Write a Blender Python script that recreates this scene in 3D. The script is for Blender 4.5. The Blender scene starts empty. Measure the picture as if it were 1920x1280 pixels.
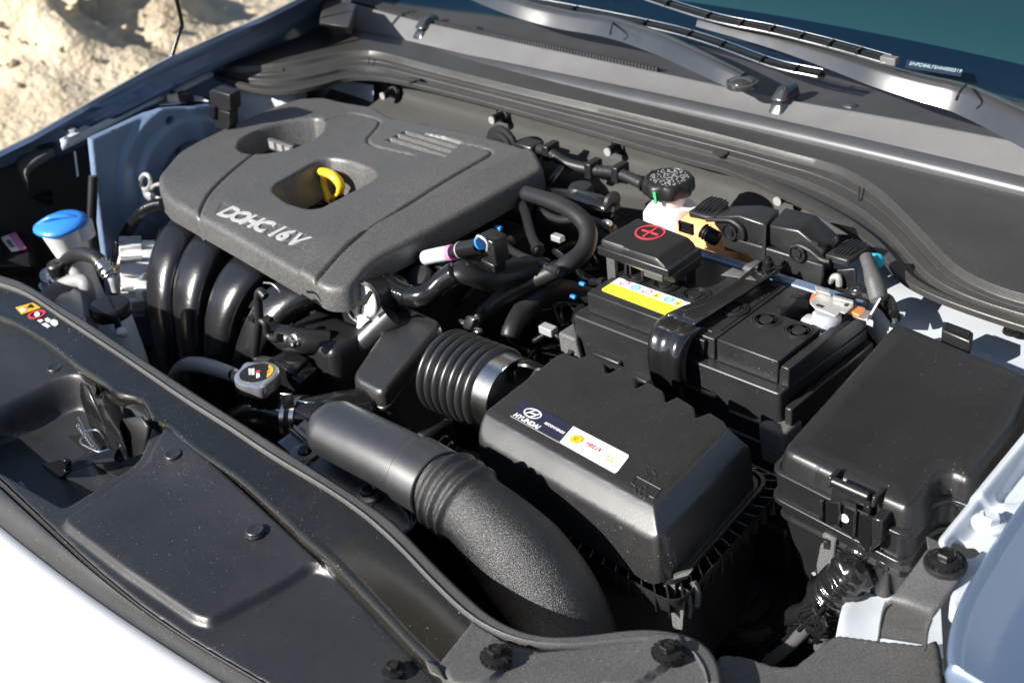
import bpy, bmesh, math, random
import numpy as np
from mathutils import Vector, Matrix, noise
random.seed(7); np.random.seed(7)
S = bpy.context.scene
COL = S.collection
R = math.radians

# ------------------------------------------------------------ camera, sky, sun, exposure
CAM_POS = Vector((0.61931, -0.92060, 1.51605))
CAM_ROT = (Matrix.Rotation(R(47.325), 3, 'Z') @ Matrix.Rotation(R(58.609), 3, 'X') @ Matrix.Rotation(R(-6.798), 3, 'Z'))
FPX = 2495.6                                  # focal length in photo pixels, photo 1920 wide
cd = bpy.data.cameras.new('camera'); cam = bpy.data.objects.new('camera', cd); COL.objects.link(cam)
cam.matrix_world = Matrix.Translation(CAM_POS) @ CAM_ROT.to_4x4()
cd.sensor_width = 36; cd.lens = 36 * FPX / 1920; cd.clip_start = .02; cd.clip_end = 500
cd.dof.use_dof = True; cd.dof.focus_distance = 1.28; cd.dof.aperture_fstop = 9
S.camera = cam

w = bpy.data.worlds.new('World'); S.world = w; w.use_nodes = True
nt = w.node_tree; bg = nt.nodes['Background']
sky = nt.nodes.new('ShaderNodeTexSky'); sky.sky_type = 'NISHITA'; sky.sun_disc = False
sky.sun_elevation = R(31); sky.sun_rotation = R(200); sky.air_density = 1.0; sky.dust_density = .6; sky.ozone_density = 1.5
nt.links.new(sky.outputs[0], bg.inputs[0]); bg.inputs[1].default_value = .060

sl = bpy.data.lights.new('sun', 'SUN'); sun = bpy.data.objects.new('sun', sl); COL.objects.link(sun)
sl.energy = 5.0; sl.angle = R(.55); sl.color = (1, .955, .88)
SUN_D = Vector((math.cos(R(31)) * math.cos(R(70)), math.cos(R(31)) * math.sin(R(70)), -math.sin(R(31))))
sun.rotation_euler = SUN_D.to_track_quat('-Z', 'Y').to_euler()
S.view_settings.view_transform = 'Standard'; S.view_settings.look = 'None'
S.view_settings.exposure = .86; S.view_settings.gamma = 1
S.cycles.use_denoising = True
S.cycles.max_bounces = 7; S.cycles.transparent_max_bounces = 10
S.cycles.sample_clamp_indirect = 6

def A(px, py, z=None, x=None, y=None):
    """the point of a level (z=), lengthwise (x=) or crosswise (y=) plane seen at a pixel of the 1920x1280 photo"""
    r = CAM_ROT @ Vector(((px - 960) / FPX, -(py - 640) / FPX, -1))
    if z is not None: t = (z - CAM_POS.z) / r.z
    elif x is not None: t = (x - CAM_POS.x) / r.x
    else: t = (y - CAM_POS.y) / r.y
    return CAM_POS + r * t
def AL(pts, **k): return [A(p[0], p[1], **k) for p in pts]
def V(*a): return Vector(a)

# ------------------------------------------------------------ materials
def mat(name, col, rough=.5, metal=0., spec=.5, coat=0., bump=None, dust=0., var=0., trans=0., alpha=1., emis=None, sss=0., dcol=(.55, .5, .44), ior=1.5, aniso=0, coatr=.05, speck=0.):
    m = bpy.data.materials.new(name); m.use_nodes = True
    n = m.node_tree.nodes; l = m.node_tree.links; b = n['Principled BSDF']
    b.inputs['Base Color'].default_value = (*col, 1); b.inputs['Roughness'].default_value = rough
    b.inputs['Metallic'].default_value = metal; b.inputs['Specular IOR Level'].default_value = spec
    b.inputs['Coat Weight'].default_value = coat; b.inputs['Coat Roughness'].default_value = coatr
    b.inputs['Transmission Weight'].default_value = trans; b.inputs['Alpha'].default_value = alpha
    b.inputs['IOR'].default_value = ior
    if sss: b.inputs['Subsurface Weight'].default_value = sss; b.inputs['Subsurface Radius'].default_value = (.02, .02, .02)
    tc = n.new('ShaderNodeTexCoord')
    csock = None
    if var:
        t = n.new('ShaderNodeTexNoise'); t.inputs['Scale'].default_value = 14; t.inputs['Detail'].default_value = 8; t.inputs['Roughness'].default_value = .65
        l.new(tc.outputs['Object'], t.inputs['Vector'])
        r = n.new('ShaderNodeMapRange'); r.inputs['From Min'].default_value = .3; r.inputs['From Max'].default_value = .7
        r.inputs['To Min'].default_value = 1 - var; r.inputs['To Max'].default_value = 1 + var; l.new(t.outputs[0], r.inputs[0])
        mx = n.new('ShaderNodeVectorMath'); mx.operation = 'SCALE'; mx.inputs[0].default_value = col; l.new(r.outputs[0], mx.inputs['Scale'])
        csock = mx.outputs[0]; l.new(csock, b.inputs['Base Color'])
        r2 = n.new('ShaderNodeMapRange'); r2.inputs['From Min'].default_value = .3; r2.inputs['From Max'].default_value = .7
        r2.inputs['To Min'].default_value = rough * .86; r2.inputs['To Max'].default_value = min(1, rough * 1.14); l.new(t.outputs[0], r2.inputs[0])
        l.new(r2.outputs[0], b.inputs['Roughness'])
    if speck:
        t = n.new('ShaderNodeTexNoise'); t.inputs['Scale'].default_value = 800; t.inputs['Detail'].default_value = 2; l.new(tc.outputs['Object'], t.inputs['Vector'])
        r = n.new('ShaderNodeMapRange'); r.inputs['From Min'].default_value = .38; r.inputs['From Max'].default_value = .62; r.inputs['To Min'].default_value = 1 - speck; r.inputs['To Max'].default_value = 1 + speck
        l.new(t.outputs[0], r.inputs[0]); mx = n.new('ShaderNodeVectorMath'); mx.operation = 'SCALE'; mx.inputs[0].default_value = col
        if csock: l.new(csock, mx.inputs[0])
        l.new(r.outputs[0], mx.inputs['Scale']); csock = mx.outputs[0]; l.new(csock, b.inputs['Base Color'])
    if dust:
        d_ = n.new('ShaderNodeTexNoise'); d_.inputs['Scale'].default_value = 22; d_.inputs['Detail'].default_value = 9; d_.inputs['Roughness'].default_value = .75; d_.inputs['Distortion'].default_value = .6
        l.new(tc.outputs['Object'], d_.inputs['Vector']); fr = n.new('ShaderNodeMapRange'); fr.inputs['From Min'].default_value = .48; fr.inputs['From Max'].default_value = .8; fr.inputs['To Max'].default_value = .035 * dust
        l.new(d_.outputs[0], fr.inputs[0]); fm = n.new('ShaderNodeMix'); fm.data_type = 'RGBA'; fm.inputs[6].default_value = (*col, 1); fm.inputs[7].default_value = (.30, .27, .23, 1); l.new(fr.outputs[0], fm.inputs[0])
        if csock: l.new(csock, fm.inputs[6])
        csock = fm.outputs[2]
        t = n.new('ShaderNodeTexNoise'); t.inputs['Scale'].default_value = 700; t.inputs['Detail'].default_value = 1.5
        t2 = n.new('ShaderNodeTexNoise'); t2.inputs['Scale'].default_value = 9; t2.inputs['Detail'].default_value = 3
        l.new(tc.outputs['Object'], t.inputs['Vector']); l.new(tc.outputs['Object'], t2.inputs['Vector'])
        a = n.new('ShaderNodeMath'); a.operation = 'MULTIPLY_ADD'; a.inputs[1].default_value = .16; l.new(t2.outputs[0], a.inputs[0]); l.new(t.outputs[0], a.inputs[2])
        r = n.new('ShaderNodeMapRange'); r.inputs['From Min'].default_value = .858 - dust * .05; r.inputs['From Max'].default_value = .905 - dust * .04
        l.new(a.outputs[0], r.inputs[0])
        mx = n.new('ShaderNodeMix'); mx.data_type = 'RGBA'; mx.inputs[6].default_value = (*col, 1); mx.inputs[7].default_value = (*dcol, 1)
        l.new(r.outputs[0], mx.inputs[0])
        if csock: l.new(csock, mx.inputs[6])
        csock = mx.outputs[2]; l.new(csock, b.inputs['Base Color'])
    if bump:
        sc, st, *rest = bump; dist_ = rest[1] if len(rest) > 1 else .0003
        t = n.new('ShaderNodeTexNoise'); t.inputs['Scale'].default_value = sc; t.inputs['Detail'].default_value = rest[0] if rest else 2
        l.new(tc.outputs['Object'], t.inputs['Vector'])
        bp = n.new('ShaderNodeBump'); bp.inputs['Strength'].default_value = st; bp.inputs['Distance'].default_value = dist_
        l.new(t.outputs[0], bp.inputs['Height']); l.new(bp.outputs[0], b.inputs['Normal'])
    if emis: b.inputs['Emission Color'].default_value = (*emis[:3], 1); b.inputs['Emission Strength'].default_value = emis[3]
    return m

M = dict(
    cover=mat('cover_plastic', (.088, .086, .085), .44, bump=(700, .8, 2), var=.07, dust=.2, spec=.7, speck=.5),
    box=mat('box_plastic', (.017, .017, .018), .36, bump=(900, .3, 1), dust=.45, var=.12, speck=.35, spec=.9, coat=.5, coatr=.36),
    duct=mat('duct_plastic', (.022, .022, .025), .37, bump=(1100, .25, 1), dust=.35, var=.1, spec=1.0, speck=.3, coat=1, coatr=.38),
    foam=mat('foam_hose', (.015, .015, .017), .36, bump=(1500, 1.0, 1, .0007), dust=.05, spec=.9, speck=.7),
    fuse=mat('fuse_plastic', (.014, .014, .0155), .36, bump=(1100, .25, 1), dust=.3, var=.1, spec=.7, speck=.15),
    batt=mat('battery_plastic', (.020, .020, .0215), .38, bump=(900, .25, 2), dust=.4, var=.15, speck=.12),
    panel=mat('panel_plastic', (.021, .022, .025), .40, bump=(1100, .3, 1), dust=.55, var=.12, spec=.6, speck=.15),
    strip=mat('strip_plastic', (.082, .081, .082), .52, bump=(900, .8, 2), dust=.7, var=.12, speck=.2),
    gloss=mat('black_paint', (.012, .011, .008), .22, spec=.5, coat=.8, dust=1.0, dcol=(.6, .5, .35), coatr=.12),
    black=mat('black_plastic', (.013, .013, .014), .4, bump=(500, .3, 2), var=.2),
    shiny=mat('shiny_black', (.010, .010, .011), .16, spec=.6, bump=(60, .5, 2)),
    runner=mat('manifold_plastic', (.013, .013, .015), .25, spec=.8, bump=(45, 1.0, 3, .0008), var=.25),
    rubber=mat('rubber', (.018, .018, .019), .46, bump=(300, .4, 2), var=.2),
    bellow=mat('bellows_rubber', (.020, .020, .021), .36, var=.15, spec=1.0),
    seal=mat('bulb_seal', (.055, .058, .066), .34, var=.08),
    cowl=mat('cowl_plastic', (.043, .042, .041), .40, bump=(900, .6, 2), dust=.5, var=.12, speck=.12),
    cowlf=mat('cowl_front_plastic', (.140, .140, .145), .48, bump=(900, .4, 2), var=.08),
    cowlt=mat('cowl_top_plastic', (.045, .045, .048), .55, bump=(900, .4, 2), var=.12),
    wall=mat('firewall_mat', (.048, .047, .045), .8, bump=(420, 1., 3), var=.14, speck=.15),
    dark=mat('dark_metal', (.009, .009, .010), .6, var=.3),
    block=mat('engine_dark', (.02, .02, .022), .5, metal=.3, bump=(80, .6, 4), var=.3),
    steel=mat('zinc_steel', (.66, .66, .64), .25, metal=1, bump=(200, .3, 2), var=.12),
    cast=mat('cast_aluminium', (.60, .60, .59), .45, metal=.6, bump=(400, .8, 3), var=.15),
    alu=mat('grey_hose', (.34, .34, .345), .36, var=.1),
    blackbolt=mat('black_bolt', (.028, .028, .028), .22, metal=.6, var=.2),
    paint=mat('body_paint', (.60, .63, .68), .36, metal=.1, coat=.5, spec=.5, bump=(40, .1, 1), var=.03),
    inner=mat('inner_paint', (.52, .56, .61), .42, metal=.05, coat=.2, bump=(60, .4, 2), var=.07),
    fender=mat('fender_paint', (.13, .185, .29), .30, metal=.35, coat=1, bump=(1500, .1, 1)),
    white=mat('white_plastic', (.80, .80, .80), .4, sss=.25),
    milk=mat('milky_tank', (.62, .67, .72), .35, sss=.3, var=.1),
    tankp=mat('coolant_tank', (.92, .80, .78), .3, sss=.4),
    orange=mat('orange_tank', (.90, .47, .20), .3, sss=.5),
    copper=mat('orange_plate', (.72, .27, .10), .35, metal=.3),
    blue=mat('blue_cap', (.04, .26, .82), .32, coat=.3, bump=(200, .2, 1)),
    yellow=mat('yellow_plastic', (.92, .60, .03), .3, coat=.3),
    lyellow=mat('label_yellow', (.86, .86, .05), .5),
    lwhite=mat('label_white', (.88, .88, .86), .45),
    lnavy=mat('label_navy', (.022, .025, .055), .35, dust=.3),
    lred=mat('label_red', (.62, .05, .07), .5), lpink=mat('label_pink', (.75, .25, .5), .5),
    lcyan=mat('label_cyan', (.2, .58, .62), .5), lorange=mat('label_orange', (.85, .42, .03), .5),
    lochre=mat('label_print', (.55, .5, .04), .5), letch=mat('etched_print', (.30, .42, .46), .5),
    lblack=mat('label_black', (.014, .014, .014), .5), lgrey=mat('label_grey', (.30, .30, .31), .5), lgreen=mat('label_green', (.05, .7, .2), .5),
    letter=mat('letter_silver', (.80, .80, .80), .35), dletter=mat('cover_letter_silver', (.62, .62, .62), .32, metal=.3, bump=(900, .4, 2)),
    wiper=mat('wiper_paint', (.030, .032, .037), .26, coat=1, var=.08, coatr=.16, spec=.8),
    capsteel=mat('bright_cap_steel', (.72, .73, .76), .26, metal=.85, bump=(200, .4, 2), var=.06),
    apron=mat('inner_paint_shaded', (.15, .22, .34), .45, bump=(60, .4, 2), var=.08),  # inner paint; the far apron's shade is put into this darker colour
    dashtop=mat('dash_top', (.07, .115, .135), .7),
    dash=mat('dash', (.012, .022, .05), .4),  # black screen border; reflected sky is put into its navy colour
    tape=mat('tape', (.012, .012, .013), .15, bump=(120, 1.0, 3), spec=.8),
    teal=mat('teal_plug', (.02, .40, .50), .4), cloth=mat('cloth_tape', (.075, .075, .075), .9, bump=(600, 1, 3)),
    olive=mat('hood_insulator', (.045, .042, .036), .9, bump=(100, .5, 3)),
    strap=mat('strap_black', (.012, .012, .013), .17, coat=.7, spec=.8, bump=(30, .3, 1)),
    flank=mat('battery_tray_grey', (.12, .12, .12), .6, bump=(500, .9, 1), speck=.3),
    mlead=mat('lead', (.50, .53, .58), .45, metal=.3, bump=(150, .8, 4), var=.12),
)
def glassmat():
    m = bpy.data.materials.new('windscreen_glass'); m.use_nodes = True
    n = m.node_tree.nodes; l = m.node_tree.links; n.remove(n['Principled BSDF']); o = n['Material Output']
    g = n.new('ShaderNodeBsdfGlossy'); g.inputs['Roughness'].default_value = .01
    t = n.new('ShaderNodeBsdfTransparent'); t.inputs[0].default_value = (.66, .80, .82, 1)
    f = n.new('ShaderNodeLayerWeight'); mx = n.new('ShaderNodeMixShader'); p = n.new('ShaderNodeMath'); p.operation = 'POWER'; p.inputs[1].default_value = 5; q = n.new('ShaderNodeMath'); q.operation = 'MULTIPLY_ADD'; q.inputs[1].default_value = .95; q.inputs[2].default_value = .03
    l.new(f.outputs['Facing'], p.inputs[0]); l.new(p.outputs[0], q.inputs[0]); l.new(q.outputs[0], mx.inputs[0]); l.new(t.outputs[0], mx.inputs[1]); l.new(g.outputs[0], mx.inputs[2]); l.new(mx.outputs[0], o.inputs[0])
    return m
M['glass'] = glassmat()

# ------------------------------------------------------------ object helpers
def thing(name, label, cat, loc=(0, 0, 0), group=None, kind=None):
    o = bpy.data.objects.new(name, None); o.empty_display_size = .01; COL.objects.link(o); o.location = loc
    o['label'] = label
    if cat: o['category'] = cat
    if group: o['group'] = group
    if kind: o['kind'] = kind
    return o
def tag(o, label=None, cat=None, group=None, kind=None):
    if label: o['label'] = label
    if cat: o['category'] = cat
    if group: o['group'] = group
    if kind: o['kind'] = kind
    return o
def worldpos(o):
    v = Vector(o.location)
    while o.parent: o = o.parent; v += Vector(o.location)
    return v
def mk(name, vf, m, parent=None, ang=35, bevel=0, seg=2, solid=0, off=-1, sub=0, local=False, smooth=True):
    """vf = (verts, faces[, face material indices]) in world metres (or local to the parent with local=True)"""
    verts, faces = vf[0], vf[1]
    vs = np.array([tuple(v) for v in verts], dtype=float).reshape(-1, 3)
    lo, hi = vs.min(0), vs.max(0); org = Vector(((lo[0] + hi[0]) / 2, (lo[1] + hi[1]) / 2, lo[2]))
    me = bpy.data.meshes.new(name); me.from_pydata((vs - np.array(org)).tolist(), [], [list(map(int, f)) for f in faces]); me.update()
    for mm in (m if isinstance(m, (list, tuple)) else [m]): me.materials.append(M[mm] if isinstance(mm, str) else mm)
    if len(vf) > 2: me.polygons.foreach_set('material_index', vf[2])
    bm = bmesh.new(); bm.from_mesh(me); bmesh.ops.recalc_face_normals(bm, faces=bm.faces); bm.to_mesh(me); bm.free()
    if smooth:
        me.polygons.foreach_set('use_smooth', [True] * len(me.polygons))
        if ang < 179: me.set_sharp_from_angle(angle=R(ang))
    o = bpy.data.objects.new(name, me); COL.objects.link(o)
    o.parent = parent
    o.location = org if (local or parent is None) else org - worldpos(parent)
    if bevel:
        b = o.modifiers.new('bevel', 'BEVEL'); b.width = bevel; b.segments = seg; b.limit_method = 'ANGLE'; b.angle_limit = R(30); b.harden_normals = False
        if smooth: me.polygons.foreach_set('use_smooth', [True] * len(me.polygons)); me.set_sharp_from_angle(angle=R(80))
    if solid:
        s = o.modifiers.new('solid', 'SOLIDIFY'); s.thickness = solid; s.offset = off
    if sub:
        s = o.modifiers.new('sub', 'SUBSURF'); s.levels = s.render_levels = sub
    return o
def joinvf(*vfs):
    vs, fs = [], []
    for vf in vfs:
        k = len(vs); vs += [tuple(v) for v in vf[0]]; fs += [[i + k for i in f] for f in vf[1]]
    return vs, fs
def xf(vf, mtx): return [mtx @ Vector(v) for v in vf[0]], vf[1]
def box(a, b):
    (x0, y0, z0), (x1, y1, z1) = a, b
    return ([(x0, y0, z0), (x1, y0, z0), (x1, y1, z0), (x0, y1, z0), (x0, y0, z1), (x1, y0, z1), (x1, y1, z1), (x0, y1, z1)],
            [(0, 3, 2, 1), (4, 5, 6, 7), (0, 1, 5, 4), (1, 2, 6, 5), (2, 3, 7, 6), (3, 0, 4, 7)])
def hexa(bot, top):
    return [*map(tuple, bot), *map(tuple, top)], box((0, 0, 0), (1, 1, 1))[1]
def prism(poly, z0, z1, taper=0.):
    """poly: xy outline; taper moves the lower ring outwards"""
    n = len(poly); c = np.mean([(p[0], p[1]) for p in poly], 0)
    lo = []
    for p in poly:
        d = np.array([p[0], p[1]]) - c; L = np.linalg.norm(d) + 1e-9; q = np.array([p[0], p[1]]) + d / L * taper; lo.append((q[0], q[1], z0))
    vs = lo + [(p[0], p[1], z1) for p in poly]
    return vs, [list(range(n))[::-1], list(range(n, 2 * n))] + [[i, (i + 1) % n, n + (i + 1) % n, n + i] for i in range(n)]
def loft(rings, caps=True, closed=True):
    n = len(rings[0]); vs = [tuple(v) for r in rings for v in r]; fs = []
    for k in range(len(rings) - 1):
        for i in range(n if closed else n - 1):
            j = (i + 1) % n; fs.append([k * n + i, k * n + j, (k + 1) * n + j, (k + 1) * n + i])
    if caps and closed: fs += [list(range(n))[::-1], list(range((len(rings) - 1) * n, len(rings) * n))]
    return vs, fs
def crom(pts, n=8, closed=False):
    P = [np.array(tuple(p), float) for p in pts]; out = []; N = len(P)
    segs = N if closed else N - 1
    for i in range(segs):
        if closed: p0, p1, p2, p3 = P[(i - 1) % N], P[i], P[(i + 1) % N], P[(i + 2) % N]
        else: p0, p1, p2, p3 = (P[i - 1] if i else 2 * P[0] - P[1]), P[i], P[i + 1], (P[i + 2] if i + 2 < N else 2 * P[-1] - P[-2])
        for k in range(n):
            t = k / n; out.append(.5 * ((2 * p1) + (p2 - p0) * t + (2 * p0 - 5 * p1 + 4 * p2 - p3) * t * t + (3 * p1 - p0 - 3 * p2 + p3) * t ** 3))
    if not closed: out.append(P[-1])
    return out
def tube(path, r, n=14, seg=8, smoothp=True, flat=None, up=(0, 0, 1)):
    """swept round (or oval) pipe; r number, list along path, or function of the running length in metres; flat=(a,b) scales the two radii"""
    pts = crom(path, seg) if smoothp else [np.array(tuple(p), float) for p in path]
    rr = []
    acc = 0
    for i, p in enumerate(pts):
        if i: acc += np.linalg.norm(p - pts[i - 1])
        if callable(r): rr.append(r(acc))
        elif isinstance(r, (list, tuple)):
            t = i / (len(pts) - 1) * (len(r) - 1); k = min(int(t), len(r) - 2); rr.append(r[k] + (r[k + 1] - r[k]) * (t - k))
        else: rr.append(r)
    rings = []; up = np.array(up, float); side = None
    for i, p in enumerate(pts):
        t = pts[min(i + 1, len(pts) - 1)] - pts[max(i - 1, 0)]; t = t / (np.linalg.norm(t) + 1e-12)
        if side is None:
            s = np.cross(t, up)
            if np.linalg.norm(s) < .1: s = np.cross(t, (1, 0, 0))
        else: s = side - t * np.dot(side, t)
        s = s / np.linalg.norm(s); side = s; u = np.cross(s, t)
        a, b = flat if flat else (1, 1)
        rings.append([p + rr[i] * (a * math.cos(q) * s + b * math.sin(q) * u) for q in [2 * math.pi * k / n for k in range(n)]])
    return loft(rings)
def lathe(prof, n=32, c=(0, 0, 0), ax=(0, 0, 1), wob=None):
    """prof: (radius, height) pairs; axis ax through c; wob(angle, i) scales the radius"""
    q = Vector((0, 0, 1)).rotation_difference(Vector(ax)); c = Vector(c); rings = []
    for i, (r, h) in enumerate(prof):
        rings.append([c + q @ Vector(((r * (wob(a, i) if wob else 1)) * math.cos(a), (r * (wob(a, i) if wob else 1)) * math.sin(a), h)) for a in [2 * math.pi * k / n for k in range(n)]])
    return loft(rings, caps=tuple(prof[0]) != tuple(prof[-1]))
def cyl(c, r, h, n=24, ax=(0, 0, 1)): return lathe([(r, 0), (r, h)], n, c, ax)
def crumple(vf, amp, freq):
    return [tuple(Vector(v) + Vector(noise.noise_vector(Vector(v) * freq)) * amp + Vector(noise.noise_vector(Vector(v) * freq * 2.7)) * amp * .4) for v in vf[0]], vf[1]
def strip3(paths, closed=False):
    return loft(paths, caps=False, closed=closed)
def resample(pts, n):
    P = np.array([tuple(p) for p in pts], float); d = np.r_[0, np.cumsum(np.linalg.norm(np.diff(P, axis=0), axis=1))]
    t = np.linspace(0, d[-1], n); return np.stack([np.interp(t, d, P[:, k]) for k in range(P.shape[1])], 1)

def sdf(P, poly):
    """signed distance (inside positive), nearest point and outward unit direction for points P to a closed polygon"""
    poly = np.asarray(poly, float); a = poly; b = np.roll(poly, -1, 0)
    best = np.full(len(P), 1e9); near = np.zeros((len(P), 2)); ins = np.zeros(len(P), bool)
    for i in range(len(a)):
        e = b[i] - a[i]; L = e @ e
        if L < 1e-16: continue
        t = np.clip(((P - a[i]) @ e) / L, 0, 1); q = a[i] + t[:, None] * e; d = np.hypot(*(P - q).T)
        k = d < best; best[k] = d[k]; near[k] = q[k]
        c = ((a[i][1] > P[:, 1]) != (b[i][1] > P[:, 1]))
        with np.errstate(divide='ignore', invalid='ignore'):
            xi = (b[i][0] - a[i][0]) * (P[:, 1] - a[i][1]) / (b[i][1] - a[i][1] + 1e-30) + a[i][0]
        ins ^= c & (P[:, 0] < xi)
    s = np.where(ins, best, -best)
    return s, near
def rpoly(pts, r=.01, n=5):
    """round the corners of an xy polygon"""
    P = [np.array((p[0], p[1]), float) for p in pts]; out = []
    for i in range(len(P)):
        a, b, c = P[i - 1], P[i], P[(i + 1) % len(P)]
        rr = r[i] if isinstance(r, (list, tuple)) else r
        u, v = a - b, c - b; lu, lv = np.linalg.norm(u), np.linalg.norm(v); k = min(rr, lu * .48, lv * .48)
        if k < 1e-5: out.append(b); continue
        p0, p1 = b + u / lu * k, b + v / lv * k
        for j in range(n + 1):
            t = j / n; out.append((1 - t) ** 2 * p0 + 2 * t * (1 - t) * b + t * t * p1)
    return out
def sstep(a, b, x): t = np.clip((x - a) / (b - a), 0, 1); return t * t * (3 - 2 * t)
def hf(name, poly, zf, m, parent=None, cell=.002, r=.006, wall=.02, draft=0., holes=(), frame=None, ang=50, chamf=None, hr=None, hwall=None, hdraft=0.):
    """moulded skin: a fine height grid over a closed outline, with rounded rim, side wall and optional openings.
    frame=(origin,U,V,N) lays it on any plane."""
    poly = np.asarray([(p[0], p[1]) for p in poly], float); holes = [np.asarray([(p[0], p[1]) for p in h], float) for h in holes]
    lo, hi = poly.min(0) - cell * 2, poly.max(0) + cell * 2
    nx, ny = int((hi[0] - lo[0]) / cell) + 2, int((hi[1] - lo[1]) / cell) + 2
    gx, gy = np.meshgrid(lo[0] + np.arange(nx) * cell, lo[1] + np.arange(ny) * cell, indexing='ij'); P = np.stack([gx.ravel(), gy.ravel()], 1)
    s, near = sdf(P, poly); so = s.copy(); hid = np.full(len(P), -1)
    for k, h in enumerate(holes):
        sh, nh = sdf(P, h); j = -sh < s; s = np.where(j, -sh, s); near[j] = nh[j]; hid[j] = k
    keep = s > 0
    cellk = keep.reshape(nx, ny); anyc = cellk[:-1, :-1] | cellk[1:, :-1] | cellk[:-1, 1:] | cellk[1:, 1:]
    # drop cells whose centre is outside
    sc = s.reshape(nx, ny); cen = (sc[:-1, :-1] + sc[1:, :-1] + sc[:-1, 1:] + sc[1:, 1:]) / 4
    ok = anyc & (cen > -.2 * cell)
    ii, jj = np.nonzero(ok); idx = lambda i, j: i * ny + j
    quads = np.stack([idx(ii, jj), idx(ii + 1, jj), idx(ii + 1, jj + 1), idx(ii, jj + 1)], 1)
    # boundary edges of kept cells
    e = np.concatenate([quads[:, [0, 1]], quads[:, [1, 2]], quads[:, [2, 3]], quads[:, [3, 0]]])
    key = np.sort(e, 1); kk = key[:, 0].astype(np.int64) * (nx * ny) + key[:, 1]; u, inv, cnt = np.unique(kk, return_inverse=True, return_counts=True)
    bed = e[cnt[inv] == 1]; bv = np.unique(bed)
    P2 = P.copy(); P2[bv] = near[bv]; s2 = s.copy(); s2[bv] = 0
    rr = np.where(hid >= 0, hr if hr is not None else r, r)
    z = zf(P2[:, 0], P2[:, 1], np.where(hid >= 0, 1, s2)) if zf.__code__.co_argcount == 3 else zf(P2[:, 0], P2[:, 1])
    if chamf:
        cw, chh = chamf; drop = np.where(s2 < cw, chh * (1 - s2 / cw), 0); drop = np.where(hid >= 0, 0, drop); z = z - drop
    t = np.clip(s2, 0, rr); z = z - (rr - np.sqrt(np.maximum(rr ** 2 - (rr - t) ** 2, 0)))
    used = np.unique(quads); mp = -np.ones(nx * ny, int); mp[used] = np.arange(len(used))
    vs = np.stack([P2[used, 0], P2[used, 1], z[used]], 1).tolist(); fs = mp[quads].tolist()
    if wall:
        # outward direction from the nearest inside point
        base = {}; W = np.where(hid >= 0, hwall if hwall is not None else wall, wall); D = np.where(hid >= 0, hdraft, draft)
        g = np.zeros((len(P), 2))
        d = near - P; L = np.hypot(*d.T) + 1e-12; sg = np.where(s > 0, 1, -1); g = d / L[:, None] * sg[:, None]
        for v in bv:
            q = P2[v] + g[v] * D[v]; base[v] = len(vs); vs.append([q[0], q[1], z[v] - W[v]])
        for a, b in bed: fs.append([int(mp[b]), int(mp[a]), base[a], base[b]])
    if frame:
        o, U, Vv, N = [np.array(tuple(q), float) for q in frame]; vs = [(o + U * v[0] + Vv * v[1] + N * v[2]) for v in vs]
    return mk(name, (vs, fs), m, parent, ang=ang)
def copytree(o, loc=None, rot=None, label=None, parent=None):
    c = o.copy(); COL.objects.link(c); c.parent = parent
    if loc is not None: c.location = loc
    if rot is not None: c.rotation_euler = rot
    if label: c['label'] = label
    for ch in list(o.children): copytree(ch, parent=c)
    return c
def text(name, s, m, parent, o, U, Vv, size, ext=.0006, bold=0., sx=1., shear=0., align='CENTER', spacing=1.):
    cu = bpy.data.curves.new(name, 'FONT'); cu.body = s; cu.size = size; cu.extrude = ext; cu.offset = bold; cu.align_x = align; cu.align_y = 'CENTER'; cu.shear = shear; cu.space_character = spacing
    cu.resolution_u = 3
    t = bpy.data.objects.new('tmp', cu); COL.objects.link(t); bpy.context.view_layer.update()
    me = bpy.data.meshes.new_from_object(t.evaluated_get(bpy.context.evaluated_depsgraph_get())); bpy.data.objects.remove(t)
    me.name = name; me.materials.clear(); me.materials.append(M[m])
    U = Vector(U).normalized(); Vv = Vector(Vv); Vv = (Vv - U * Vv.dot(U)).normalized(); N = U.cross(Vv)
    mt = Matrix((U * sx, Vv, N)).transposed()
    me.transform(mt.to_4x4())
    ob = bpy.data.objects.new(name, me); COL.objects.link(ob); ob.parent = parent
    ob.location = Vector(o) - (worldpos(parent) if parent else Vector((0, 0, 0)))
    return ob
def quadpatch(name, c4, m, parent, lift=0., thick=.0004):
    """a thin label laid on a surface, corners in order"""
    c = [Vector(p) for p in c4]; n = (c[1] - c[0]).cross(c[3] - c[0]).normalized()
    if n.z < 0: n = -n
    return mk(name, hexa([p + n * lift for p in c], [p + n * (lift + thick) for p in c]), m, parent)
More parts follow.
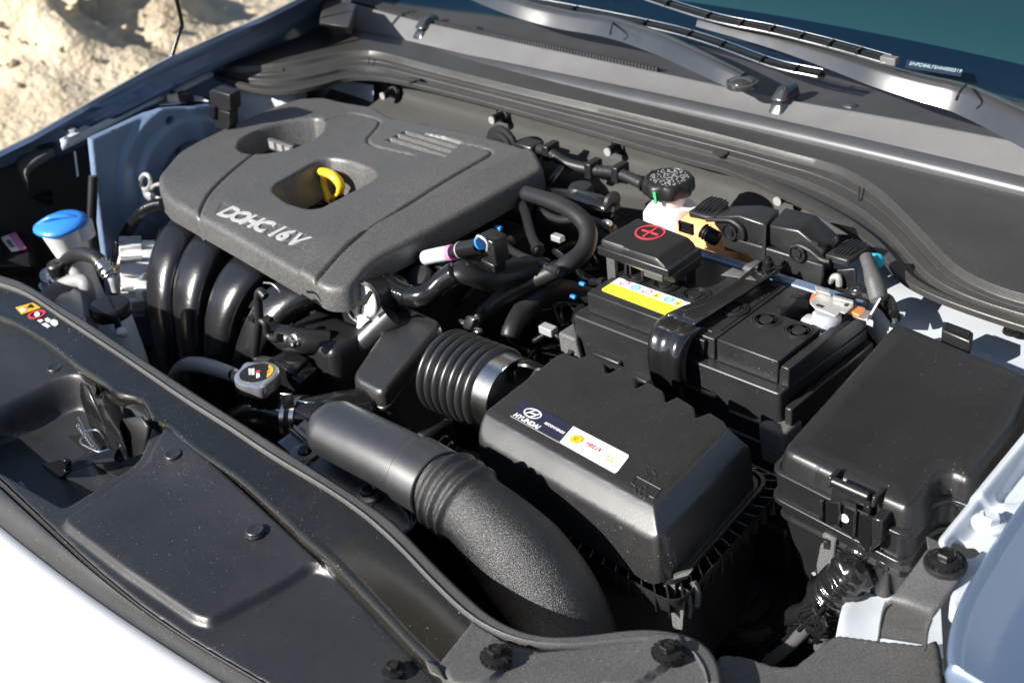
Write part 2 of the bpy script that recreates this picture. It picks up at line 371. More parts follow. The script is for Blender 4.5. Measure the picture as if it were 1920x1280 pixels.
# ============================================================ SETTING
def build_ground():
    m = bpy.data.materials.new('sand'); m.use_nodes = True; n = m.node_tree.nodes; l = m.node_tree.links; b = n['Principled BSDF']
    b.inputs['Roughness'].default_value = .95; tc = n.new('ShaderNodeTexCoord')
    t = n.new('ShaderNodeTexNoise'); t.inputs['Scale'].default_value = 2.2; t.inputs['Detail'].default_value = 10; t.inputs['Roughness'].default_value = .7; l.new(tc.outputs['Object'], t.inputs['Vector'])
    r = n.new('ShaderNodeValToRGB'); e = r.color_ramp.elements
    e[0].position = .30; e[0].color = (.46, .36, .24, 1); e[1].position = .62; e[1].color = (.62, .52, .38, 1); l.new(t.outputs[0], r.inputs[0]); l.new(r.outputs[0], b.inputs['Base Color'])
    t2 = n.new('ShaderNodeTexNoise'); t2.inputs['Scale'].default_value = 28; t2.inputs['Detail'].default_value = 8; l.new(tc.outputs['Object'], t2.inputs['Vector'])
    bp = n.new('ShaderNodeBump'); bp.inputs['Strength'].default_value = .8; bp.inputs['Distance'].default_value = .03; l.new(t2.outputs[0], bp.inputs['Height']); l.new(bp.outputs[0], b.inputs['Normal'])
    ax = np.concatenate([[-200, -90, -40, -20, -12], np.arange(-8, 1.01, .05), [2, 6, 20, 60, 200]])
    ay = np.concatenate([[-200, -60, -20, -8, -4, -2], np.arange(-1, 7.01, .05), [9, 14, 30, 80, 220]])
    mounds = [(A(60, 110, z=0), .75, .10), (A(215, 85, z=0), .55, .09), (A(150, 95, z=0), .6, .08), (A(100, 30, z=0), .6, .06), (A(20, 150, z=0), .5, .06), (A(270, 70, z=0), .35, .06)]
    vs = []
    for x in ax:
        for y in ay:
            z = 0.; near = -9 < x < 1.5 and -1.5 < y < 7.5
            if near:
                p = Vector((x, y, 0)); z = .025 * noise.fractal(p * .9, 1, 2, 4)
                k = 0
                for c, rad, h in mounds:
                    d = math.hypot((x - c.x), (y - c.y)) / rad
                    if d < 1.6: k += h * math.exp(-d * d * 2.2)
                z += k * (.75 + .8 * noise.fractal(p * 4, .8, 2, 5)) + .010 * noise.fractal(p * 12, 1, 2, 4) + k * .45 * abs(noise.noise(p * 6))
            vs.append((x, y, z))
    ny = len(ay); fs = [(i * ny + j, (i + 1) * ny + j, (i + 1) * ny + j + 1, i * ny + j + 1) for i in range(len(ax) - 1) for j in range(ny - 1)]
    tag(mk('ground', (vs, fs), m, ang=180), 'pale sandy ground with crumbled mounds beyond the far fender', kind='structure')
    # loose clods on the mounds
    rng = random.Random(3); parts = []
    for k in range(170):
        c, rad, h = mounds[rng.randrange(len(mounds))]; x = c.x + rng.gauss(0, rad * .5); y = c.y + rng.gauss(0, rad * .5); s = rng.uniform(.006, .018) * (1.8 if rng.random() < .10 else 1)
        d = [math.hypot(x - q.x, y - q.y) / rr for q, rr, _ in mounds]; z = sum(hh * math.exp(-t * t * 2.2) for t, (_, _, hh) in zip(d, mounds))
        bm = bmesh.new(); bmesh.ops.create_icosphere(bm, subdivisions=2, radius=s)
        for v in bm.verts: v.co *= rng.uniform(.55, 1.4); v.co.z *= .6; v.co += Vector((x, y, z + s * .2))
        bm.verts.index_update(); parts.append(([tuple(v.co) for v in bm.verts], [[v.index for v in f.verts] for f in bm.faces])); bm.free()
    tag(mk('rubble', joinvf(*parts), m, ang=180), 'loose sandy clods and stones scattered over the mounds', kind='stuff')
build_ground()

# ---- far side: fender, rail, apron
def far_side():
    t = thing('fender', 'long dark blue far fender edge beside the sandy ground', 'fender', A(280, 130, z=.5), group='front fenders')
    out = [(-300, 440, .79), (-60, 316, .81), (0, 284, .818), (60, 255, .828), (150, 203, .845), (310, 112, .868), (430, 58, .882), (490, 33, .89), (560, -2, .897), (640, -45, .903)]
    inn = [(-300, 458, .78), (-60, 330, .80), (20, 290, .80), (95, 268, .805), (165, 232, .815), (336, 146, .835), (447, 93, .848), (505, 64, .855), (585, 18, .862), (660, -25, .868)]
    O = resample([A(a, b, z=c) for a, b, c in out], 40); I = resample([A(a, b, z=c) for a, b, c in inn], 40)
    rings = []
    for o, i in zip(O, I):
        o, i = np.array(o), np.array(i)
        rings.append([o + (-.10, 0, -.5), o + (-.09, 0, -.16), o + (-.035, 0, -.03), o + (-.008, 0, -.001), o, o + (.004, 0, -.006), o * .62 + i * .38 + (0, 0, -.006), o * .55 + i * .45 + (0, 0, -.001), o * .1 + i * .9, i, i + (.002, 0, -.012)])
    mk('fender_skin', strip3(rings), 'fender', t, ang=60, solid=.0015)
    # bolted rail along the fender
    r = thing('fender_rail', 'pale narrow bolted rail along the inside of the far fender', 'rail', A(280, 190, z=.78))
    up = AL([(114, 265), (168, 232), (250, 187), (336, 148), (400, 120), (447, 96)], z=.81); lo = AL([(116, 275), (155, 256), (268, 196), (336, 167), (403, 134), (447, 98)], z=.808)
    U, L = resample(up, 30), resample(lo, 30); rings = []
    for u, q in zip(U, L): rings.append([u + (0, 0, .002), u * .8 + q * .2 + (0, 0, .005), u * .6 + q * .4 + (0, 0, .0), u * .4 + q * .6 + (0, 0, .0), u * .2 + q * .8 + (0, 0, .004), q + (0, 0, 0), q + (.001, 0, -.006)])
    mk('rail_strip', strip3(rings), 'inner', r, ang=60, solid=.002)
    # small seam line plate on the fender band
    mk('seam_plate', hexa(AL([(310, 139), (355, 118), (359, 127), (314, 148)], z=.838), AL([(310, 137), (355, 116), (359, 125), (314, 146)], z=.839)), 'dark', t)
    # apron
    a = thing('inner_apron', 'painted sheet metal apron in shade-darkened blue with pressed rings below the far rail', 'apron', (-1.1, 0, .4))
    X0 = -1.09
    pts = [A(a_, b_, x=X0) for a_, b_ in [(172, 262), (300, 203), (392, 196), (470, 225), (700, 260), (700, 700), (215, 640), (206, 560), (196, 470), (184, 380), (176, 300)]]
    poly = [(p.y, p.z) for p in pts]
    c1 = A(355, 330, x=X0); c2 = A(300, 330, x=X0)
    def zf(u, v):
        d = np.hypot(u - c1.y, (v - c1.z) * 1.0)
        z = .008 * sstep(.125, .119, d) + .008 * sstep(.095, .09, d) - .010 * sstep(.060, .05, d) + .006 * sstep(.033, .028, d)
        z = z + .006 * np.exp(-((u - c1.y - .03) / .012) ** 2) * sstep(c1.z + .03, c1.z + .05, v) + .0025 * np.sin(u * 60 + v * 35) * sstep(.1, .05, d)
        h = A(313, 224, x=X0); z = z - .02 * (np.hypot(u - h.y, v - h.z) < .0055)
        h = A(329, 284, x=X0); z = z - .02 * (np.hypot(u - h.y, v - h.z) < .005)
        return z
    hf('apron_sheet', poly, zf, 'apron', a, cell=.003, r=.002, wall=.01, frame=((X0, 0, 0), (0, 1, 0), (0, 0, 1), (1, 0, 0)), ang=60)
    # strut tower under the cowl corner
    s = thing('strut_tower', 'brightly lit painted strut tower tucked under the far cowl corner', 'strut tower', (-1.05, .2, .4))
    path = [A(*q) for q in [(366, 152, .775), (392, 160, .775), (440, 172, .772), (500, 183, .768), (540, 187, .765), (563, 178, .765), (575, 170, .765)]]
    P = crom(path, 12); rings = []
    for k, p in enumerate(P):
        f = k / (len(P) - 1); w_ = .0016 * math.sin(k * 1.6) if f > .55 else 0
        rings.append([p + (0, .12, .012), p + (0, .035, .014), p + (0, .012, .010 + w_), p + (0, 0, 0 + w_), p + (.001, -.003, -.012), p + (.002, .004, -.03), p + (0.02, .01, -.10), p + (.03, .015, -.35)])
    mk('tower_skin', strip3(rings), 'inner', s, ang=60)
    mk('tower_wall', hexa(AL([(360, 420), (700, 420), (700, 415), (360, 415)], y=.30), AL([(600, 150), (700, 165), (700, 160), (600, 145)], y=.33)), 'inner', s)
far_side()

# ---- firewall
def firewall():
    Y0 = .348
    pl = [A(632, 160, y=Y0), A(640, 205, y=Y0)]
    x0 = pl[0].x
    poly = [(x0, .80), (.40, .80), (.40, .42), (x0 + .02, .42), (x0 + .012, .72)]
    def zf(u, v):
        return .003 * np.sin(u * 9) + .0015 * np.sin(u * 31 + v * 20) + (.052 - .03 * sstep(-.52, -.36, u) + .02 * sstep(-.2, -.1, u)) * sstep(.768, .735, v) + .018 * sstep(.70, .67, v)
    f = hf('firewall', poly, zf, 'wall', None, cell=.006, r=.003, wall=.01, frame=((0, Y0, 0), (1, 0, 0), (0, 0, 1), (0, -1, 0)), ang=60)
    tag(f, 'grey felt-like firewall below the cowl seal', kind='structure')
    mk('firewall_shade_panel', strip3([[(x, .33, .62), (x, .262 + .006 * math.sin(x * 30), .615), (x, .250 + .008 * math.sin(x * 23), .58), (x, .25, .32)] for x in np.linspace(x0 + .01, .38, 60)]), 'black', None, ang=180)  # black sheet added for the shadow on the lower firewall
    tag(bpy.data.objects['firewall_shade_panel'], 'black panel standing in for shade low on the firewall', kind='structure')
    # studs
    def stud(px, py, label):
        b = A(px, py, y=Y0 - .002)
        t = thing('firewall_stud', label, 'stud', b, 'black studs on the firewall')
        mk('stud_pin', cyl((0, -.026, 0), .0062, .026, 16, (0, 1, 0)), 'blackbolt', t, bevel=.001, local=True)
        mk('stud_tip', cyl((0, -.028, 0), .0058, .003, 16, (0, 1, 0)), 'alu', t, local=True)
        mk('stud_clip', hexa([(-.014, -.006, -.012), (.012, -.004, -.014), (.010, .001, -.014), (-.012, .001, -.012)], [(-.012, -.004, .016), (.008, -.004, .016), (.008, .001, .016), (-.012, .001, .016)]), 'blackbolt', t, bevel=.002, local=True)
        mk('stud_foot', lathe([(.011, 0), (.009, .005)], 16, (0, 0, 0), (0, -1, 0)), 'wall', t, local=True)
    stud(741, 170, 'black stud on the firewall above the back corner of the engine cover')
    stud(946, 214, 'black stud on the firewall, second from the far end')
    stud(1163, 272, 'black stud on the firewall behind the coolant reservoir cap')
    stud(1481, 362, 'black stud on the firewall behind the twin relay housing')
    # brake booster like round grommet behind cover
    g = thing('firewall_grommet', 'round black ribbed grommet half hidden behind the engine cover', 'grommet', A(945, 272, y=.292))
    mk('grommet_rings', xf(lathe([(.030, 0), (.030, .005), (.024, .006), (.023, .010), (.017, .011), (.016, .015), (.008, .015)], 32, (0, 0, 0), (0, -1, 0)), Matrix.Identity(4)), 'rubber', g, local=True)
firewall()
def wall_loom():
    t = thing('firewall_loom', 'dark wiring loom with small clips running along the firewall behind the engine cover', 'wiring loom', A(1080, 300, y=.30))
    P = [A(1000, 278, y=.29), A(1030, 285, y=.285), A(1060, 305, y=.28), (A(1110, 318, y=.285)), A(1160, 325, y=.285), A(1205, 345, y=.28)]
    mk('loom_tube', tube(P, lambda s_: .0075 + .0006 * math.sin(s_ * 900), 14, 12), 'rubber', t, ang=180)
    for q in (P[1], P[3], P[4]): mk('loom_clip', box(V(*q) - V(.006, .010, .011), V(*q) + V(.006, .016, .012)), 'black', t, bevel=.002)
    mk('loom_branch', tube([P[2], V(*P[2]) + V(-.01, -.03, -.03), V(*P[2]) + V(-.03, -.05, -.08)], .005, 10), 'tape', t)
    mk('wall_plug', box(V(*P[0]) - V(.020, .016, .012), V(*P[0]) + V(.012, .01, .010)), 'fuse', t, bevel=.003)
wall_loom()

# ---- cowl
# the middle run follows the lower edge of the flange seen in the photo
PAIRS = [((396, 131), (420, 127)), ((405, 145), (436, 130)), ((470, 168), (497, 126)), ((534, 173), (560, 118)), ((600, 161), (615, 106)), ((645, 148), (655, 100)), ((700, 146), (707, 100)), ((760, 156), (790, 122)), ((850, 178), (880, 145)), ((960, 207), (990, 172)), ((1120, 252), (1150, 209)), ((1280, 299), (1310, 247)), ((1347, 316), (1400, 270)), ((1400, 336), (1481, 291)), ((1448, 357), (1540, 306)), ((1515, 390), (1590, 324)), ((1582, 427), (1645, 356)), ((1640, 468), (1692, 399)), ((1676, 510), (1745, 455)), ((1710, 537), (1795, 504)), ((1784, 570), (1865, 540)), ((1918, 615), (1940, 562)), ((2050, 650), (2070, 592)), ((2250, 712), (2265, 650)), ((2450, 775), (2460, 705))]
def cowl():
    t = thing('cowl_cover', 'weathered grey plastic cowl cover sweeping forward at both ends', 'cowl cover', (-.4, .35, .8))
    Fc = crom([A(*p[0], z=.803) for p in PAIRS], 14); Tc = crom([A(*p[1], z=.816) for p in PAIRS], 14)
    def sm(a, k=9):
        a = np.array(a); return np.stack([np.convolve(np.pad(a[:, c], k // 2, mode='reflect', reflect_type='odd'), np.ones(k) / k, 'valid') for c in range(3)], 1)
    Fc, Tc = sm(Fc), sm(Tc)
    prof = [(0, -.007), (0, -.001), (.02, .0), (.19, .0015), (.215, .0008), (.225, -.003), (.26, -.0045), (.50, -.006), (.525, -.0055), (.535, .0), (.56, .0014), (.76, .003), (.775, .0018), (.79, .0032), (.93, .005), (.955, .0065), (.98, .013), (1.0, .0145), (1.03, .0148)]
    rings = []
    for f, b in zip(Fc, Tc):
        d = b - f; rings.append([np.array((f[0] + d[0] * u, f[1] + d[1] * u, .805 + h)) for u, h in prof])
    mk('cover_skin', strip3(rings), 'cowl', t, ang=28)
    outer = [np.array((x, y)) for x, y in [(A(425, 118, z=.818).x, A(425, 118, z=.818).y), (A(450, 99, z=.815).x, A(450, 99, z=.815).y), (A(505, 76, z=.815).x, A(505, 76, z=.815).y), (A(560, 52, z=.815).x, A(560, 52, z=.815).y), (-1.04, .43), (.5, .43)]]
    B = resample([(q[0], q[1], .8195) for q in outer], len(rings))
    top = []
    for r_, b in zip(rings, B):
        a = r_[-1]; x = a[0]
        top.append((a, b))
    # back line follows the front point for point, straight above it in y where there is room
    R2 = []
    for a, _ in top:
        yb = .43 if a[0] > -1.03 else float(np.interp(a[0], [outer[0][0], outer[1][0], outer[2][0], outer[3][0], -1.03], [outer[0][1], outer[1][1], outer[2][1], outer[3][1], .43]))
        yb = max(yb, a[1] + .001); R2.append([a, a * .5 + np.array((a[0], yb, .8195)) * .5, np.array((a[0], yb, .8195))])
    mk('cover_top', strip3(R2), 'cowl', t, ang=60)
    # small clips in the groove and corner lines
    for q in [(772, 151), (1350, 289), (1035, 170)]:
        mk('cover_plug', lathe([(.010, 0), (.010, .002), (.006, .003), (.004, .0025)], 16, A(*q, z=.807)), 'cowl', t)
    for q in [((531, 122), (531, 134)), ((692, 108), (692, 123)), ((1612, 350), (1610, 376))]:
        mk('cover_joint', tube([A(*q[0], z=.8145), A(*q[1], z=.8095)], .0008, 6), 'dark', t)
    # support ledge under the lip
    s = thing('bulb_seal', 'shiny rounded rubber seal running the whole width of the cowl', 'seal', (-.4, .352, .85))
    path = AL([(560, 28), (585, 41), (640, 73), (800, 107), (960, 139), (1280, 207), (1600, 280), (1940, 362), (2060, 392), (2300, 452), (2450, 492)], y=.423)
    mk('seal_tube', tube(path, .0155, 20, 10), 'seal', s, ang=180)
    P = resample(crom(path[1:], 6), 60)
    rings = [[p + (0, -.010, -.010), p + (0, -.018, -.014), p + (0, -.019, -.018), p + (0, -.012, -.018), p + (0, -.010, -.034), p + (0, .01, -.034)] for p in P]
    mk('seal_lip', strip3(rings), 'cowl', s, ang=30)
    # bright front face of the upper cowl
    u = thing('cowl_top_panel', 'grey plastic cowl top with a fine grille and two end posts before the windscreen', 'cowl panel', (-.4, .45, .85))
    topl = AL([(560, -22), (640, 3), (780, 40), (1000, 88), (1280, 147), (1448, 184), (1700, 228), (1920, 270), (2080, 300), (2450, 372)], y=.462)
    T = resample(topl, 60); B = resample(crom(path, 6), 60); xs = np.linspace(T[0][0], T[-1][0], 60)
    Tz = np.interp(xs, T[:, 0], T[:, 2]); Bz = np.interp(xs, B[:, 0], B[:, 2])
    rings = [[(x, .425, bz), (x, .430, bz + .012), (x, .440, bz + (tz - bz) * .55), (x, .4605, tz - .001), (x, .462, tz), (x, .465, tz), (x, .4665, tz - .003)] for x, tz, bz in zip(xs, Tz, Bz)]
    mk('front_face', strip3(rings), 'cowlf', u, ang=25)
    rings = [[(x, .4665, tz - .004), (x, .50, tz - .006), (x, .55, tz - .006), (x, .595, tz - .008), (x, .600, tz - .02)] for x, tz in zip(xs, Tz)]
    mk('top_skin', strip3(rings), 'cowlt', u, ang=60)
    # fine grille teeth along the edge
    fsl = []
    a, b = A(655, -4, y=.471).x, A(1235, 138, y=.471).x; nn = 110
    for k in range(nn):
        x = a + (b - a) * k / nn; z = float(np.interp(x, xs, Tz)) - .006
        for row in range(3 if k < 30 else 1):
            fsl.append(box((x, .470 + row * .008, z), (x + .0040, .475 + row * .008, z + .0095)))
    g = mk('grille_teeth', joinvf(*fsl), 'cowlt', u, smooth=False); g['kind'] = 'stuff'
    for k, (px, py, pb, lab) in enumerate([(795, 52, 84, ''), (1466, 186, 238, '')]):
        c = A(px, py, y=.457); cb = A(px - 3, pb, y=.429)
        x, z = c.x, c.z
        bot = [(x - .015, .436, cb.z), (x + .015, .436, cb.z), (x + .015, .473, cb.z - .01), (x - .015, .473, cb.z - .01)]
        top = [(x - .009, .446, z), (x + .009, .446, z), (x + .010, .476, z), (x - .010, .476, z)]
        mk('post', hexa(bot, top), 'wiper', u, bevel=.006, seg=3)
        bot = [(x - .0115, .442, z + .001), (x + .0115, .442, z + .001), (x + .011, .489, z - .006), (x - .011, .489, z - .006)]
        top = [(x - .007, .458, z + .017), (x + .007, .458, z + .017), (x + .008, .484, z + .015), (x - .008, .484, z + .015)]
        mk('post_cap', hexa(bot, top), 'wiper', u, bevel=.005, seg=3)
    for px, py in [(888, 57), (1590, 203)]:
        c = A(px, py, y=.485); mk('washer_nozzle', hexa([c + V(-.012, -.006, -.004), c + V(.012, -.006, -.004), c + V(.014, .014, -.004), c + V(-.014, .014, -.004)], [c + V(-.006, 0, .006), c + V(.006, 0, .006), c + V(.008, .01, .004), c + V(-.008, .01, .004)]), 'wiper', u, bevel=.003)
    # corner bracket at the far end
    k = thing('cowl_end_bracket', 'grey notched bracket at the far end of the bulb seal', 'bracket', A(560, 60, z=.8))
    pts = AL([(492, 40), (500, 36), (515, 18), (521, 22), (522, 40), (532, 42), (533, 30), (552, 32), (566, 44), (566, 62), (600, 74), (516, 76)], y=.40)
    mk('bracket_plate', loft([[p for p in pts], [p + V(.004, .02, 0) for p in pts]]), 'cowl', k, smooth=False)
    mk('inner_gap', hexa(AL([(436, 92), (510, 76), (492, 40), (440, 62)], z=.795), AL([(436, 92), (510, 76), (492, 40), (440, 62)], z=.80)), 'dark', k)
    mk('end_box', hexa(AL([(598, 50), (660, 66), (670, 30), (598, 20)], z=.835), AL([(600, 44), (655, 52), (668, 8), (606, -6)], z=.87)), 'cowl', k, bevel=.003)
cowl()

# ---- windscreen, dash, wipers, hood
def screen():
    t = thing('windscreen', 'dark blue tinted windscreen above the wipers with a small code plate', 'windscreen', (-.4, .7, .9))
    def gp(x, s): return (x, .68 + s * .70 - .10 * ((x + .42) / .75) ** 2 * 1.0, .880 + s * .38)
    rings = [[gp(x, s) for s in np.linspace(-.14, 1.2, 24)] for x in np.linspace(-1.2, .42, 80)]
    mk('glass_pane', strip3(rings), 'glass', t, ang=180, solid=.004)
    rings = [[gp(x, s) for s in np.linspace(-.14, -.012, 8)] for x in np.linspace(-1.2, .42, 80)]
    mk('black_border', strip3([[V(*p) + V(0, 0, -.005) for p in r] for r in rings]), 'dash', t, ang=180)
    d = thing('dashboard', 'dark dashboard top seen through the windscreen', 'dashboard', (-.4, .9, .8))
    mk('dash_top', strip3([[(x, .58, .80), (x, .68, .862), (x, .76, .876), (x, .88, .885), (x, 1.1, .89), (x, 1.35, .85), (x, 1.4, .5)] for x in np.linspace(-1.25, .5, 4)]), 'dashtop', d, ang=180)
    # code plate
    c = A(1746, 130, z=0.9220)
    cp = mk('code_plate', hexa([p + V(0, 0, -.0008) for p in AL([(1700, 112), (1806, 130), (1802, 143), (1698, 126)], z=.8665)], AL([(1700, 112), (1806, 130), (1802, 143), (1698, 126)], z=.8665)), 'lnavy', t)
    text('code_letters', '5NPD84LF5HH000319', 'letch', cp, A(1754, 127, z=.868), A(1806, 134, z=.868) - A(1710, 119, z=.868), V(0, 1, .5), .0075, bold=.00005, sx=1.0)
    def arm(name, label, pts, wid, tail):
        r = thing(name, label, 'wiper', pts[0], 'wipers on the cowl')
        P = crom(pts, 10); n = len(P); rings = []
        for k, p in enumerate(P):
            d = P[min(k + 1, n - 1)] - P[max(k - 1, 0)]; d = d / np.linalg.norm(d); s = np.cross(d, (0, 0, 1)); s /= np.linalg.norm(s)
            f = k / (n - 1); w_ = np.interp(f, np.linspace(0, 1, len(wid)), wid); h = w_ * .5
            rings.append([p + s * w_ * .5 * c_ + np.array((0, 0, 1)) * h * z_ for c_, z_ in [(-1, -.6), (-.44, .5), (-.2, .80), (.1, .95), (.6, .88), (1, .35), (1, -.5)]])
        mk('arm_shell', loft(rings), 'wiper', r, ang=50)
        return r, P
    z1 = .905
    r1, P1 = arm('windscreen_wiper', 'black wiper arm ending in a round pivot cap near the middle cowl post', [A(1392, 155, z=0.8720), A(1330, 125, z=0.8790), A(1240, 84, z=0.8820), A(1150, 54, z=0.8820), A(1050, 36, z=0.8800), A(960, 12, z=0.8870), A(850, -30, z=0.8970)], [.026, .028, .030, .030, .030, .028, .024], 0)
    c = A(1392, 156, z=0.8720); mk('pivot_cap', lathe([(.021, 0), (.021, .004), (.0205, .007), (.0165, .0075), (.0165, .009), (.010, .012), (.002, .013)], 28, c - V(0, 0, .004)), 'wiper', r1)
    mk('arm_collar', tube([A(1150, 42, z=0.8920), A(1146, 54, z=0.8990), A(1144, 66, z=0.8890)], .0014, 6), 'dark', r1)
    r2, P2 = arm('windscreen_wiper', 'wiper with a white sun glint running across the lower windscreen', [A(2060, 318, z=.895), A(1920, 240, z=.905), A(1810, 188, z=.910), A(1730, 166, z=.914), A(1650, 143, z=.918), A(1560, 112, z=.922), A(1450, 78, z=.927), A(1310, 42, z=.932)], [.036, .036, .034, .031, .028, .024, .018, .013], 0)
    mk('arm_collar', tube([A(1812, 158, z=0.9320), A(1800, 172, z=0.9390), A(1793, 188, z=0.9290)], .0016, 6), 'dark', r2)
    def blade(w_, pts, rad):
        b = mk('wiper_blade', tube(pts, rad, 8, 6, flat=(1, .55)), 'shiny', w_, ang=60)
        mk('blade_rubber', tube([Vector(p) + V(0, .007, -.005) for p in pts], rad * .7, 6, 6), 'rubber', b)
        mk('blade_rail', tube([Vector(p) + V(0, -.008, -.002) for p in pts], rad * .30, 6, 6), 'steel', b)
        mk('blade_rail', tube([Vector(p) + V(0, .004, .004) for p in pts], rad * .16, 6, 6), 'steel', b)
        for k in range(1, 8):
            q = crom(pts, 6); c_ = V(*q[int(len(q) * k / 8)]); mk('blade_clip', box(c_ - V(.0015, .009, .003), c_ + V(.0015, .007, .0045)), 'blackbolt', b)
    blade(r1, AL([(900, -12), (1050, 12), (1240, 50), (1340, 78), (1450, 118), (1540, 138)], z=.888), .0045)
    blade(r2, AL([(1180, -18), (1330, 30), (1450, 55), (1560, 82), (1668, 112)], z=.948), .0045)
    c_ = A(1668, 114, z=.948); mk('blade_end', box(c_ - V(.010, .005, .004), c_ + V(.010, .005, .005)), 'cowlf', r2, bevel=.001)
    h = thing('hood', 'open hood held up over the cowl', 'hood', (-.42, .63, 1.03))
    dirv = np.array((0, -math.cos(R(58)), math.sin(R(58)))); nr = np.array((0, math.sin(R(58)), math.cos(R(58)))); o = np.array((0, .63, 1.03))
    def hp(x, s, k): return tuple(o + (x, 0, 0) + dirv * s + nr * k)
    xs = [-1.18, .36]
    mk('hood_shell', hexa([hp(-1.15, 0, 0), hp(.33, 0, 0), hp(.25, 1.08, .0), hp(-1.07, 1.08, 0)], [hp(-1.15, 0, .03), hp(.33, 0, .03), hp(.25, 1.08, .02), hp(-1.07, 1.08, .02)]), 'paint', h, bevel=.008)
    mk('hood_liner', hexa([hp(-1.05, .08, -.012), hp(.23, .08, -.012), hp(.17, .95, -.012), hp(-.99, .95, -.012)], [hp(-1.05, .08, -.002), hp(.23, .08, -.002), hp(.17, .95, -.002), hp(-.99, .95, -.002)]), 'olive', h, bevel=.005)
screen()

# ---- bay pan: everything below is dark
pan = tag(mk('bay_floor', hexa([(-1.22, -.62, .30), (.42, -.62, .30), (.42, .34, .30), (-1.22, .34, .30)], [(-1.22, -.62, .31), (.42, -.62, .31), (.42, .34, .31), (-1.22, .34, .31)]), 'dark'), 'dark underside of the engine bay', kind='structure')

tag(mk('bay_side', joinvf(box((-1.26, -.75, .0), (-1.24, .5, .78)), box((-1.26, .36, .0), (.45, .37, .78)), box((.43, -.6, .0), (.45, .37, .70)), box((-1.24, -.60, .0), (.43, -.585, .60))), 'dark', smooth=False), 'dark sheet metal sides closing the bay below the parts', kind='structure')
# ============================================================ FRONT COVER, CROSS MEMBER, BUMPER
def hexbolt(name, label, loc, s=1., mt='blackbolt', group=None, rot=0., washer=True, tilt=None, phillips=True):
    t = thing(name, label, 'bolt', loc, group)
    mk('bolt_flange', lathe([(.0115 * s, 0), (.0115 * s, .0015 * s), (.0085 * s, .0028 * s), (.0070 * s, .0032 * s)], 28), mt, t, local=True)
    mk('bolt_head', lathe([(.0068 * s, .0028 * s), (.0068 * s, .0075 * s), (.0060 * s, .0086 * s), (.0048 * s, .0086 * s), (.0044 * s, .0078 * s), (.001 * s, .0078 * s)], 6), mt, t, ang=25, local=True)
    if phillips: mk('bolt_slot', joinvf(box((-.0035 * s, -.0008 * s, .0070 * s), (.0035 * s, .0008 * s, .0080 * s)), box((-.0008 * s, -.0035 * s, .0070 * s), (.0008 * s, .0035 * s, .00805 * s))), 'lblack', t, local=True, smooth=False)
    if washer:
        f = []
        for k in range(16):
            a = k * math.pi / 8; f.append(xf(box((.0095 * s, -.0014 * s, -.001 * s), (.0128 * s, .0014 * s, .0012 * s)), Matrix.Rotation(a, 4, 'Z')))
        mk('bolt_washer', joinvf(lathe([(.0125 * s, -.004 * s), (.0125 * s, -.0005 * s), (.011 * s, .0002 * s)], 28), *f), mt, t, ang=30, local=True)
    if rot or tilt: t.rotation_euler = (tilt[0] if tilt else 0, tilt[1] if tilt else 0, rot)
    return t
def fix_local(t):
    """parts built with local=True keep the offset of their own origin"""
    pass

ZC = .752
def front_cover():
    t = thing('radiator_cover', 'broad flat black plastic cover behind the white bumper', 'radiator cover', (-.3, -.48, ZC))
    rear = [(-330, 440), (-120, 552), (0, 596), (40, 614), (84, 640), (134, 680), (191, 716), (280, 776), (311, 796), (337, 822), (375, 852), (442, 896), (506, 952), (562, 1005), (615, 1050), (696, 1132), (752, 1192), (801, 1241), (860, 1300), (900, 1350)]
    front = [(640, 1350), (525, 1293), (469, 1262), (356, 1196), (262, 1132), (169, 1055), (101, 992), (52, 946), (0, 897), (-120, 783), (-330, 560)]
    poly = [(p.x, p.y) for p in AL(rear + front, z=ZC)]
    P1 = np.array(rpoly(AL([(112, 972), (270, 868), (288, 838), (311, 806), (340, 818), (640, 1080), (585, 1062), (506, 1107), (392, 1166), (360, 1158), (225, 1068), (116, 984)], z=ZC + .008), .006))
    P2 = np.array(rpoly(AL([(-160, 810), (0, 758), (60, 732), (108, 714), (150, 708), (200, 730), (250, 770), (300, 802), (285, 838), (268, 868), (118, 960), (60, 926), (0, 890), (-160, 830)], z=ZC), .012))
    def zf(u, v):
        P = np.stack([u, v], 1); s1, _ = sdf(P, P1); s2, _ = sdf(P, P2)
        z = np.full(len(u), ZC)
        z = z + .008 * sstep(-.001, .006, s1)
        z = z - .040 * sstep(0, .014, s2) * sstep(.0, .016, s2)
        z = z + .010 * sstep(-.48, -.40, v) - .012 * sstep(-.50, -.585, v) * 0 + .0012 * np.sin(u * 14)
        return z
    hf('cover_sheet', poly, zf, 'panel', t, cell=.0022, r=.003, wall=.006, ang=60)
    # push clips
    def clip(px, py, z, label):
        c = thing('push_clip', label, 'clip', A(px, py, z=z), 'round push clips on the front cover')
        mk('clip_base', lathe([(.0094, 0), (.0094, .0018), (.0088, .0022)], 30), 'panel', c, local=True)
        mk('clip_head', lathe([(.0085, .0022), (.0085, .0042), (.0078, .0050), (.0066, .0050), (.006, .0046), (.001, .0047)], 30), 'panel', c, local=True)
    clip(480, 999, ZC + .008 + .003, 'round push clip in the middle of the raised front cover panel')
    clip(326, 857, ZC + .008 + .004, 'round push clip at the far corner of the raised front cover panel')
    clip(105, 694, ZC + .005, 'round push clip on the front cover beside the warning stickers')
    hexbolt('cover_bolt', 'flanged cross-head bolt on the front cover near the bottom edge of the photo', A(738, 1256, z=ZC + .005), .85, washer=False)
    return t
front_cover()

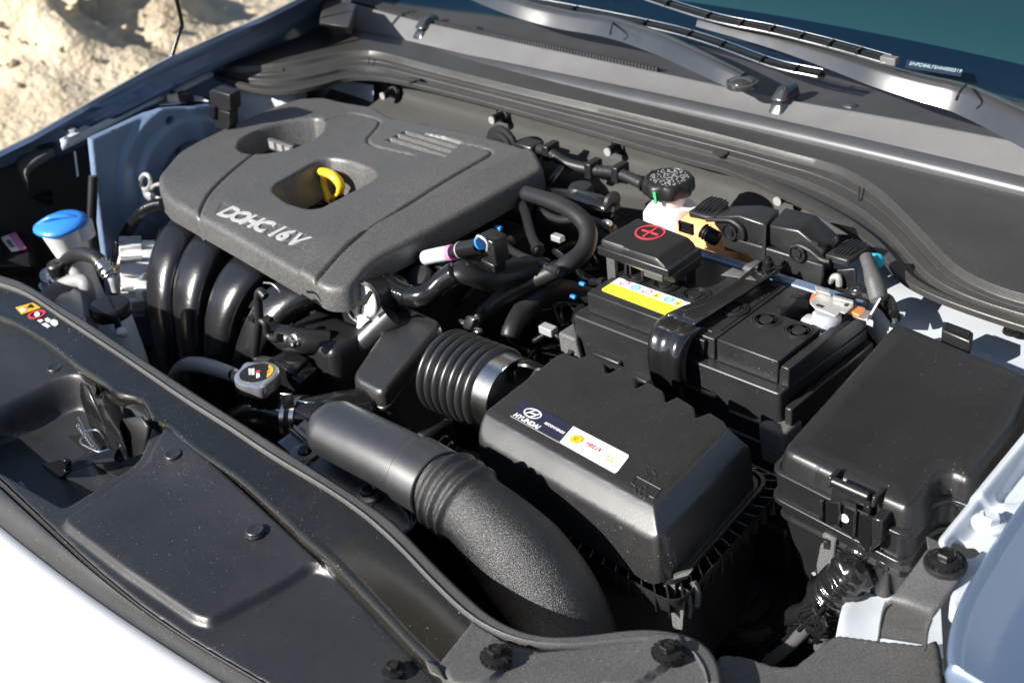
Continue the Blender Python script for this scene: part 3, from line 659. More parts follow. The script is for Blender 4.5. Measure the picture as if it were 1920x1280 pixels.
def cross_member():
    t = thing('cross_member', 'long glossy black bar with stickers crossing behind the front cover', 'cross member', (-.4, -.4, .74))
    Z1 = .772
    back = AL([(-330, 420), (-120, 498), (0, 537), (50, 555), (100, 589), (198, 653), (256, 692), (323, 738), (361, 764), (427, 804), (494, 851), (583, 904), (620, 927), (667, 959), (712, 995), (756, 1039), (801, 1085), (829, 1119), (856, 1143), (884, 1164), (915, 1188), (945, 1208), (975, 1220)], z=Z1)
    fr = AL([(-330, 436), (-120, 548), (0, 592), (40, 611), (84, 638), (134, 677), (191, 714), (215, 735), (262, 748), (285, 786), (311, 796), (337, 819), (375, 848), (442, 893), (506, 949), (562, 1002), (615, 1047), (696, 1129), (752, 1189), (801, 1238), (830, 1266), (860, 1296)], z=Z1)
    sm_ = lambda a, k: np.stack([np.convolve(np.pad(a[:, c], k // 2, mode='reflect', reflect_type='odd'), np.ones(k) / k, 'valid') for c in range(3)], 1)
    Bd, F = resample(crom(back, 6), 600), resample(crom(fr, 4), 120)
    B = sm_(np.array([Bd[np.argmin(np.linalg.norm(Bd - f, axis=1))] for f in F]), 9); rings = []
    for b, f in zip(B, F):
        d = f - b; L = np.linalg.norm(d); n = d / L; q = lambda s, h: b + n * s + np.array((0, 0, h))
        rings.append([q(-.002, -.012), q(.001, 0), q(.006, -.0015), q(L * .5, -.0015), q(L - .009, -.0012), q(L - .0055, -.0008), q(L - .0040, -.0012), q(L - .0026, -.0022), q(L - .0012, -.0040), q(L, -.0068), q(L + .001, -.016)])
    mk('bar_skin', strip3(rings), 'gloss', t, ang=50, solid=.0012)
    h = A(610, 968, z=Z1 - .002); mk('bar_hole', lathe([(.011, 0), (.010, .0005)], 24, h), 'lblack', t)
    h = A(28, 563, z=Z1); mk('bar_hole', lathe([(.010, 0), (.009, .0005)], 24, h - V(0, 0, .002)), 'lblack', t)
    # stickers
    zs = Z1 - .0002
    def on(px, py, dz=0): return A(px, py, z=zs + dz)
    quadpatch('warning_sticker', [on(29, 577), on(66, 567), on(78, 577), on(41, 590)], 'lorange', t, .0003)
    mk('warning_triangle', prism([on(50, 579), on(58, 571), on(64, 578)], zs + .0012, zs + .0016), 'lblack', t)
    mk('warning_line', prism([on(36, 581), on(44, 578.5), on(51, 584), on(43, 587)], zs + .0012, zs + .0016), 'letter', t)
    ring = [];
    c = on(69, 590)
    def ringmesh(c, r1, r0, z0, z1, n=28): return lathe([(r0, z0), (r1, z0), (r1, z1), (r0, z1), (r0, z0)], n, (c.x, c.y, 0))
    mk('stop_ring', ringmesh(c, .0105, .0075, zs + .0004, zs + .0009), 'lred', t)
    mk('hand_symbol', prism([on(64, 591), on(66, 586), on(71, 585), (on(75, 588)), on(74, 593), on(68, 595)], zs + .0004, zs + .0008), 'letter', t)
    mk('fan_symbol', joinvf(*[prism([on(x, y) for x, y in q], zs + .0003, zs + .0008) for q in
        [[(70, 601), (78, 599), (82, 602), (76, 605)], [(84, 599), (89, 596), (96, 600), (92, 604), (86, 603)], [(78, 608), (86, 606), (95, 612), (90, 615)], [(93, 604), (100, 599), (108, 602), (109, 609), (104, 612), (97, 609)]]]), 'letter', t)
    # matt rear strip, swinging round behind the duct
    s = thing('rear_trim_strip', 'dusty matt strip edging the bar and curling round behind the duct end', 'trim strip', (-.4, -.37, .74))
    o = AL([(-330, 404), (-120, 478), (0, 517), (40, 528), (72, 546), (100, 566), (136, 586), (185, 618), (256, 666), (319, 707), (360, 734), (418, 771), (492, 818), (550, 855), (614, 897), (645, 916), (689, 945), (738, 978), (763, 1003), (792, 1035), (816, 1060), (865, 1108), (905, 1145), (935, 1169), (963, 1183), (997, 1193), (1040, 1199), (1082, 1197), (1146, 1182), (1221, 1178), (1277, 1181), (1317, 1196), (1352, 1228), (1352, 1300)], z=.776)
    i = AL([(-330, 418), (-120, 496), (0, 534), (50, 551), (100, 585), (198, 649), (256, 688), (323, 734), (361, 760), (427, 800), (494, 847), (583, 900), (620, 922), (667, 954), (712, 990), (756, 1034), (801, 1080), (829, 1114), (856, 1138), (883, 1160), (908, 1180), (932, 1194), (963, 1207), (1010, 1219), (1082, 1216), (1146, 1202), (1221, 1196), (1270, 1200), (1300, 1212), (1325, 1240), (1325, 1300)], z=.7755)
    O, I = resample(crom(o, 6), 160), resample(crom(i, 6), 400)
    O = np.stack([np.convolve(np.pad(O[:, k], 3, mode='reflect', reflect_type='odd'), np.ones(7) / 7, 'valid') for k in range(3)], 1)
    # match running positions by nearest
    I2 = []
    for p in O:
        k = np.argmin(np.linalg.norm(I - p, axis=1)); I2.append(I[k])
    I2 = np.array(I2); I2 = np.stack([np.convolve(np.pad(I2[:, k], 4, mode='edge'), np.ones(9) / 9, 'valid') for k in range(3)], 1)
    rings = [[a + (0, .002, -.035), a + (0, .001, -.004), a + (0, 0, 0), a * .75 + b * .25 + (0, 0, .0012), a * .3 + b * .7 + (0, 0, .0005), a * .12 + b * .88 + (0, 0, .0012), a * .05 + b * .95 + (0, 0, .0028), b + (0, 0, .0024), b * 1.03 - a * .03 + (0, 0, -.0005), b * 1.05 - a * .05 + (0, 0, -.005)] for a, b in zip(O, I2)]
    mk('strip_skin', strip3(rings), 'strip', s, ang=60, solid=.001)
    # end plate with bolts
    e = thing('end_plate', 'matt grey plate with two flanged bolts at the bottom of the photo', 'plate', A(1050, 1250, z=.74))
    pl = [(p.x, p.y) for p in AL([(886, 1162), (955, 1209), (1015, 1220), (1082, 1214), (1146, 1200), (1221, 1194), (1268, 1197), (1300, 1210), (1335, 1245), (1350, 1330), (880, 1330), (816, 1250)], z=.7735)]
    R1 = np.array(rpoly(AL([(898, 1218), (925, 1203), (958, 1210), (964, 1235), (925, 1290), (850, 1300), (826, 1262)], z=.772), .012))
    R2 = np.array(rpoly(AL([(1225, 1195), (1268, 1190), (1292, 1215), (1265, 1250), (1190, 1300), (1110, 1300)], z=.772), .012))
    def zf(u, v):
        P = np.stack([u, v], 1); a, _ = sdf(P, R1); b, _ = sdf(P, R2)
        return .7738 + .005 * sstep(0, .003, a) + .006 * sstep(0, .003, b)
    hf('plate_skin', pl, zf, 'strip', e, cell=.002, r=.002, wall=.006)
    hexbolt('plate_bolt', 'black flanged bolt on the end plate, nearer the glossy bar', A(930, 1229, z=.7815), .98, group='bolts of the end plate')
    hexbolt('plate_bolt', 'black flanged bolt on the end plate, near the harness side', A(1252, 1221, z=.7815), .98, group='bolts of the end plate')
    mk('plate_lip', hexa(AL([(796, 1236), (822, 1247), (838, 1275), (806, 1262)], z=.766), AL([(796, 1236), (822, 1247), (838, 1275), (806, 1262)], z=.778)), 'strip', e, bevel=.002)
cross_member()

def bumper():
    t = thing('bumper_seal', 'black rubber band between the front cover and the white bumper', 'seal', (-.4, -.55, .7))
    a = AL([(-330, 562), (-120, 785), (0, 899), (52, 948), (101, 994), (169, 1057), (262, 1134), (356, 1198), (469, 1265), (560, 1318), (640, 1362)], z=.752)
    b = AL([(-350, 660), (-140, 868), (0, 983), (75, 1043), (160, 1107), (262, 1177), (375, 1250), (460, 1302), (560, 1360)], z=.728)
    P, Q = resample(crom(a, 8), 60), resample(crom(b, 8), 60)
    rings = [[p + (0, .001, -.006), p, p * .93 + q * .07 + (0, 0, -.003), p * .88 + q * .12 + (0, 0, -.005), p * .80 + q * .20 + (0, 0, .001), p * .62 + q * .38 + (0, 0, .004), p * .35 + q * .65 + (0, 0, .003), q + (0, 0, .0015), q + (0, 0, -.01)] for p, q in zip(P, Q)]
    mk('seal_skin', strip3(rings), 'panel', t, ang=60)
    u = thing('bumper', 'sunlit pale painted bumper edge filling the lower left corner', 'bumper', (-.4, -.6, .5))
    rings = [[q + (0, .004, -.012), q + (0, -.001, -.001), q + (.002, -.012, -.003), q + (.004, -.035, -.014), q + (.006, -.06, -.034), q + (.006, -.085, -.075), q + (.005, -.10, -.15), q + (.0, -.105, -.3), q + (0, -.08, -.6)] for q in resample(crom(b, 8), 60)]
    mk('bumper_skin', strip3(rings), 'paint', u, ang=180)
bumper()

def latch():
    t = thing('hood_latch', 'black steel hood latch with springs and a release paddle in the cover recess', 'latch', A(190, 820, z=.70))
    z = .76
    def plate(n, pts, m='shiny', th=.0025, parent=t):  # upright plates across y
        P = [A(*p[:2], y=p[2]) for p in pts]; return mk(n, loft([P, [p + V(th, th, 0) for p in P]]), m, parent, bevel=.0006, seg=1)
    plate('latch_plate', [(150, 717, -.43), (160, 722, -.432), (195, 800, -.44), (205, 850, -.445), (180, 835, -.444), (165, 790, -.438), (150, 745, -.432)])
    plate('latch_plate', [(183, 757, -.435), (193, 760, -.436), (222, 810, -.445), (236, 860, -.45), (222, 868, -.45), (200, 830, -.445), (186, 790, -.438)])
    plate('latch_plate', [(225, 785, -.43), (262, 780, -.428), (275, 800, -.43), (268, 850, -.44), (235, 860, -.445), (222, 820, -.44)], 'black')
    mk('latch_bridge', hexa(AL([(196, 742), (262, 768), (280, 800), (215, 770)], z=.735), AL([(198, 738), (264, 764), (282, 796), (217, 766)], z=.745)), 'shiny', t, bevel=.002)
    mk('pivot_bolt', xf(lathe([(.011, 0), (.011, .004), (.0085, .005), (.0085, .014), (.0065, .0155), (.004, .0155), (.0035, .012), (.001, .012)], 20), Matrix.Translation(A(272, 810, z=.742)) @ Matrix.Rotation(R(-90), 4, 'Y') @ Matrix.Rotation(R(25), 4, 'X')), 'blackbolt', t)
    mk('top_bolt', xf(lathe([(.009, 0), (.009, .003), (.006, .004), (.006, .009), (.003, .009)], 18), Matrix.Translation(A(188, 732, z=.752)) @ Matrix.Rotation(R(60), 4, 'X')), 'blackbolt', t)
    # springs
    a, b = A(148, 800, z=.735), A(176, 838, z=.725)
    pts = [a.lerp(b, k / 60) + V(.005 * math.cos(k * .9), .0, .005 * math.sin(k * .9)) for k in range(61)]
    mk('spring_coil', tube(pts, .0009, 6, smoothp=False), 'steel', t)
    for q in [[(146, 782), (150, 792), (168, 818), (188, 846)], [(148, 800), (158, 812), (150, 828), (170, 840)], [(158, 808), (182, 806), (196, 822)], [(165, 838), (185, 846), (205, 842)]]:
        mk('spring_wire', tube(AL(q, z=.738), .0011, 6), 'steel', t)
    # release paddle
    mk('release_arm', tube([A(118, 882, z=.728), A(150, 868, z=.730), A(175, 858, z=.732), A(220, 853, z=.735)], [.006, .008, .010, .009], 10, flat=(1, .5)), 'shiny', t)
    P = [A(*p, y=-.50) for p in [(44, 893), (50, 885), (60, 877), (112, 860), (119, 862), (122, 868), (122, 888), (112, 896), (55, 918), (46, 918), (44, 910)]]
    mk('release_paddle', loft([P, [p + V(.004, .006, 0) for p in P]]), 'shiny', t, bevel=.0015)
    mk('paddle_lip', hexa([A(33, 905, z=.722), A(46, 923, z=.722), A(52, 918, z=.722), A(40, 900, z=.722)], [A(33, 905, z=.725), A(46, 923, z=.725), A(52, 918, z=.725), A(40, 900, z=.725)]), 'wiper', t)
    mk('recess_window', prism([A(*p, z=.72) for p in [(125, 812), (160, 806), (250, 870), (228, 892), (180, 868)]], .7135, .716), 'lblack', t)
latch()
# ============================================================ ENGINE COVER
def engine_cover():
    ZT = .800
    t = thing('engine_cover', 'large speckled grey plastic engine cover lettered DOHC 16V', 'engine cover', (-.72, .03, .74))
    oz = lambda pts, z=ZT: [(p.x, p.y) for p in AL(pts, z=z)]
    out = rpoly(oz([(299, 347), (338, 300), (372, 280), (430, 252), (520, 211), (560, 196), (610, 193), (650, 204), (705, 214), (735, 236), (775, 243), (860, 261), (945, 281), (1006, 300), (1022, 330), (930, 384), (815, 447), (735, 488), (697, 512), (655, 549), (612, 549), (540, 512), (380, 423), (318, 388), (302, 370)], .788), .012)
    h1 = rpoly(oz([(447, 281), (452, 263), (480, 246), (525, 232), (560, 226), (598, 222), (608, 232), (603, 252), (585, 268), (545, 284), (500, 291), (462, 291)]), .012)
    h2 = rpoly(oz([(513, 364), (521, 350), (560, 328), (592, 309), (616, 302), (650, 307), (690, 322), (707, 336), (690, 350), (640, 376), (600, 397), (578, 398), (540, 386)]), .010)
    sl = np.array([(p.x, p.y) for p in [V(*q) for q in crom(AL([(369, 430), (372, 405), (392, 370), (430, 330), (476, 292)], z=ZT), 8)]])
    sr = np.array(oz([(592, 519), (640, 480), (700, 432), (810, 361), (919, 294)]))
    st = np.array([(p[0], p[1]) for p in crom(AL([(919, 294), (921, 287), (905, 280), (860, 271)], z=ZT), 8)])
    sk = np.array([(p[0], p[1]) for p in crom(AL([(604, 236), (608, 229), (625, 222), (655, 214), (685, 218), (706, 226), (712, 234), (700, 252), (690, 268), (705, 280), (775, 297)], z=ZT), 6)])
    ridge = np.array(oz([(600, 480), (700, 425), (800, 350), (900, 290)]))
    def dline(P, L):
        best = np.full(len(P), 1e9)
        for a, b in zip(L[:-1], L[1:]):
            e = b - a; q = np.clip(((P - a) @ e) / (e @ e + 1e-12), 0, 1); best = np.minimum(best, np.hypot(*(P - (a + q[:, None] * e)).T))
        return best
    plate = np.array(oz([(417, 385), (578, 449), (566, 470), (405, 402)]))
    ribp = np.array(oz([(764, 247), (872, 266), (836, 301), (716, 272)]))
    sx, sy = A(810, 361, z=ZT).x, 0
    xr = np.mean([q[0] for q in sr])
    def zf(u, v):
        P = np.stack([u, v], 1)
        g = lambda L, w_, d: -d * np.exp(-(dline(P, L) / w_) ** 2)
        z = np.full(len(u), ZT)
        z = z + .006 * np.exp(-((u + .70) / .26) ** 2) - .006 * sstep(xr - .012, xr + .075, u)        # crown, right flank falls away
        z = z - .009 * sstep(-.08, -.17, v) - .003 * sstep(.10, .24, v)
        z = z + g(sl, .0022, .004) + g(sr, .0024, .0045) + g(st, .002, .003) + g(sk, .002, .003)
        z = z + .004 * sstep(xr - .004, xr + .001, u) * sstep(-.2, -.19, v)                                   # right band sits a step higher
        z = z - .004 * sstep(-.835, -.845, u + .25 * (v + .05)) * 0
        s_, _ = sdf(P, plate); z = z - .0012 * sstep(-.0012, .0012, s_)
        s_, _ = sdf(P, ribp); rb = (.5 + .5 * np.sin((v - .14) * 2 * math.pi / .0155)); z = z - .0055 * sstep(0, .004, s_) * sstep(.35, .6, rb)
        # soft valley running back from the dipstick well
        return z
    # wells: upper skin has two openings; dark tray below
    hf('cover_shell', out, zf, 'cover', t, cell=.0017, r=.0085, wall=.022, draft=.0015, holes=(h1, h2), hr=.006, hwall=.045, hdraft=.011, ang=50)
    g = mk('cover_letters', ([], []), 'letter') if False else None
    a, b = A(424, 402, z=ZT - .0015), A(566, 460, z=ZT - .0015)
    c = (a + b) / 2; c.z = ZT - .0065
    # each letter its own raised piece
    U = (b - a).normalized(); word = 'DOHC 16V'; adv = [.0, 1.0, 2.0, 2.95, 4.15, 4.75, 5.7]; L = (b - a).length
    k = 0; pos = {'0': .045, '1': .195, '2': .350, '3': .500, '5': .680, '6': .785, '7': .935}
    for i, ch in enumerate(word):
        if ch == ' ': continue
        p = a + (b - a) * (pos[str(i)] if str(i) in pos else 0)
        q = V(p.x, p.y + .000, 0); zz = ZT + .006 * math.exp(-((q.x + .70) / .26) ** 2) - .009 * float(sstep(-.08, -.17, np.array([q.y]))[0]) - .0008
        text('cover_letter', ch, 'dletter', t, V(q.x, q.y, zz), U, V(0, 1, .10),   .033, ext=.0012, bold=.0010, sx=1.12, shear=.15)
    # oil cap
    o = thing('oil_filler_cap', 'black oil filler cap with an upright grip inside the oval well', 'oil cap', A(525, 280, z=.76))
    cc = A(528, 284, z=.768)
    mk('cap_disc', lathe([(.034, -.03), (.034, -.004), (.030, 0), (.001, .001)], 36, cc, wob=lambda a, i: 1 + (.03 * math.cos(a * 12) if i < 2 else 0)), 'black', o)
    p = AL([(505, 257), (552, 272), (550, 284), (503, 272)], z=.79)
    g0, g1 = A(504, 258, z=.792), A(551, 273, z=.792)
    mk('cap_grip', hexa([g0 + V(0, -.004, -.018), g1 + V(0, -.004, -.018), g1 + V(0, .004, -.018), g0 + V(0, .004, -.018)], [g0 + V(0, -.004, 0), g1 + V(0, -.004, 0), g1 + V(0, .004, 0), g0 + V(0, .004, 0)]), 'strip', o, bevel=.002)
    for f in (.18, .5, .82):
        q = g0.lerp(g1, f); mk('grip_window', hexa([q + V(-.006, -.0052, -.013), q + V(.006, -.0052, -.013), q + V(.006, -.0038, -.013), q + V(-.006, -.0038, -.013)], [q + V(-.006, -.0052, -.003), q + V(.006, -.0052, -.003), q + V(.006, -.0038, -.003), q + V(-.006, -.0038, -.003)]), 'lgrey', o)
    text('cap_print', 'SAE 5W-20', 'lyellow', o, A(530, 280, z=.7705), g1 - g0, V(0, 1, 0), .008, bold=.0002)
    # dipstick
    d = thing('dipstick', 'yellow oil dipstick handle rising in the square well', 'dipstick', A(620, 370, z=.75))
    P = [A(618, 374, y=.055)] * 12
    DP = lambda *q: [A(a, b, y=.055) for a, b in q]
    mk('dipstick_handle', tube(DP((588, 333), (592, 325), (604, 322), (620, 327), (632, 337), (639, 349), (637, 360)), [.0040, .0062, .0070, .0072, .0072, .0070, .0058], 14, 8, flat=(1, .8)), 'yellow', d, ang=180)
    mk('dipstick_leg', tube(DP((606, 328), (607, 345), (611, 360), (618, 376)), [.0056, .0050, .0056, .0070], 14, 8, flat=(1, .8)), 'yellow', d, ang=180)
    mk('dipstick_brace', tube(DP((638, 356), (631, 366), (621, 374)), [.0030, .0026, .0034], 12, 8), 'yellow', d, ang=180)
    mk('dipstick_stem', cyl((P[11].x - .003, .062, P[11].z - .05), .004, .05, 12), 'yellow', d)
    mk('dipstick_tube', tube([V(P[11].x, .07, P[11].z - .03), V(P[11].x + .02, .05, P[11].z - .035), V(P[11].x + .06, .04, P[11].z - .06)], .008, 12), 'steel', d)
    b_ = thing('well_bolt', 'small steel bolt head at the bottom of the square well', 'bolt', A(604, 386, z=.745))
    mk('bolt_head', lathe([(.007, 0), (.007, .006), (.004, .008)], 6, A(576, 388, z=.750)), 'blackbolt', b_)
    mk('bolt_ring', lathe([(.013, 0), (.013, .003), (.010, .003), (.010, 0), (.013, 0)], 24, A(604, 388, z=.748)), 'steel', b_)
    # engine block under the cover
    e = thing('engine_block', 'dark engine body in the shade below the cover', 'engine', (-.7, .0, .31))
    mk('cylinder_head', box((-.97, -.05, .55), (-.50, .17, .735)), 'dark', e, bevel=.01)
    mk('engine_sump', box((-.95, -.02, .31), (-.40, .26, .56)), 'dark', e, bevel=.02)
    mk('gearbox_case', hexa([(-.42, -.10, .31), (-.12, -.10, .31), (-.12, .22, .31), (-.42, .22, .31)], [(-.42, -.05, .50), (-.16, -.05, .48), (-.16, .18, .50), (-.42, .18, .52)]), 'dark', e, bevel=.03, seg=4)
    mk('front_cover', box((-.99, -.04, .45), (-.955, .20, .74)), 'block', e, bevel=.01)
engine_cover()

# ============================================================ INTAKE MANIFOLD
def manifold():
    t = thing('intake_manifold', 'glossy black manifold of four arched runners below the cover front', 'intake manifold', (-.7, -.12, .5))
    base = [-.875, -.805, -.712, -.606]; low = [-.842, -.780, -.718, -.658]
    for k, x in enumerate(base):
        yz = [(-.02, .735), (-.07, .741), (-.118, .742), (-.155, .728), (-.182, .692), (-.194, .64), (-.193, .58), (-.18, .50)]
        pts = crom([V(x + (low[k] - x) * min(1, max(0, (j - 2) / 3)), y, z + .002 * (k % 2)) for j, (y, z) in enumerate(yz)], 8); rings = []; n = 32
        for i, p in enumerate(pts):
            d = pts[min(i + 1, len(pts) - 1)] - pts[max(i - 1, 0)]; d[0] = 0; d /= np.linalg.norm(d); u = np.array((0, -d[2], d[1])); s = np.array((1., 0, 0))
            f = i / (len(pts) - 1); wx = .0345 - .0075 * float(sstep(.25, .6, np.array([f]))[0]) - .0012 * math.sin(f * 8 + k); wy = .021 + .004 * math.sin(f * 7 + 1)
            rings.append([p + s * wx * np.sign(math.cos(q)) * abs(math.cos(q)) ** .75 + u * wy * np.sign(math.sin(q)) * abs(math.sin(q)) ** .75 for q in [2 * math.pi * j / n for j in range(n)]])
        mk('runner', loft(rings), 'runner', t, ang=60)
        mid = [pts[i] + np.array((-.0265, -.003, 0)) for i in range(14, 50)]
        mk('mould_seam', tube(mid[::4], .0012, 6, 4), 'runner', t)
    p0 = V(base[0] - .03, -.13, .50); mk('plenum', hexa([(base[0] - .03, -.20, .40), (base[3] + .06, -.20, .40), (base[3] + .06, -.08, .40), (base[0] - .03, -.08, .40)], [(base[0] - .03, -.21, .60), (base[3] + .06, -.21, .60), (base[3] + .06, -.08, .62), (base[0] - .03, -.08, .62)]), 'black', t, bevel=.02, seg=4)
    # side flange at left
    mk('side_flange', tube(AL([(306, 430), (300, 470), (298, 520), (304, 570)], y=-.09), .006, 8), 'black', t)
    # yellow paint dot
    mk('paint_dot', lathe([(.003, 0), (.002, .002)], 12, A(627, 567, y=-.13), (0, -1, 0)), 'yellow', t)
    # thin vacuum hose rising in front of the last runner
    h = thing('vacuum_hose', 'thin black hose bent upright in front of the last manifold runner', 'hose', A(480, 600, y=-.20))
    mk('hose_tube', tube([A(a, b, y=-.215) for a, b in [(498, 556), (488, 547), (484, 560), (486, 600), (481, 640), (478, 662), (484, 674), (500, 676), (520, 678)]], .0052, 12), 'rubber', h)
    mk('hose_tee', tube([A(a, b, y=-.215) for a, b in [(486, 598), (497, 606), (502, 625), (512, 634), (524, 632)]], .0045, 12), 'rubber', h)
    mk('hose_clip', tube([A(a, b, y=-.20) for a, b in [(495, 530), (510, 532), (520, 540), (524, 548)]], .0014, 6), 'steel', h)
    for a, b in [(474, 598), (504, 598)]: mk('hose_band', box(A(a, b, y=-.218) - V(.005, .003, .003), A(a, b, y=-.218) + V(.005, .003, .003)), 'black', h)
    # throttle body with electric plug and round bore
    b_ = thing('throttle_valve', 'black throttle body with a plug and a bolt left of the resonator', 'throttle', A(600, 660, z=.6))
    c = A(610, 660, y=-.17)
    mk('throttle_case', hexa([c + V(-.075, -.03, -.09), c + V(.05, -.03, -.09), c + V(.05, .04, -.09), c + V(-.075, .04, -.09)], [c + V(-.055, -.02, .025), c + V(.045, -.02, .028), c + V(.045, .04, .03), c + V(-.055, .04, .025)]), 'black', b_, bevel=.012, seg=4)
    mk('throttle_arm', tube([A(523, 628, y=-.20), A(540, 634, y=-.20), A(575, 640, y=-.19), A(620, 640, y=-.17)], [.013, .016, .015, .014], 16), 'black', b_, ang=60)
    q = A(556, 637, y=-.215); mk('throttle_bolt', xf(lathe([(.0085, 0), (.0085, .004), (.0065, .005), (.0065, .010), (.003, .011)], 20), Matrix.Translation(q) @ Matrix.Rotation(R(80), 4, 'X')), 'steel', b_)
    q = A(547, 690, y=-.21)
    for k, (dx, dz, sx_, sz) in enumerate([(0, 0, .026, .016), (.006, .003, .016, .022), (-.016, .0, .010, .012), (.024, -.004, .010, .018)]):
        mk('plug_block', hexa([q + V(dx - sx_, -.02, dz - sz), q + V(dx + sx_, -.02, dz - sz - .006), q + V(dx + sx_, .012, dz - sz), q + V(dx - sx_, .012, dz - sz)], [q + V(dx - sx_, -.016, dz + sz * .6), q + V(dx + sx_, -.016, dz + sz * .6 - .006), q + V(dx + sx_, .012, dz + sz * .6), q + V(dx - sx_, .012, dz + sz * .6)]), 'shiny', b_, bevel=.002)
    for k in range(5): mk('plug_wire', tube([q + V(.02, -.014 + k * .003, -.015), q + V(.026 + k * .002, -.016, -.035), q + V(.02, 0, -.07)], .0014, 6), ['lgreen', 'lpink', 'black', 'black', 'black'][k], b_)
    # the resonator neck on the left
    n_ = thing('intake_elbow', 'short matt elbow joining the throttle body and the resonator box', 'elbow', A(660, 640, z=.6))
    mk('elbow_tube', tube([A(636, 664, y=-.15), A(650, 660, y=-.15), A(672, 648, y=-.145), A(700, 622, y=-.13), A(735, 590, y=-.11)], [.0150, .0155, .0150, .0145, .018], 24), 'duct', n_, ang=60)
manifold()

# ============================================================ RESONATOR, BELLOWS
def resonator():
    t = thing('resonator_box', 'tall black resonator box with a rounded lid left of the bellows hose', 'resonator', (-.42, -.12, .6))
    FL, FR, BR, BL = A(657, 706, z=.728), A(717, 738, z=.728), A(832, 602, z=.748), A(752, 566, z=.748)
    P = [(p.x, p.y) for p in (FL, FR, BR, BL)]
    pl = rpoly(P, .014)
    y0, y1 = FL.y, BR.y
    def zf(u, v): return .728 + (v - y0) / (y1 - y0) * .020
    hf('lid', pl, zf, 'box', t, cell=.0018, r=.0065, wall=.014, draft=.001, ang=60)
    c = np.mean(P, 0); big = [((p[0] - c[0]) * 1.04 + c[0], (p[1] - c[1]) * 1.03 + c[1]) for p in pl]
    z = [zf(0, p[1]) for p in big]
    r0 = [V(p[0], p[1], q - .020) for p, q in zip(big, z)]; r1 = [V(p[0], p[1], q - .025) for p, q in zip(big, z)]
    mk('lid_rim', loft([r1, r0]), 'box', t, bevel=.0012)
    lo = [((p[0] - c[0]) * .98 + c[0], (p[1] - c[1]) * .98 + c[1]) for p in pl]
    r2 = [V(p[0], p[1], q - .024) for p, q in zip(lo, z)]; r3 = [V((p[0] - c[0]) * .9 + c[0] + .012, (p[1] - c[1]) * .8 + c[1] + .01, .645) for p in lo]
    mk('box_body', loft([r3, r2]), 'box', t, ang=50)
    mk('box_foot', box((FR.x - .03, FR.y + .03, .56), (FR.x + .02, FR.y + .08, .66)), 'black', t, bevel=.006)
    # bellows
    b = thing('bellows_hose', 'ribbed black rubber bellows hose between the resonator and the filter box', 'hose', (-.29, -.12, .66))
    c0, c1 = A(802, 672, y=-.165), A(972, 757, y=-.165)
    
    x0, x1 = c0.x, c1.x; zc = .700; yc = -.165
    L = x1 - x0; n = 150; rings = []
    A0 = A(835, 692, y=-.145); B0 = A(952, 738, y=-.14); 
    for k in range(n + 1):
        f = k / n; p = np.array(A0.lerp(B0, f)); rib = abs(math.sin(f * math.pi * 7.0 / .86)) if f < .86 else 0
        r_ =   .0375 + (.0098 * (rib ** .42) if f < .86 else .0) + (.001 if f > .88 else 0)
        if f < .03: r_ = .036
        rings.append([p + np.array((0, r_ * math.cos(a), r_ * 1.0 * math.sin(a))) for a in [2 * math.pi * j / 56 for j in range(56)]])
    mk('bellows_tube', loft(rings), 'bellow', b, ang=180)
    # steel band clamp
    q = A0.lerp(B0, .95)
    h = thing('hose_clamp', 'bright steel band clamp on the bellows where it enters the filter box', 'clamp', q)
    mk('clamp_band', lathe([(.0400, -.014), (.0418, -.014), (.0418, .014), (.0400, .014), (.0400, -.014)], 56, q, (1, 0, 0)), 'steel', h, ang=30)
    e = A(960, 690, y=-.13)
    mk('clamp_ear', hexa([e + V(-.012, -.01, -.012), e + V(.012, -.01, -.012), e + V(.012, .02, -.012), e + V(-.012, .02, -.012)], [e + V(-.009, -.006, .004), e + V(.010, -.006, .004), e + V(.010, .02, .004), e + V(-.009, .02, .004)]), 'blackbolt', h, bevel=.002)
    mk('clamp_tang', tube([e + V(.0, 0, .006), e + V(.02, .005, .010), e + V(.034, .01, .006)], .003, 8, flat=(2, 1)), 'blackbolt', h)
    mk('clamp_hook', tube([e + V(.026, -.004, -.004), e + V(.038, .002, .012), e + V(.044, .004, .0)], .0018, 8), 'steel', h)
resonator()
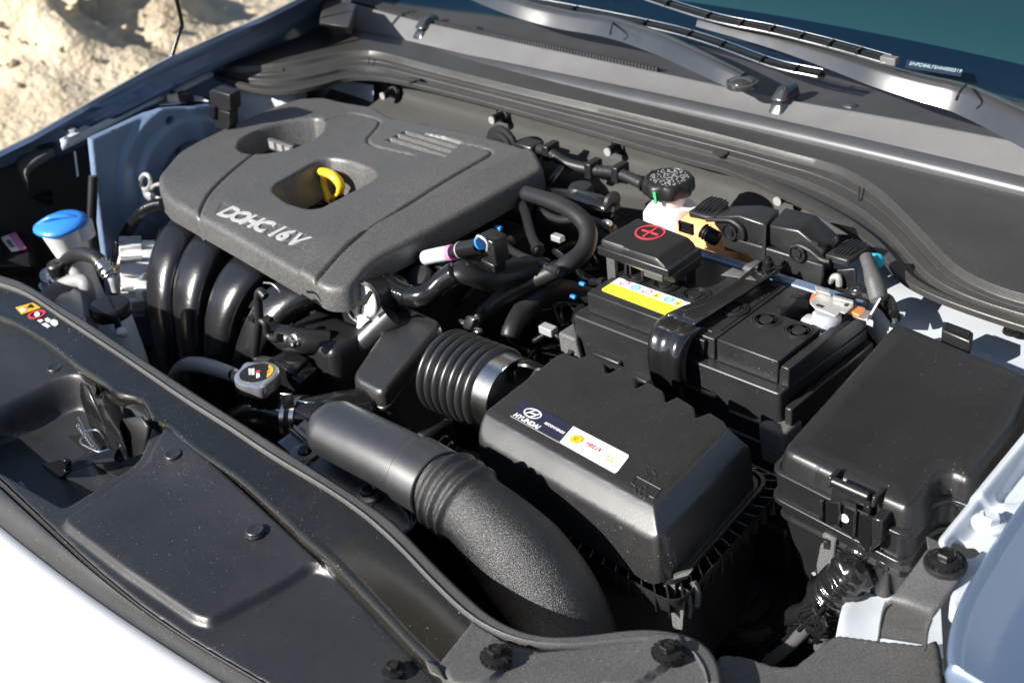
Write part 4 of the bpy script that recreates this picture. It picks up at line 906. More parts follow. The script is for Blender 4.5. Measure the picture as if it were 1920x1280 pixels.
# ============================================================ AIR FILTER BOX
def airbox():
    t = thing('air_filter_box', 'big black air filter box carrying the navy and white oil sticker', 'air filter box', (-.09, -.17, .56))
    ZT = .787
    pts = [(889, 822), (1237, 1022), (1408, 838), (1404, 822), (1368, 803)]
    zl = [.766, .766, .766, .775, .785]
    fr = [A(a, b, z=c) for (a, b), c in zip(pts, zl)]
    teeth = []
    Pk = [(1331, 774), (1271, 744), (1216, 717), (1163, 690), (1103, 666)]; Sh = [(1360, 792), (1302, 764), (1245, 735), (1195, 709), (1133, 680)]; No = [(1364, 801), (1305, 784), (1249, 755), (1192, 729), (1137, 703)]
    for s_, p_, n_ in zip(Sh, Pk, No[1:] + [(1085, 673)]): teeth += [s_, p_, n_]
    back = AL([(1364, 801)] + teeth + [(1060, 662), (1043, 668)], z=.785)
    poly0 = [(p.x, p.y) for p in fr] + [(p.x, p.y) for p in back]
    r_ = [.014, .016, .02, .008, .003] + [.001] * (1 + len(teeth)) + [.012, .02]
    poly = rpoly(poly0, r_, 5)
    L1 = np.array([poly0[0], poly0[1], poly0[2], poly0[3]])
    def dl(P, L):
        best = np.full(len(P), 1e9)
        for a, b in zip(L[:-1], L[1:]):
            a, b = np.array(a), np.array(b); e = b - a; q = np.clip(((P - a) @ e) / (e @ e), 0, 1); best = np.minimum(best, np.hypot(*(P - (a + q[:, None] * e)).T))
        return best
    ic = A(1212, 908, z=ZT); segs = []
    def S(a, b): segs.append((np.array(A(*a, z=ZT).xy), np.array(A(*b, z=ZT).xy)))
    S((1193, 892), (1240, 917)); S((1193, 892), (1184, 905)); S((1184, 905), (1193, 912)); S((1240, 917), (1226, 933)); S((1226, 933), (1218, 929)); S((1217, 904), (1222, 897)); S((1211, 883), (1214, 892)); S((1223, 882), (1231, 890)); S((1231, 890), (1228, 897))
    dots = [np.array(A(a, b, z=ZT).xy) for a, b in [(1192, 921), (1201, 916), (1211, 913), (1200, 925), (1211, 922), (1210, 931), (1191, 917)]]
    def zf(u, v):
        P = np.stack([u, v], 1); d = dl(P, L1)
        x_ = np.clip(d / .0185, 0, 1); z = ZT - .021 * (1 - x_) - .0009 * np.exp(-((d - .0185) / .004) ** 2)
        return z
    hf('lid', poly, zf, 'box', t, cell=.0015, r=.0035, wall=.045, draft=.003, ang=42)
    for a, b in segs: mk('lid_mark', tube([V(a[0], a[1], ZT), V(b[0], b[1], ZT)], .0008, 6, smoothp=False), 'box', t)
    for c_ in dots: mk('lid_mark', lathe([(.0016, -.001), (.0014, .0006), (.0006, .0010)], 10, (c_[0], c_[1], ZT)), 'box', t)
    # lower box with flanged, ribbed rim
    x0, x1 = fr[0].x, fr[1].x; y0, y1 = fr[0].y, fr[2].y
    C = np.array([(x0 + x1) / 2, (y0 + y1) / 2])
    lid = rpoly([(x0 - .002, y0 - .004), (x1 + .006, y0 - .006), (fr[2].x + .004, y1 + .016), (x0 + .0, y1 + .02)], .02, 6)
    def grow(p, k):
        c = C; out = []
        for q in p:
            d = np.array(q) - c; out.append((q[0] + np.sign(d[0]) * k, q[1] + np.sign(d[1]) * k))
        return out
    g0, g1 = grow(lid, .002), grow(lid, .017)
    zr = .722
    mk('box_rim', loft([[V(p[0], p[1], zr - .004) for p in g0], [V(p[0], p[1], zr - .004) for p in grow(lid, .005)], [V(p[0], p[1], zr) for p in grow(lid, .005)], [V(p[0], p[1], zr) for p in g0]], caps=False), 'box', t, ang=30)
    mk('box_lip', loft([[V(p[0], p[1], zr - .028) for p in grow(lid, .012)], [V(p[0], p[1], zr - .008) for p in g1], [V(p[0], p[1], zr - .006) for p in g1], [V(p[0], p[1], zr - .007) for p in grow(lid, .0155)], [V(p[0], p[1], zr - .026) for p in grow(lid, .010)]], caps=False), 'box', t, ang=30)
    ribs = []
    G0, G1 = np.array(grow(lid, .003)), np.array(grow(lid, .0165))
    n = len(G0); cum = np.r_[0, np.cumsum(np.linalg.norm(np.diff(np.r_[G0, G0[:1]], axis=0), axis=1))]
    for s_ in np.arange(0, cum[-1], .0135):
        k = min(np.searchsorted(cum, s_, side='right') - 1, n - 1); f = (s_ - cum[k]) / max(cum[k + 1] - cum[k], 1e-9)
        a = G0[k] * (1 - f) + G0[(k + 1) % n] * f; b = G1[k] * (1 - f) + G1[(k + 1) % n] * f
        d = b - a; w_ = np.array([-d[1], d[0]]) / np.linalg.norm(d) * .0006
        o = mk('rim_rib', hexa([(*(a - w_), zr - .026), (*(a + w_), zr - .026), (*(b + w_), zr - .028), (*(b - w_), zr - .028)], [(*(a - w_), zr - .004), (*(a + w_), zr - .004), (*(b + w_), zr - .0075), (*(b - w_), zr - .0075)]), 'box', t, smooth=False)
    mk('box_base', loft([[V(p[0] * .9 + C[0] * .1, p[1] * .9 + C[1] * .1, .56) for p in grow(lid, .0)], [V(p[0], p[1], zr - .026) for p in grow(lid, .002)], [V(p[0], p[1], zr - .002) for p in lid]]), 'box', t, ang=50)
    # clip at the near corner
    c = A(1272, 1105, z=.70)
    k = mk('corner_clip', joinvf(
        hexa(AL([(1236, 1083), (1265, 1096), (1268, 1150), (1258, 1130)], y=-.245), AL([(1237, 1081), (1267, 1094), (1270, 1149), (1260, 1128)], y=-.243)),
        hexa(AL([(1262, 1086), (1290, 1078), (1298, 1068), (1264, 1080)], y=-.25), AL([(1262, 1092), (1290, 1084), (1300, 1064), (1262, 1074)], y=-.235)),
        tube(AL([(1275, 1100), (1290, 1112), (1294, 1135), (1293, 1156)], y=-.24), .002, 6),
        tube(AL([(1300, 1090), (1308, 1110), (1306, 1135)], y=-.232), .003, 6),
        hexa(AL([(1258, 1148), (1282, 1142), (1279, 1180), (1262, 1178)], y=-.25), AL([(1258, 1146), (1282, 1140), (1279, 1178), (1262, 1176)], y=-.238))), 'flank', t, smooth=False)
    # stickers
    def on(px, py): return A(px, py, z=ZT + .0003)
    nv = [on(957, 779), on(1049, 829), on(1075, 799), on(981, 749)]
    wh = [on(1049, 829), on(1155, 888), on(1181, 854), on(1075, 799)]
    nvs = mk('navy_sticker', prism(rpoly([(p.x, p.y) for p in nv], [.004, .0001, .0001, .004]), ZT + .0002, ZT + .0007), 'lnavy', t)
    mk('navy_sticker_edge', prism([(p.x, p.y) for p in [on(956.4, 779.8), on(1048.6, 830), on(1049, 829), on(957, 779)]], ZT + .0002, ZT + .0008), 'lgrey', t)
    whs = mk('white_sticker', prism(rpoly([(p.x, p.y) for p in wh], [.0001, .004, .004, .0001]), ZT + .0002, ZT + .0007), 'lwhite', t)
    U = (wh[1] - wh[0]).normalized(); Vv = (nv[3] - nv[0]); Vv = Vv - U * Vv.dot(U)
    zt = V(0, 0, .0007)
    sc = (nv[3] - nv[0]).length
    cc = on(999, 776) + zt
    W = Vv.normalized()
    ell = lambda rx, ry, n=32: [cc + U * rx * math.cos(a) + W * ry * math.sin(a) for a in [2 * math.pi * k / n for k in range(n)]]
    mk('emblem_ring', loft([[p for p in ell(.0108, .0070)], [p + V(0, 0, .0003) for p in ell(.0108, .0070)], [p + V(0, 0, .0003) for p in ell(.0093, .0054)], ell(.0093, .0054)], caps=False), 'letter', nvs)
    for a_, b_ in [((-.006, -.0045), (-.002, .0055)), ((.002, -.0055), (.006, .0045)), ((-.004, -.0006), (.004, .0012))]:
        p, q = cc + U * a_[0] + W * a_[1], cc + U * b_[0] + W * b_[1]; mk('emblem_stroke', tube([p, (p + q) / 2 + U * .0003, q], .0010, 6, flat=(1, .3)), 'letter', nvs)
    text('maker_letters', 'HYUNDAI', 'letter', nvs, on(988, 790) + zt, U, W, .0078, ext=.0002, bold=.0003, sx=1.0)
    text('slogan_letters', 'RECOMMENDS', 'letter', nvs, on(1040, 803) + zt, U, W, .0042, ext=.0002, bold=.0001, sx=.95)
    c2 = on(1081, 824) + zt
    fan = [c2 + U * .0064 * (1 + .07 * math.cos(7 * a)) * math.cos(a) + W * .0062 * (1 + .07 * math.cos(7 * a)) * math.sin(a) for a in [2 * math.pi * k / 42 for k in range(42)]]
    mk('shell_edge', loft([fan, [p + V(0, 0, .0002) for p in fan]]), 'lorange', whs, smooth=False)
    fan2 = [c2 + (p - c2) * .84 for p in fan]
    mk('shell_emblem', loft([[p + V(0, 0, .0001) for p in fan2], [p + V(0, 0, .0003) for p in fan2]]), 'yellow', whs, smooth=False)
    for k in range(-3, 4):
        d = (U * math.sin(k * .36) + W * math.cos(k * .36)) * .005; mk('shell_rib', tube([c2 - W * .004 + V(0, 0, .0003), c2 - W * .002 + d * .5 + V(0, 0, .0003), c2 - W * .001 + d + V(0, 0, .0003)], .0003, 4), 'lorange', whs)
    text('oil_letters', 'HELIX', 'lred', whs, on(1112, 838) + zt, U, W, .0070, ext=.0002, bold=.0, sx=1.05, shear=.3)
    for q in [(1140, 856), (1148, 860), (1146, 866), (1139, 862)]:
        p = on(*q) + zt; mk('gold_mark', cyl(p, .0014, .0002, 10), 'lyellow', whs)
airbox()

# ============================================================ INTAKE SNORKEL
def duct():
    t = thing('intake_duct', 'wide smooth black intake duct lying behind the glossy bar', 'intake duct', A(720, 870, z=.6))
    yc = -.316
    pa = [A(606, 795, y=yc), A(650, 816, y=yc), (A(705, 843, y=yc)), A(760, 872, y=yc), A(822, 908, y=yc)]
    P = crom(pa, 8); rings = []
    prof = [(-1.0, -.75), (-1.02, -.2), (-.92, .35), (-.72, .72), (-.4, .93), (0, 1.0), (.4, .93), (.72, .72), (.92, .35), (1.02, -.2), (1.0, -.75)]
    prof = [(math.cos(a), math.sin(a)) for a in np.linspace(math.pi * 1.16, -math.pi * .16, 26)]
    n = len(P)
    for k, p in enumerate(P):
        d = P[min(k + 1, n - 1)] - P[max(k - 1, 0)]; d /= np.linalg.norm(d); s = np.cross(d, (0, 0, 1)); s /= np.linalg.norm(s); u = np.cross(s, d)
        f = k / (n - 1); r_ = np.interp(f, [0, .04, .12, .80, .82, .85, 1], [.018, .027, .0315, .0325, .0325, .0325, .0325])
        rings.append([p + s * r_ * a + u * r_ * .92 * b for a, b in prof])
    mk('duct_shell', loft(rings, caps=True), 'duct', t, ang=40)
    band = []
    for k in range(int(n * .80), n):
        p = P[k]; d = P[min(k + 1, n - 1)] - P[max(k - 1, 0)]; d /= np.linalg.norm(d); s = np.cross(d, (0, 0, 1)); s /= np.linalg.norm(s); u = np.cross(s, d)
        band.append([p + s * .0350 * a + u * .0330 * b for a, b in prof])
    mk('duct_band', loft(band), 'duct', t, bevel=.0012)
    # flange running along the front of the duct with two fixing screws
    F = AL([(556, 800), (583, 824), (667, 879), (752, 926), (774, 962), (776, 985)], z=.746); G = AL([(520, 828), (545, 850), (640, 912), (700, 950), (745, 984), (755, 1000)], z=.742)
    F, G = resample(F, 40), resample(G, 40)
    mk('duct_flange', strip3([[a + (0, .012, .003), a, a * .94 + b * .06 + (0, 0, .004), a * .88 + b * .12 + (0, 0, .004), a * .84 + b * .16 + (0, 0, -.001), a * .78 + b * .22 + (0, 0, -.001), a * .74 + b * .26 + (0, 0, .0032), a * .68 + b * .32 + (0, 0, .0032), a * .64 + b * .36 + (0, 0, -.001), b, b + (0, -.002, -.03)] for a, b in zip(F, G)]), 'duct', t, ang=30, solid=.0015)
    for px, py in [(572, 848), (690, 925)]:
        c = A(px, py, z=.745); mk('flange_pad', lathe([(.016, -.004), (.015, .001), (.010, .002)], 24, c), 'duct', t); mk('flange_screw', lathe([(.0075, .002), (.0075, .004), (.005, .006), (.002, .006)], 20, c), 'blackbolt', t)
    # foam-like corrugated bend
    b = thing('foam_elbow', 'coarse grained black elbow with three ridges curving down behind the bar end', 'intake elbow', A(960, 1060, z=.5))
    pb = [A(815, 904, y=yc), A(843, 922, y=yc), A(884, 952, y=yc), A(935, 1000, y=-.317), A(985, 1056, y=-.319), A(1030, 1115, y=-.321), A(1056, 1165, y=-.323), A(1072, 1215, y=-.325)]
    P = crom(pb, 26); P = resample(P, 190); P = np.stack([np.convolve(np.pad(P[:, c], 12, mode='reflect', reflect_type='odd'), np.ones(25) / 25, 'valid') for c in range(3)], 1); n = len(P); rings = []; acc = 0
    for k, p in enumerate(P):
        d = P[min(k + 1, n - 1)] - P[max(k - 1, 0)]; d /= np.linalg.norm(d); s = np.cross(d, (0, 1, 0)); s = np.array((0, 1., 0)); s = s - d * (s @ d); s /= np.linalg.norm(s); u = np.cross(s, d)
        if k: acc += np.linalg.norm(p - P[k - 1])
        r_ = .0345
        for j in range(3):
            q = (acc - .018 - j * .0115) / .0034; r_ += .0050 * math.exp(-q * q * .8)
        if acc > .055: r_ += .0085 * min(1, (acc - .055) / .06)
        if acc < .010: r_ = .031
        rings.append([p + s * r_ * math.cos(a) + u * r_ * 1.0 * math.sin(a) for a in [2 * math.pi * j / 48 for j in range(48)]])
    mk('elbow_tube', loft(rings), 'foam', b, ang=180)
duct()

# ============================================================ BATTERY
def battery():
    t = thing('battery', 'black battery with six round vent plugs and a yellow warning label', 'battery', (-.13, .07, .55))
    ZS, ZT = .760, .787
    mk('case_lower', prism(rpoly([(-.275, .0), (.0, .0), (.004, .158), (-.272, .158)], .006), .56, ZS), 'batt', t, bevel=.002)
    # upper lid with terminal recess (right rear)
    lid = [(-.263, .0135), (-.0865, .0135), (-.0865, .0135), (-.001, .0135), (-.001, .088), (-.060, .088), (-.060, .146), (-.263, .146)]
    mk('lid_top', prism([(-.263, .0135), (-.0895, .0135), (-.0895, .146), (-.263, .146)], ZS, ZT - .0015), 'batt', t, bevel=.0015)
    mk('lid_top', prism([(-.0865, .0135), (-.012, .0135), (-.012, .090), (-.062, .090), (-.062, .146), (-.0865, .146)], ZS, ZT), 'batt', t, bevel=.0015)
    mk('lid_groove', box((-.0895, .017, ZS), (-.0865, .144, ZT - .006)), 'black', t)
    mk('lid_side', prism([(-.009, .0135), (.001, .0135), (.003, .155), (-.009, .155)], ZS, ZT - .004), 'batt', t, bevel=.0015)
    mk('lid_slot', box((-.012, .016, ZS), (-.009, .15, ZT - .010)), 'black', t)
    mk('side_step', box((.0035, .002, .70), (.012, .155, .745)), 'batt', t, bevel=.002)
    # raised outlined frame on the right lid half with writing
    fr = [(-.128, .024), (-.100, .024), (-.094, .030), (-.094, .140), (-.100, .142), (-.106, .138)]
    mk('lid_frame', tube([V(a, b, ZT - .0012) for a, b in fr], .0009, 6, smoothp=False), 'batt', t)
    text('lid_letters', 'BATTERY', 'batt', t, V(-.0905 - .006, .105, ZT - .001), V(0, 1, 0), V(-1, 0, 0), .0085, ext=.0008, bold=.0001)
    # caps
    for px, py in [(1195, 516), (1247, 533), (1303, 553), (1375, 578), (1437, 600), (1498, 620)]:
        c = A(px, py, z=ZT)
        cap = mk('vent_plug', lathe([(.0165, .0), (.0165, .0006), (.0150, .0008), (.0148, .0002), (.0138, .0002), (.0136, .0012), (.0122, .0014), (.0120, -.0002), (.0075, -.0002), (.0072, .0014), (.001, .0012)], 36, c), 'batt', t, ang=30)
        arcs = []
        for q in range(4):
            a0 = q * math.pi / 2 + .35
            arcs.append(tube([c + V(.0098 * math.cos(a0 + j * .2), .0098 * math.sin(a0 + j * .2), .0004) for j in range(5)], .0013, 6, smoothp=False, flat=(1, .6)))
        mk('plug_slots', joinvf(*arcs), 'shiny', cap)
    # label
    def on(px, py): return A(px, py, z=ZT - .0008)
    q = [on(1126, 544), on(1255, 594), on(1300, 568), on(1161, 519)]
    q = [V(-.2605 + .0, .034, 0), V(-.128, .034, 0), V(-.128, .066, 0), V(-.2605, .066, 0)]
    a, b_, c, d = on(1126, 543), on(1254, 592), on(1297, 568), on(1161, 520)
    m1, m2 = a.lerp(d, .56), b_.lerp(c, .56)
    lyh = mk('label_yellow_half', prism(rpoly([(p.x, p.y) for p in (a, b_, m2, m1)], [.004, .001, .0002, .0002]), ZT - .0014, ZT - .0009), 'lyellow', t)
    lwh = mk('label_white_half', prism(rpoly([(p.x, p.y) for p in (m1, m2, c, d)], [.0002, .0002, .003, .003]), ZT - .0014, ZT - .0009), 'lwhite', t)
    U = (b_ - a).normalized(); W = (d - a); W = (W - U * W.dot(U)).normalized()
    for k, (f, kind) in enumerate([(.14, 'no'), (.30, 'eye'), (.46, 'no'), (.60, 'tri'), (.77, 'eye'), (.90, 'tri')]):
        p = m1.lerp(m2, f) + (d - m1) * .5 + V(0, 0, .0000); p.z = ZT - .0009
        if kind == 'tri': mk('label_symbol', prism([p - U * .006 - W * .0045, p + U * .006 - W * .0045, p + W * .006], p.z, p.z + .0003), 'lyellow', lwh); mk('label_symbol', prism([p - U * .001 - W * .003, p + U * .001 - W * .003, p + W * .003], p.z, p.z + .0005), 'lblack', lwh)
        elif kind == 'eye': mk('label_symbol', lathe([(.0034, 0), (.006, 0), (.006, .0003), (.0034, .0003), (.0034, 0)], 20, p), 'lcyan', lwh); mk('label_symbol', prism([p - U * .004 - W * .0008, p + U * .004 - W * .0008, p + U * .004 + W * .001, p - U * .004 + W * .001], p.z, p.z + .0005), 'lcyan', lwh)
        else: mk('label_symbol', lathe([(.0048, 0), (.006, 0), (.006, .0003), (.0048, .0003), (.0048, 0)], 20, p), 'lpink', lwh); mk('label_symbol', tube([p - U * .004 - W * .004, p, p + U * .004 + W * .004], .0006, 4), 'lred', lwh)
    for j, w_ in enumerate([.9, .8, .7]):
        for s_ in range(7):
            x_ = a.lerp(b_, .08 + s_ * .125 * w_); p = x_ + (m1 - a) * (.72 - j * .24); p.z = ZT - .0009
            mk('label_text_line', prism([p, p + U * .0105, p + U * .0105 + W * .0009, p + W * .0009], p.z, p.z + .0002), 'lochre', lyh)
    # posts and terminal
    for x, y in [(-.068, .128), (-.0675, .100)]: mk('lid_peg', lathe([(.0045, 0), (.0045, .0015), (.003, .0018)], 16, (x, y, ZT)), 'black', t)
    # front hand grips / pockets
    for x0, x1 in [(-.160, -.138), (-.122, -.098)]:
        mk('grip_pocket', hexa([(x0, .0085, ZS + .002), (x1 - .003, .0085, ZS + .002), (x1 - .003, .0136, ZS + .002), (x0, .0136, ZS + .002)], [(x0 - .002, .0085, ZT - .004), (x1, .0085, ZT - .004), (x1, .0136, ZT - .004), (x0 - .002, .0136, ZT - .004)]), 'black', t, bevel=.001)
    # tray
    y = thing('battery_tray', 'grey-black battery tray with clamps below the battery', 'battery tray', (-.13, .07, .54))
    mk('tray_pan', box((-.295, -.012, .54), (.018, .17, .60)), 'black', y, bevel=.006)
    mk('tray_side', box((.014, -.004, .60), (.022, .17, .712)), 'batt', y, bevel=.002)
    for k in range(9):
        mk('tray_rib', box((.022, .02 + k * .016, .66), (.034, .0225 + k * .016, .70)), 'batt', y, smooth=False)
    mk('tray_front', box((-.29, -.010, .60), (.012, -.003, .700)), 'batt', y, bevel=.002)
    mk('tray_corner', hexa([(-.290, -.009, .690), (-.256, -.009, .690), (-.256, -.003, .690), (-.290, .02, .690)], [(-.292, -.009, .735), (-.266, -.009, .735), (-.266, -.003, .735), (-.292, .02, .735)]), 'flank', y, bevel=.004, seg=3)
    mk('tray_corner', hexa([(-.014, -.014, .680), (.014, -.014, .680), (.014, .02, .680), (-.014, -.003, .680)], [(-.018, -.014, .725), (.014, -.014, .725), (.014, .02, .725), (-.018, -.003, .725)]), 'flank', y, bevel=.004, seg=3)
    mk('tray_lip', hexa([(-.270, -.016, .700), (-.20, -.016, .690), (-.20, -.003, .690), (-.270, -.003, .700)], [(-.270, -.014, .708), (-.20, -.014, .702), (-.20, -.003, .702), (-.270, -.003, .708)]), 'flank', y, bevel=.002)
    for x0, x1, z in [(-.245, -.205, .722), (-.190, -.155, .712), (-.118, -.076, .728), (-.060, -.012, .718)]:
        mk('case_rib', box((x0, -.006, z - .003), (x1, .001, z + .002)), 'batt', y, bevel=.002)
    # strap
    s = thing('battery_strap', 'glossy black steel strap clamping the battery down across its middle', 'battery clamp', (-.13, .06, .7))
    W0 = [(1425, 512, .800), (1372, 538, .796), (1325, 580, .792), (1280, 606, .793), (1255, 604, .795), (1236, 622, .79)]
    def rib(ps, wl, name, th=.0025, flange=.006):
        rings = []
        for (p, hw) in zip(ps, wl):
            rings.append([p + V(-hw, 0, flange), p + V(-hw + .003, 0, .001), p + V(-hw * .4, 0, .0), p + V(hw * .4, 0, .0), p + V(hw - .003, 0, .001), p + V(hw, 0, flange)])
        return mk(name, strip3(rings), 'strap', s, ang=70, solid=th)
    xs = -.118
    mid = [V(-.112, .150, .797), V(-.113, .130, .796), V(-.116, .095, .792), V(-.122, .060, .790), V(-.128, .035, .790), V(-.131, .012, .790)]
    rib([mid[i] for i in range(6)], [.014, .013, .011, .012, .017, .019], 'strap_top', flange=.007)
    P = crom([V(-.131, .016, .792), V(-.131, .002, .7915), V(-.130, -.012, .784), V(-.128, -.021, .766), V(-.126, -.022, .742), V(-.125, -.018, .715), V(-.125, -.016, .690)], 5); rings = []
    for k, p in enumerate(P):
        f = k / (len(P) - 1); w_ = .0235 - .004 * f
        rings.append([p + np.array(q) for q in [(-w_, .008, -.004), (-w_, .001, 0), (-w_ * .9, -.004, .002), (-w_ * .6, -.006, .004), (-w_ * .3, -.003, .0015), (0, -.002, .0005), (w_ * .3, -.003, .0015), (w_ * .6, -.006, .004), (w_ * .9, -.004, .002), (w_, .001, 0), (w_, .008, -.004)]])
    mk('strap_front', strip3(rings), 'strap', s, ang=180)
    mk('strap_window', hexa([V(-.128, .028, .7905), V(-.119, .030, .7905), V(-.118, .040, .7905), V(-.127, .038, .7905)], [V(-.128, .028, .7915), V(-.119, .030, .7915), V(-.118, .040, .7915), V(-.127, .038, .7915)]), 'lyellow', s)
    mk('strap_plate', hexa(AL([(1350, 517), (1372, 503), (1400, 513), (1420, 528), (1395, 528)], z=.796)[:4], AL([(1352, 515), (1374, 501), (1402, 511), (1420, 526)], z=.799)), 'flank', s, bevel=.001)
    c = A(1440, 505, z=.796)
    mk('strap_pad', hexa([c + V(-.028, -.012, -.004), c + V(.010, -.012, -.004), c + V(.012, .012, -.004), c + V(-.024, .012, -.004)], [c + V(-.026, -.010, .002), c + V(.008, -.010, .002), c + V(.010, .010, .002), c + V(-.022, .010, .002)]), 'strip', s, bevel=.002)
    mk('strap_stud', cyl(c + V(0, 0, .0), .0035, .015, 14), 'blackbolt', s)
    mk('strap_nut', lathe([(.0085, .002), (.0085, .004), (.0062, .005), (.0062, .011), (.0045, .012)], 20, c), 'blackbolt', s, ang=30)
battery()

# ---- positive terminal cover
def poscover():
    t = thing('terminal_cover', 'square black cover with a red circled plus over the battery terminal', 'terminal cover', (-.22, .09, .77))
    Z = .832
    q = AL([(1124, 448), (1250, 492), (1306, 449), (1196, 407)], z=Z)
    poly = rpoly([(p.x, p.y) for p in q], .004, 4)
    y0, y1 = q[0].y, q[2].y; x0, x1 = q[0].x, q[1].x
    def zf(u, v): return Z - .0 * u
    hf('cover_lid', poly, lambda u, v: Z - .010 * np.clip((u - (x1 - .016)) / .016, 0, 1) ** 1.2, 'fuse', t, cell=.0018, r=.003, wall=.006, ang=40)
    mk('lid_skirt', prism([(x0 - .002, y0 - .003), (x1 + .002, y0 - .003), (x1 + .002, y1), (x0 - .002, y1)], Z - .019, Z - .0085), 'fuse', t, bevel=.0015)
    mk('lid_side', prism([(x1 - .03, y0 + .006), (x1 + .003, y0 + .006), (x1 + .003, y1), (x1 - .03, y1)], Z - .030, Z - .016), 'fuse', t, bevel=.003)
    mk('lid_body', prism([(x0 + .006, y0 + .036), (x1 - .004, y0 + .036), (x1 - .004, y1 - .004), (x0 + .006, y1 - .004)], Z - .046, Z - .018), 'black', t, bevel=.001)
    for dx, w_ in [(.004, .012), (.021, .0035), (.028, .003), (.045, .003)]:
        mk('cover_leg', box((x0 + dx, y0 + (.004 if dx < .01 else .014), Z - (.070 if dx < .01 else .044)), (x0 + dx + w_, y0 + (.010 if dx < .01 else .022), Z - .018)), 'strip' if dx < .01 else 'fuse', t, bevel=.0008)
    mk('cover_tab', box((x1 - .030, y0 - .006, Z - .024), (x1 - .004, y0 - .003, Z - .016)), 'strip', t, bevel=.001)
    c = A(1219, 436, z=Z + .0)
    pr_ = mk('plus_ring', lathe([(.0150, 0), (.0172, 0), (.0172, .0008), (.0150, .0008), (.0150, 0)], 40, c), 'lred', t, ang=30)
    mk('plus_bar', box(c + V(-.0115, -.0012, 0), c + V(.0115, .0012, .0009)), 'lred', pr_, smooth=False)
    mk('plus_bar', box(c + V(-.0012, -.0115, 0), c + V(.0012, .0115, .00095)), 'lred', pr_, smooth=False)
    h = A(1285, 426, z=Z - .010); mk('rear_catch', joinvf(box(h + V(-.010, 0, -.008), h + V(.010, .003, -.006)), box(h + V(-.010, 0, .003), h + V(.010, .003, .005)), box(h + V(-.010, 0, -.008), h + V(-.008, .003, .005)), box(h + V(.008, 0, -.008), h + V(.010, .003, .005)), box(h + V(-.008, .002, -.008), h + V(.008, .004, .003))), 'shiny', t, smooth=False)
    mk('inner_bus', box((x0 + .01, y0 + .012, Z - .030), (x1 - .01, y1 - .01, Z - .02)), 'steel', t)
poscover()

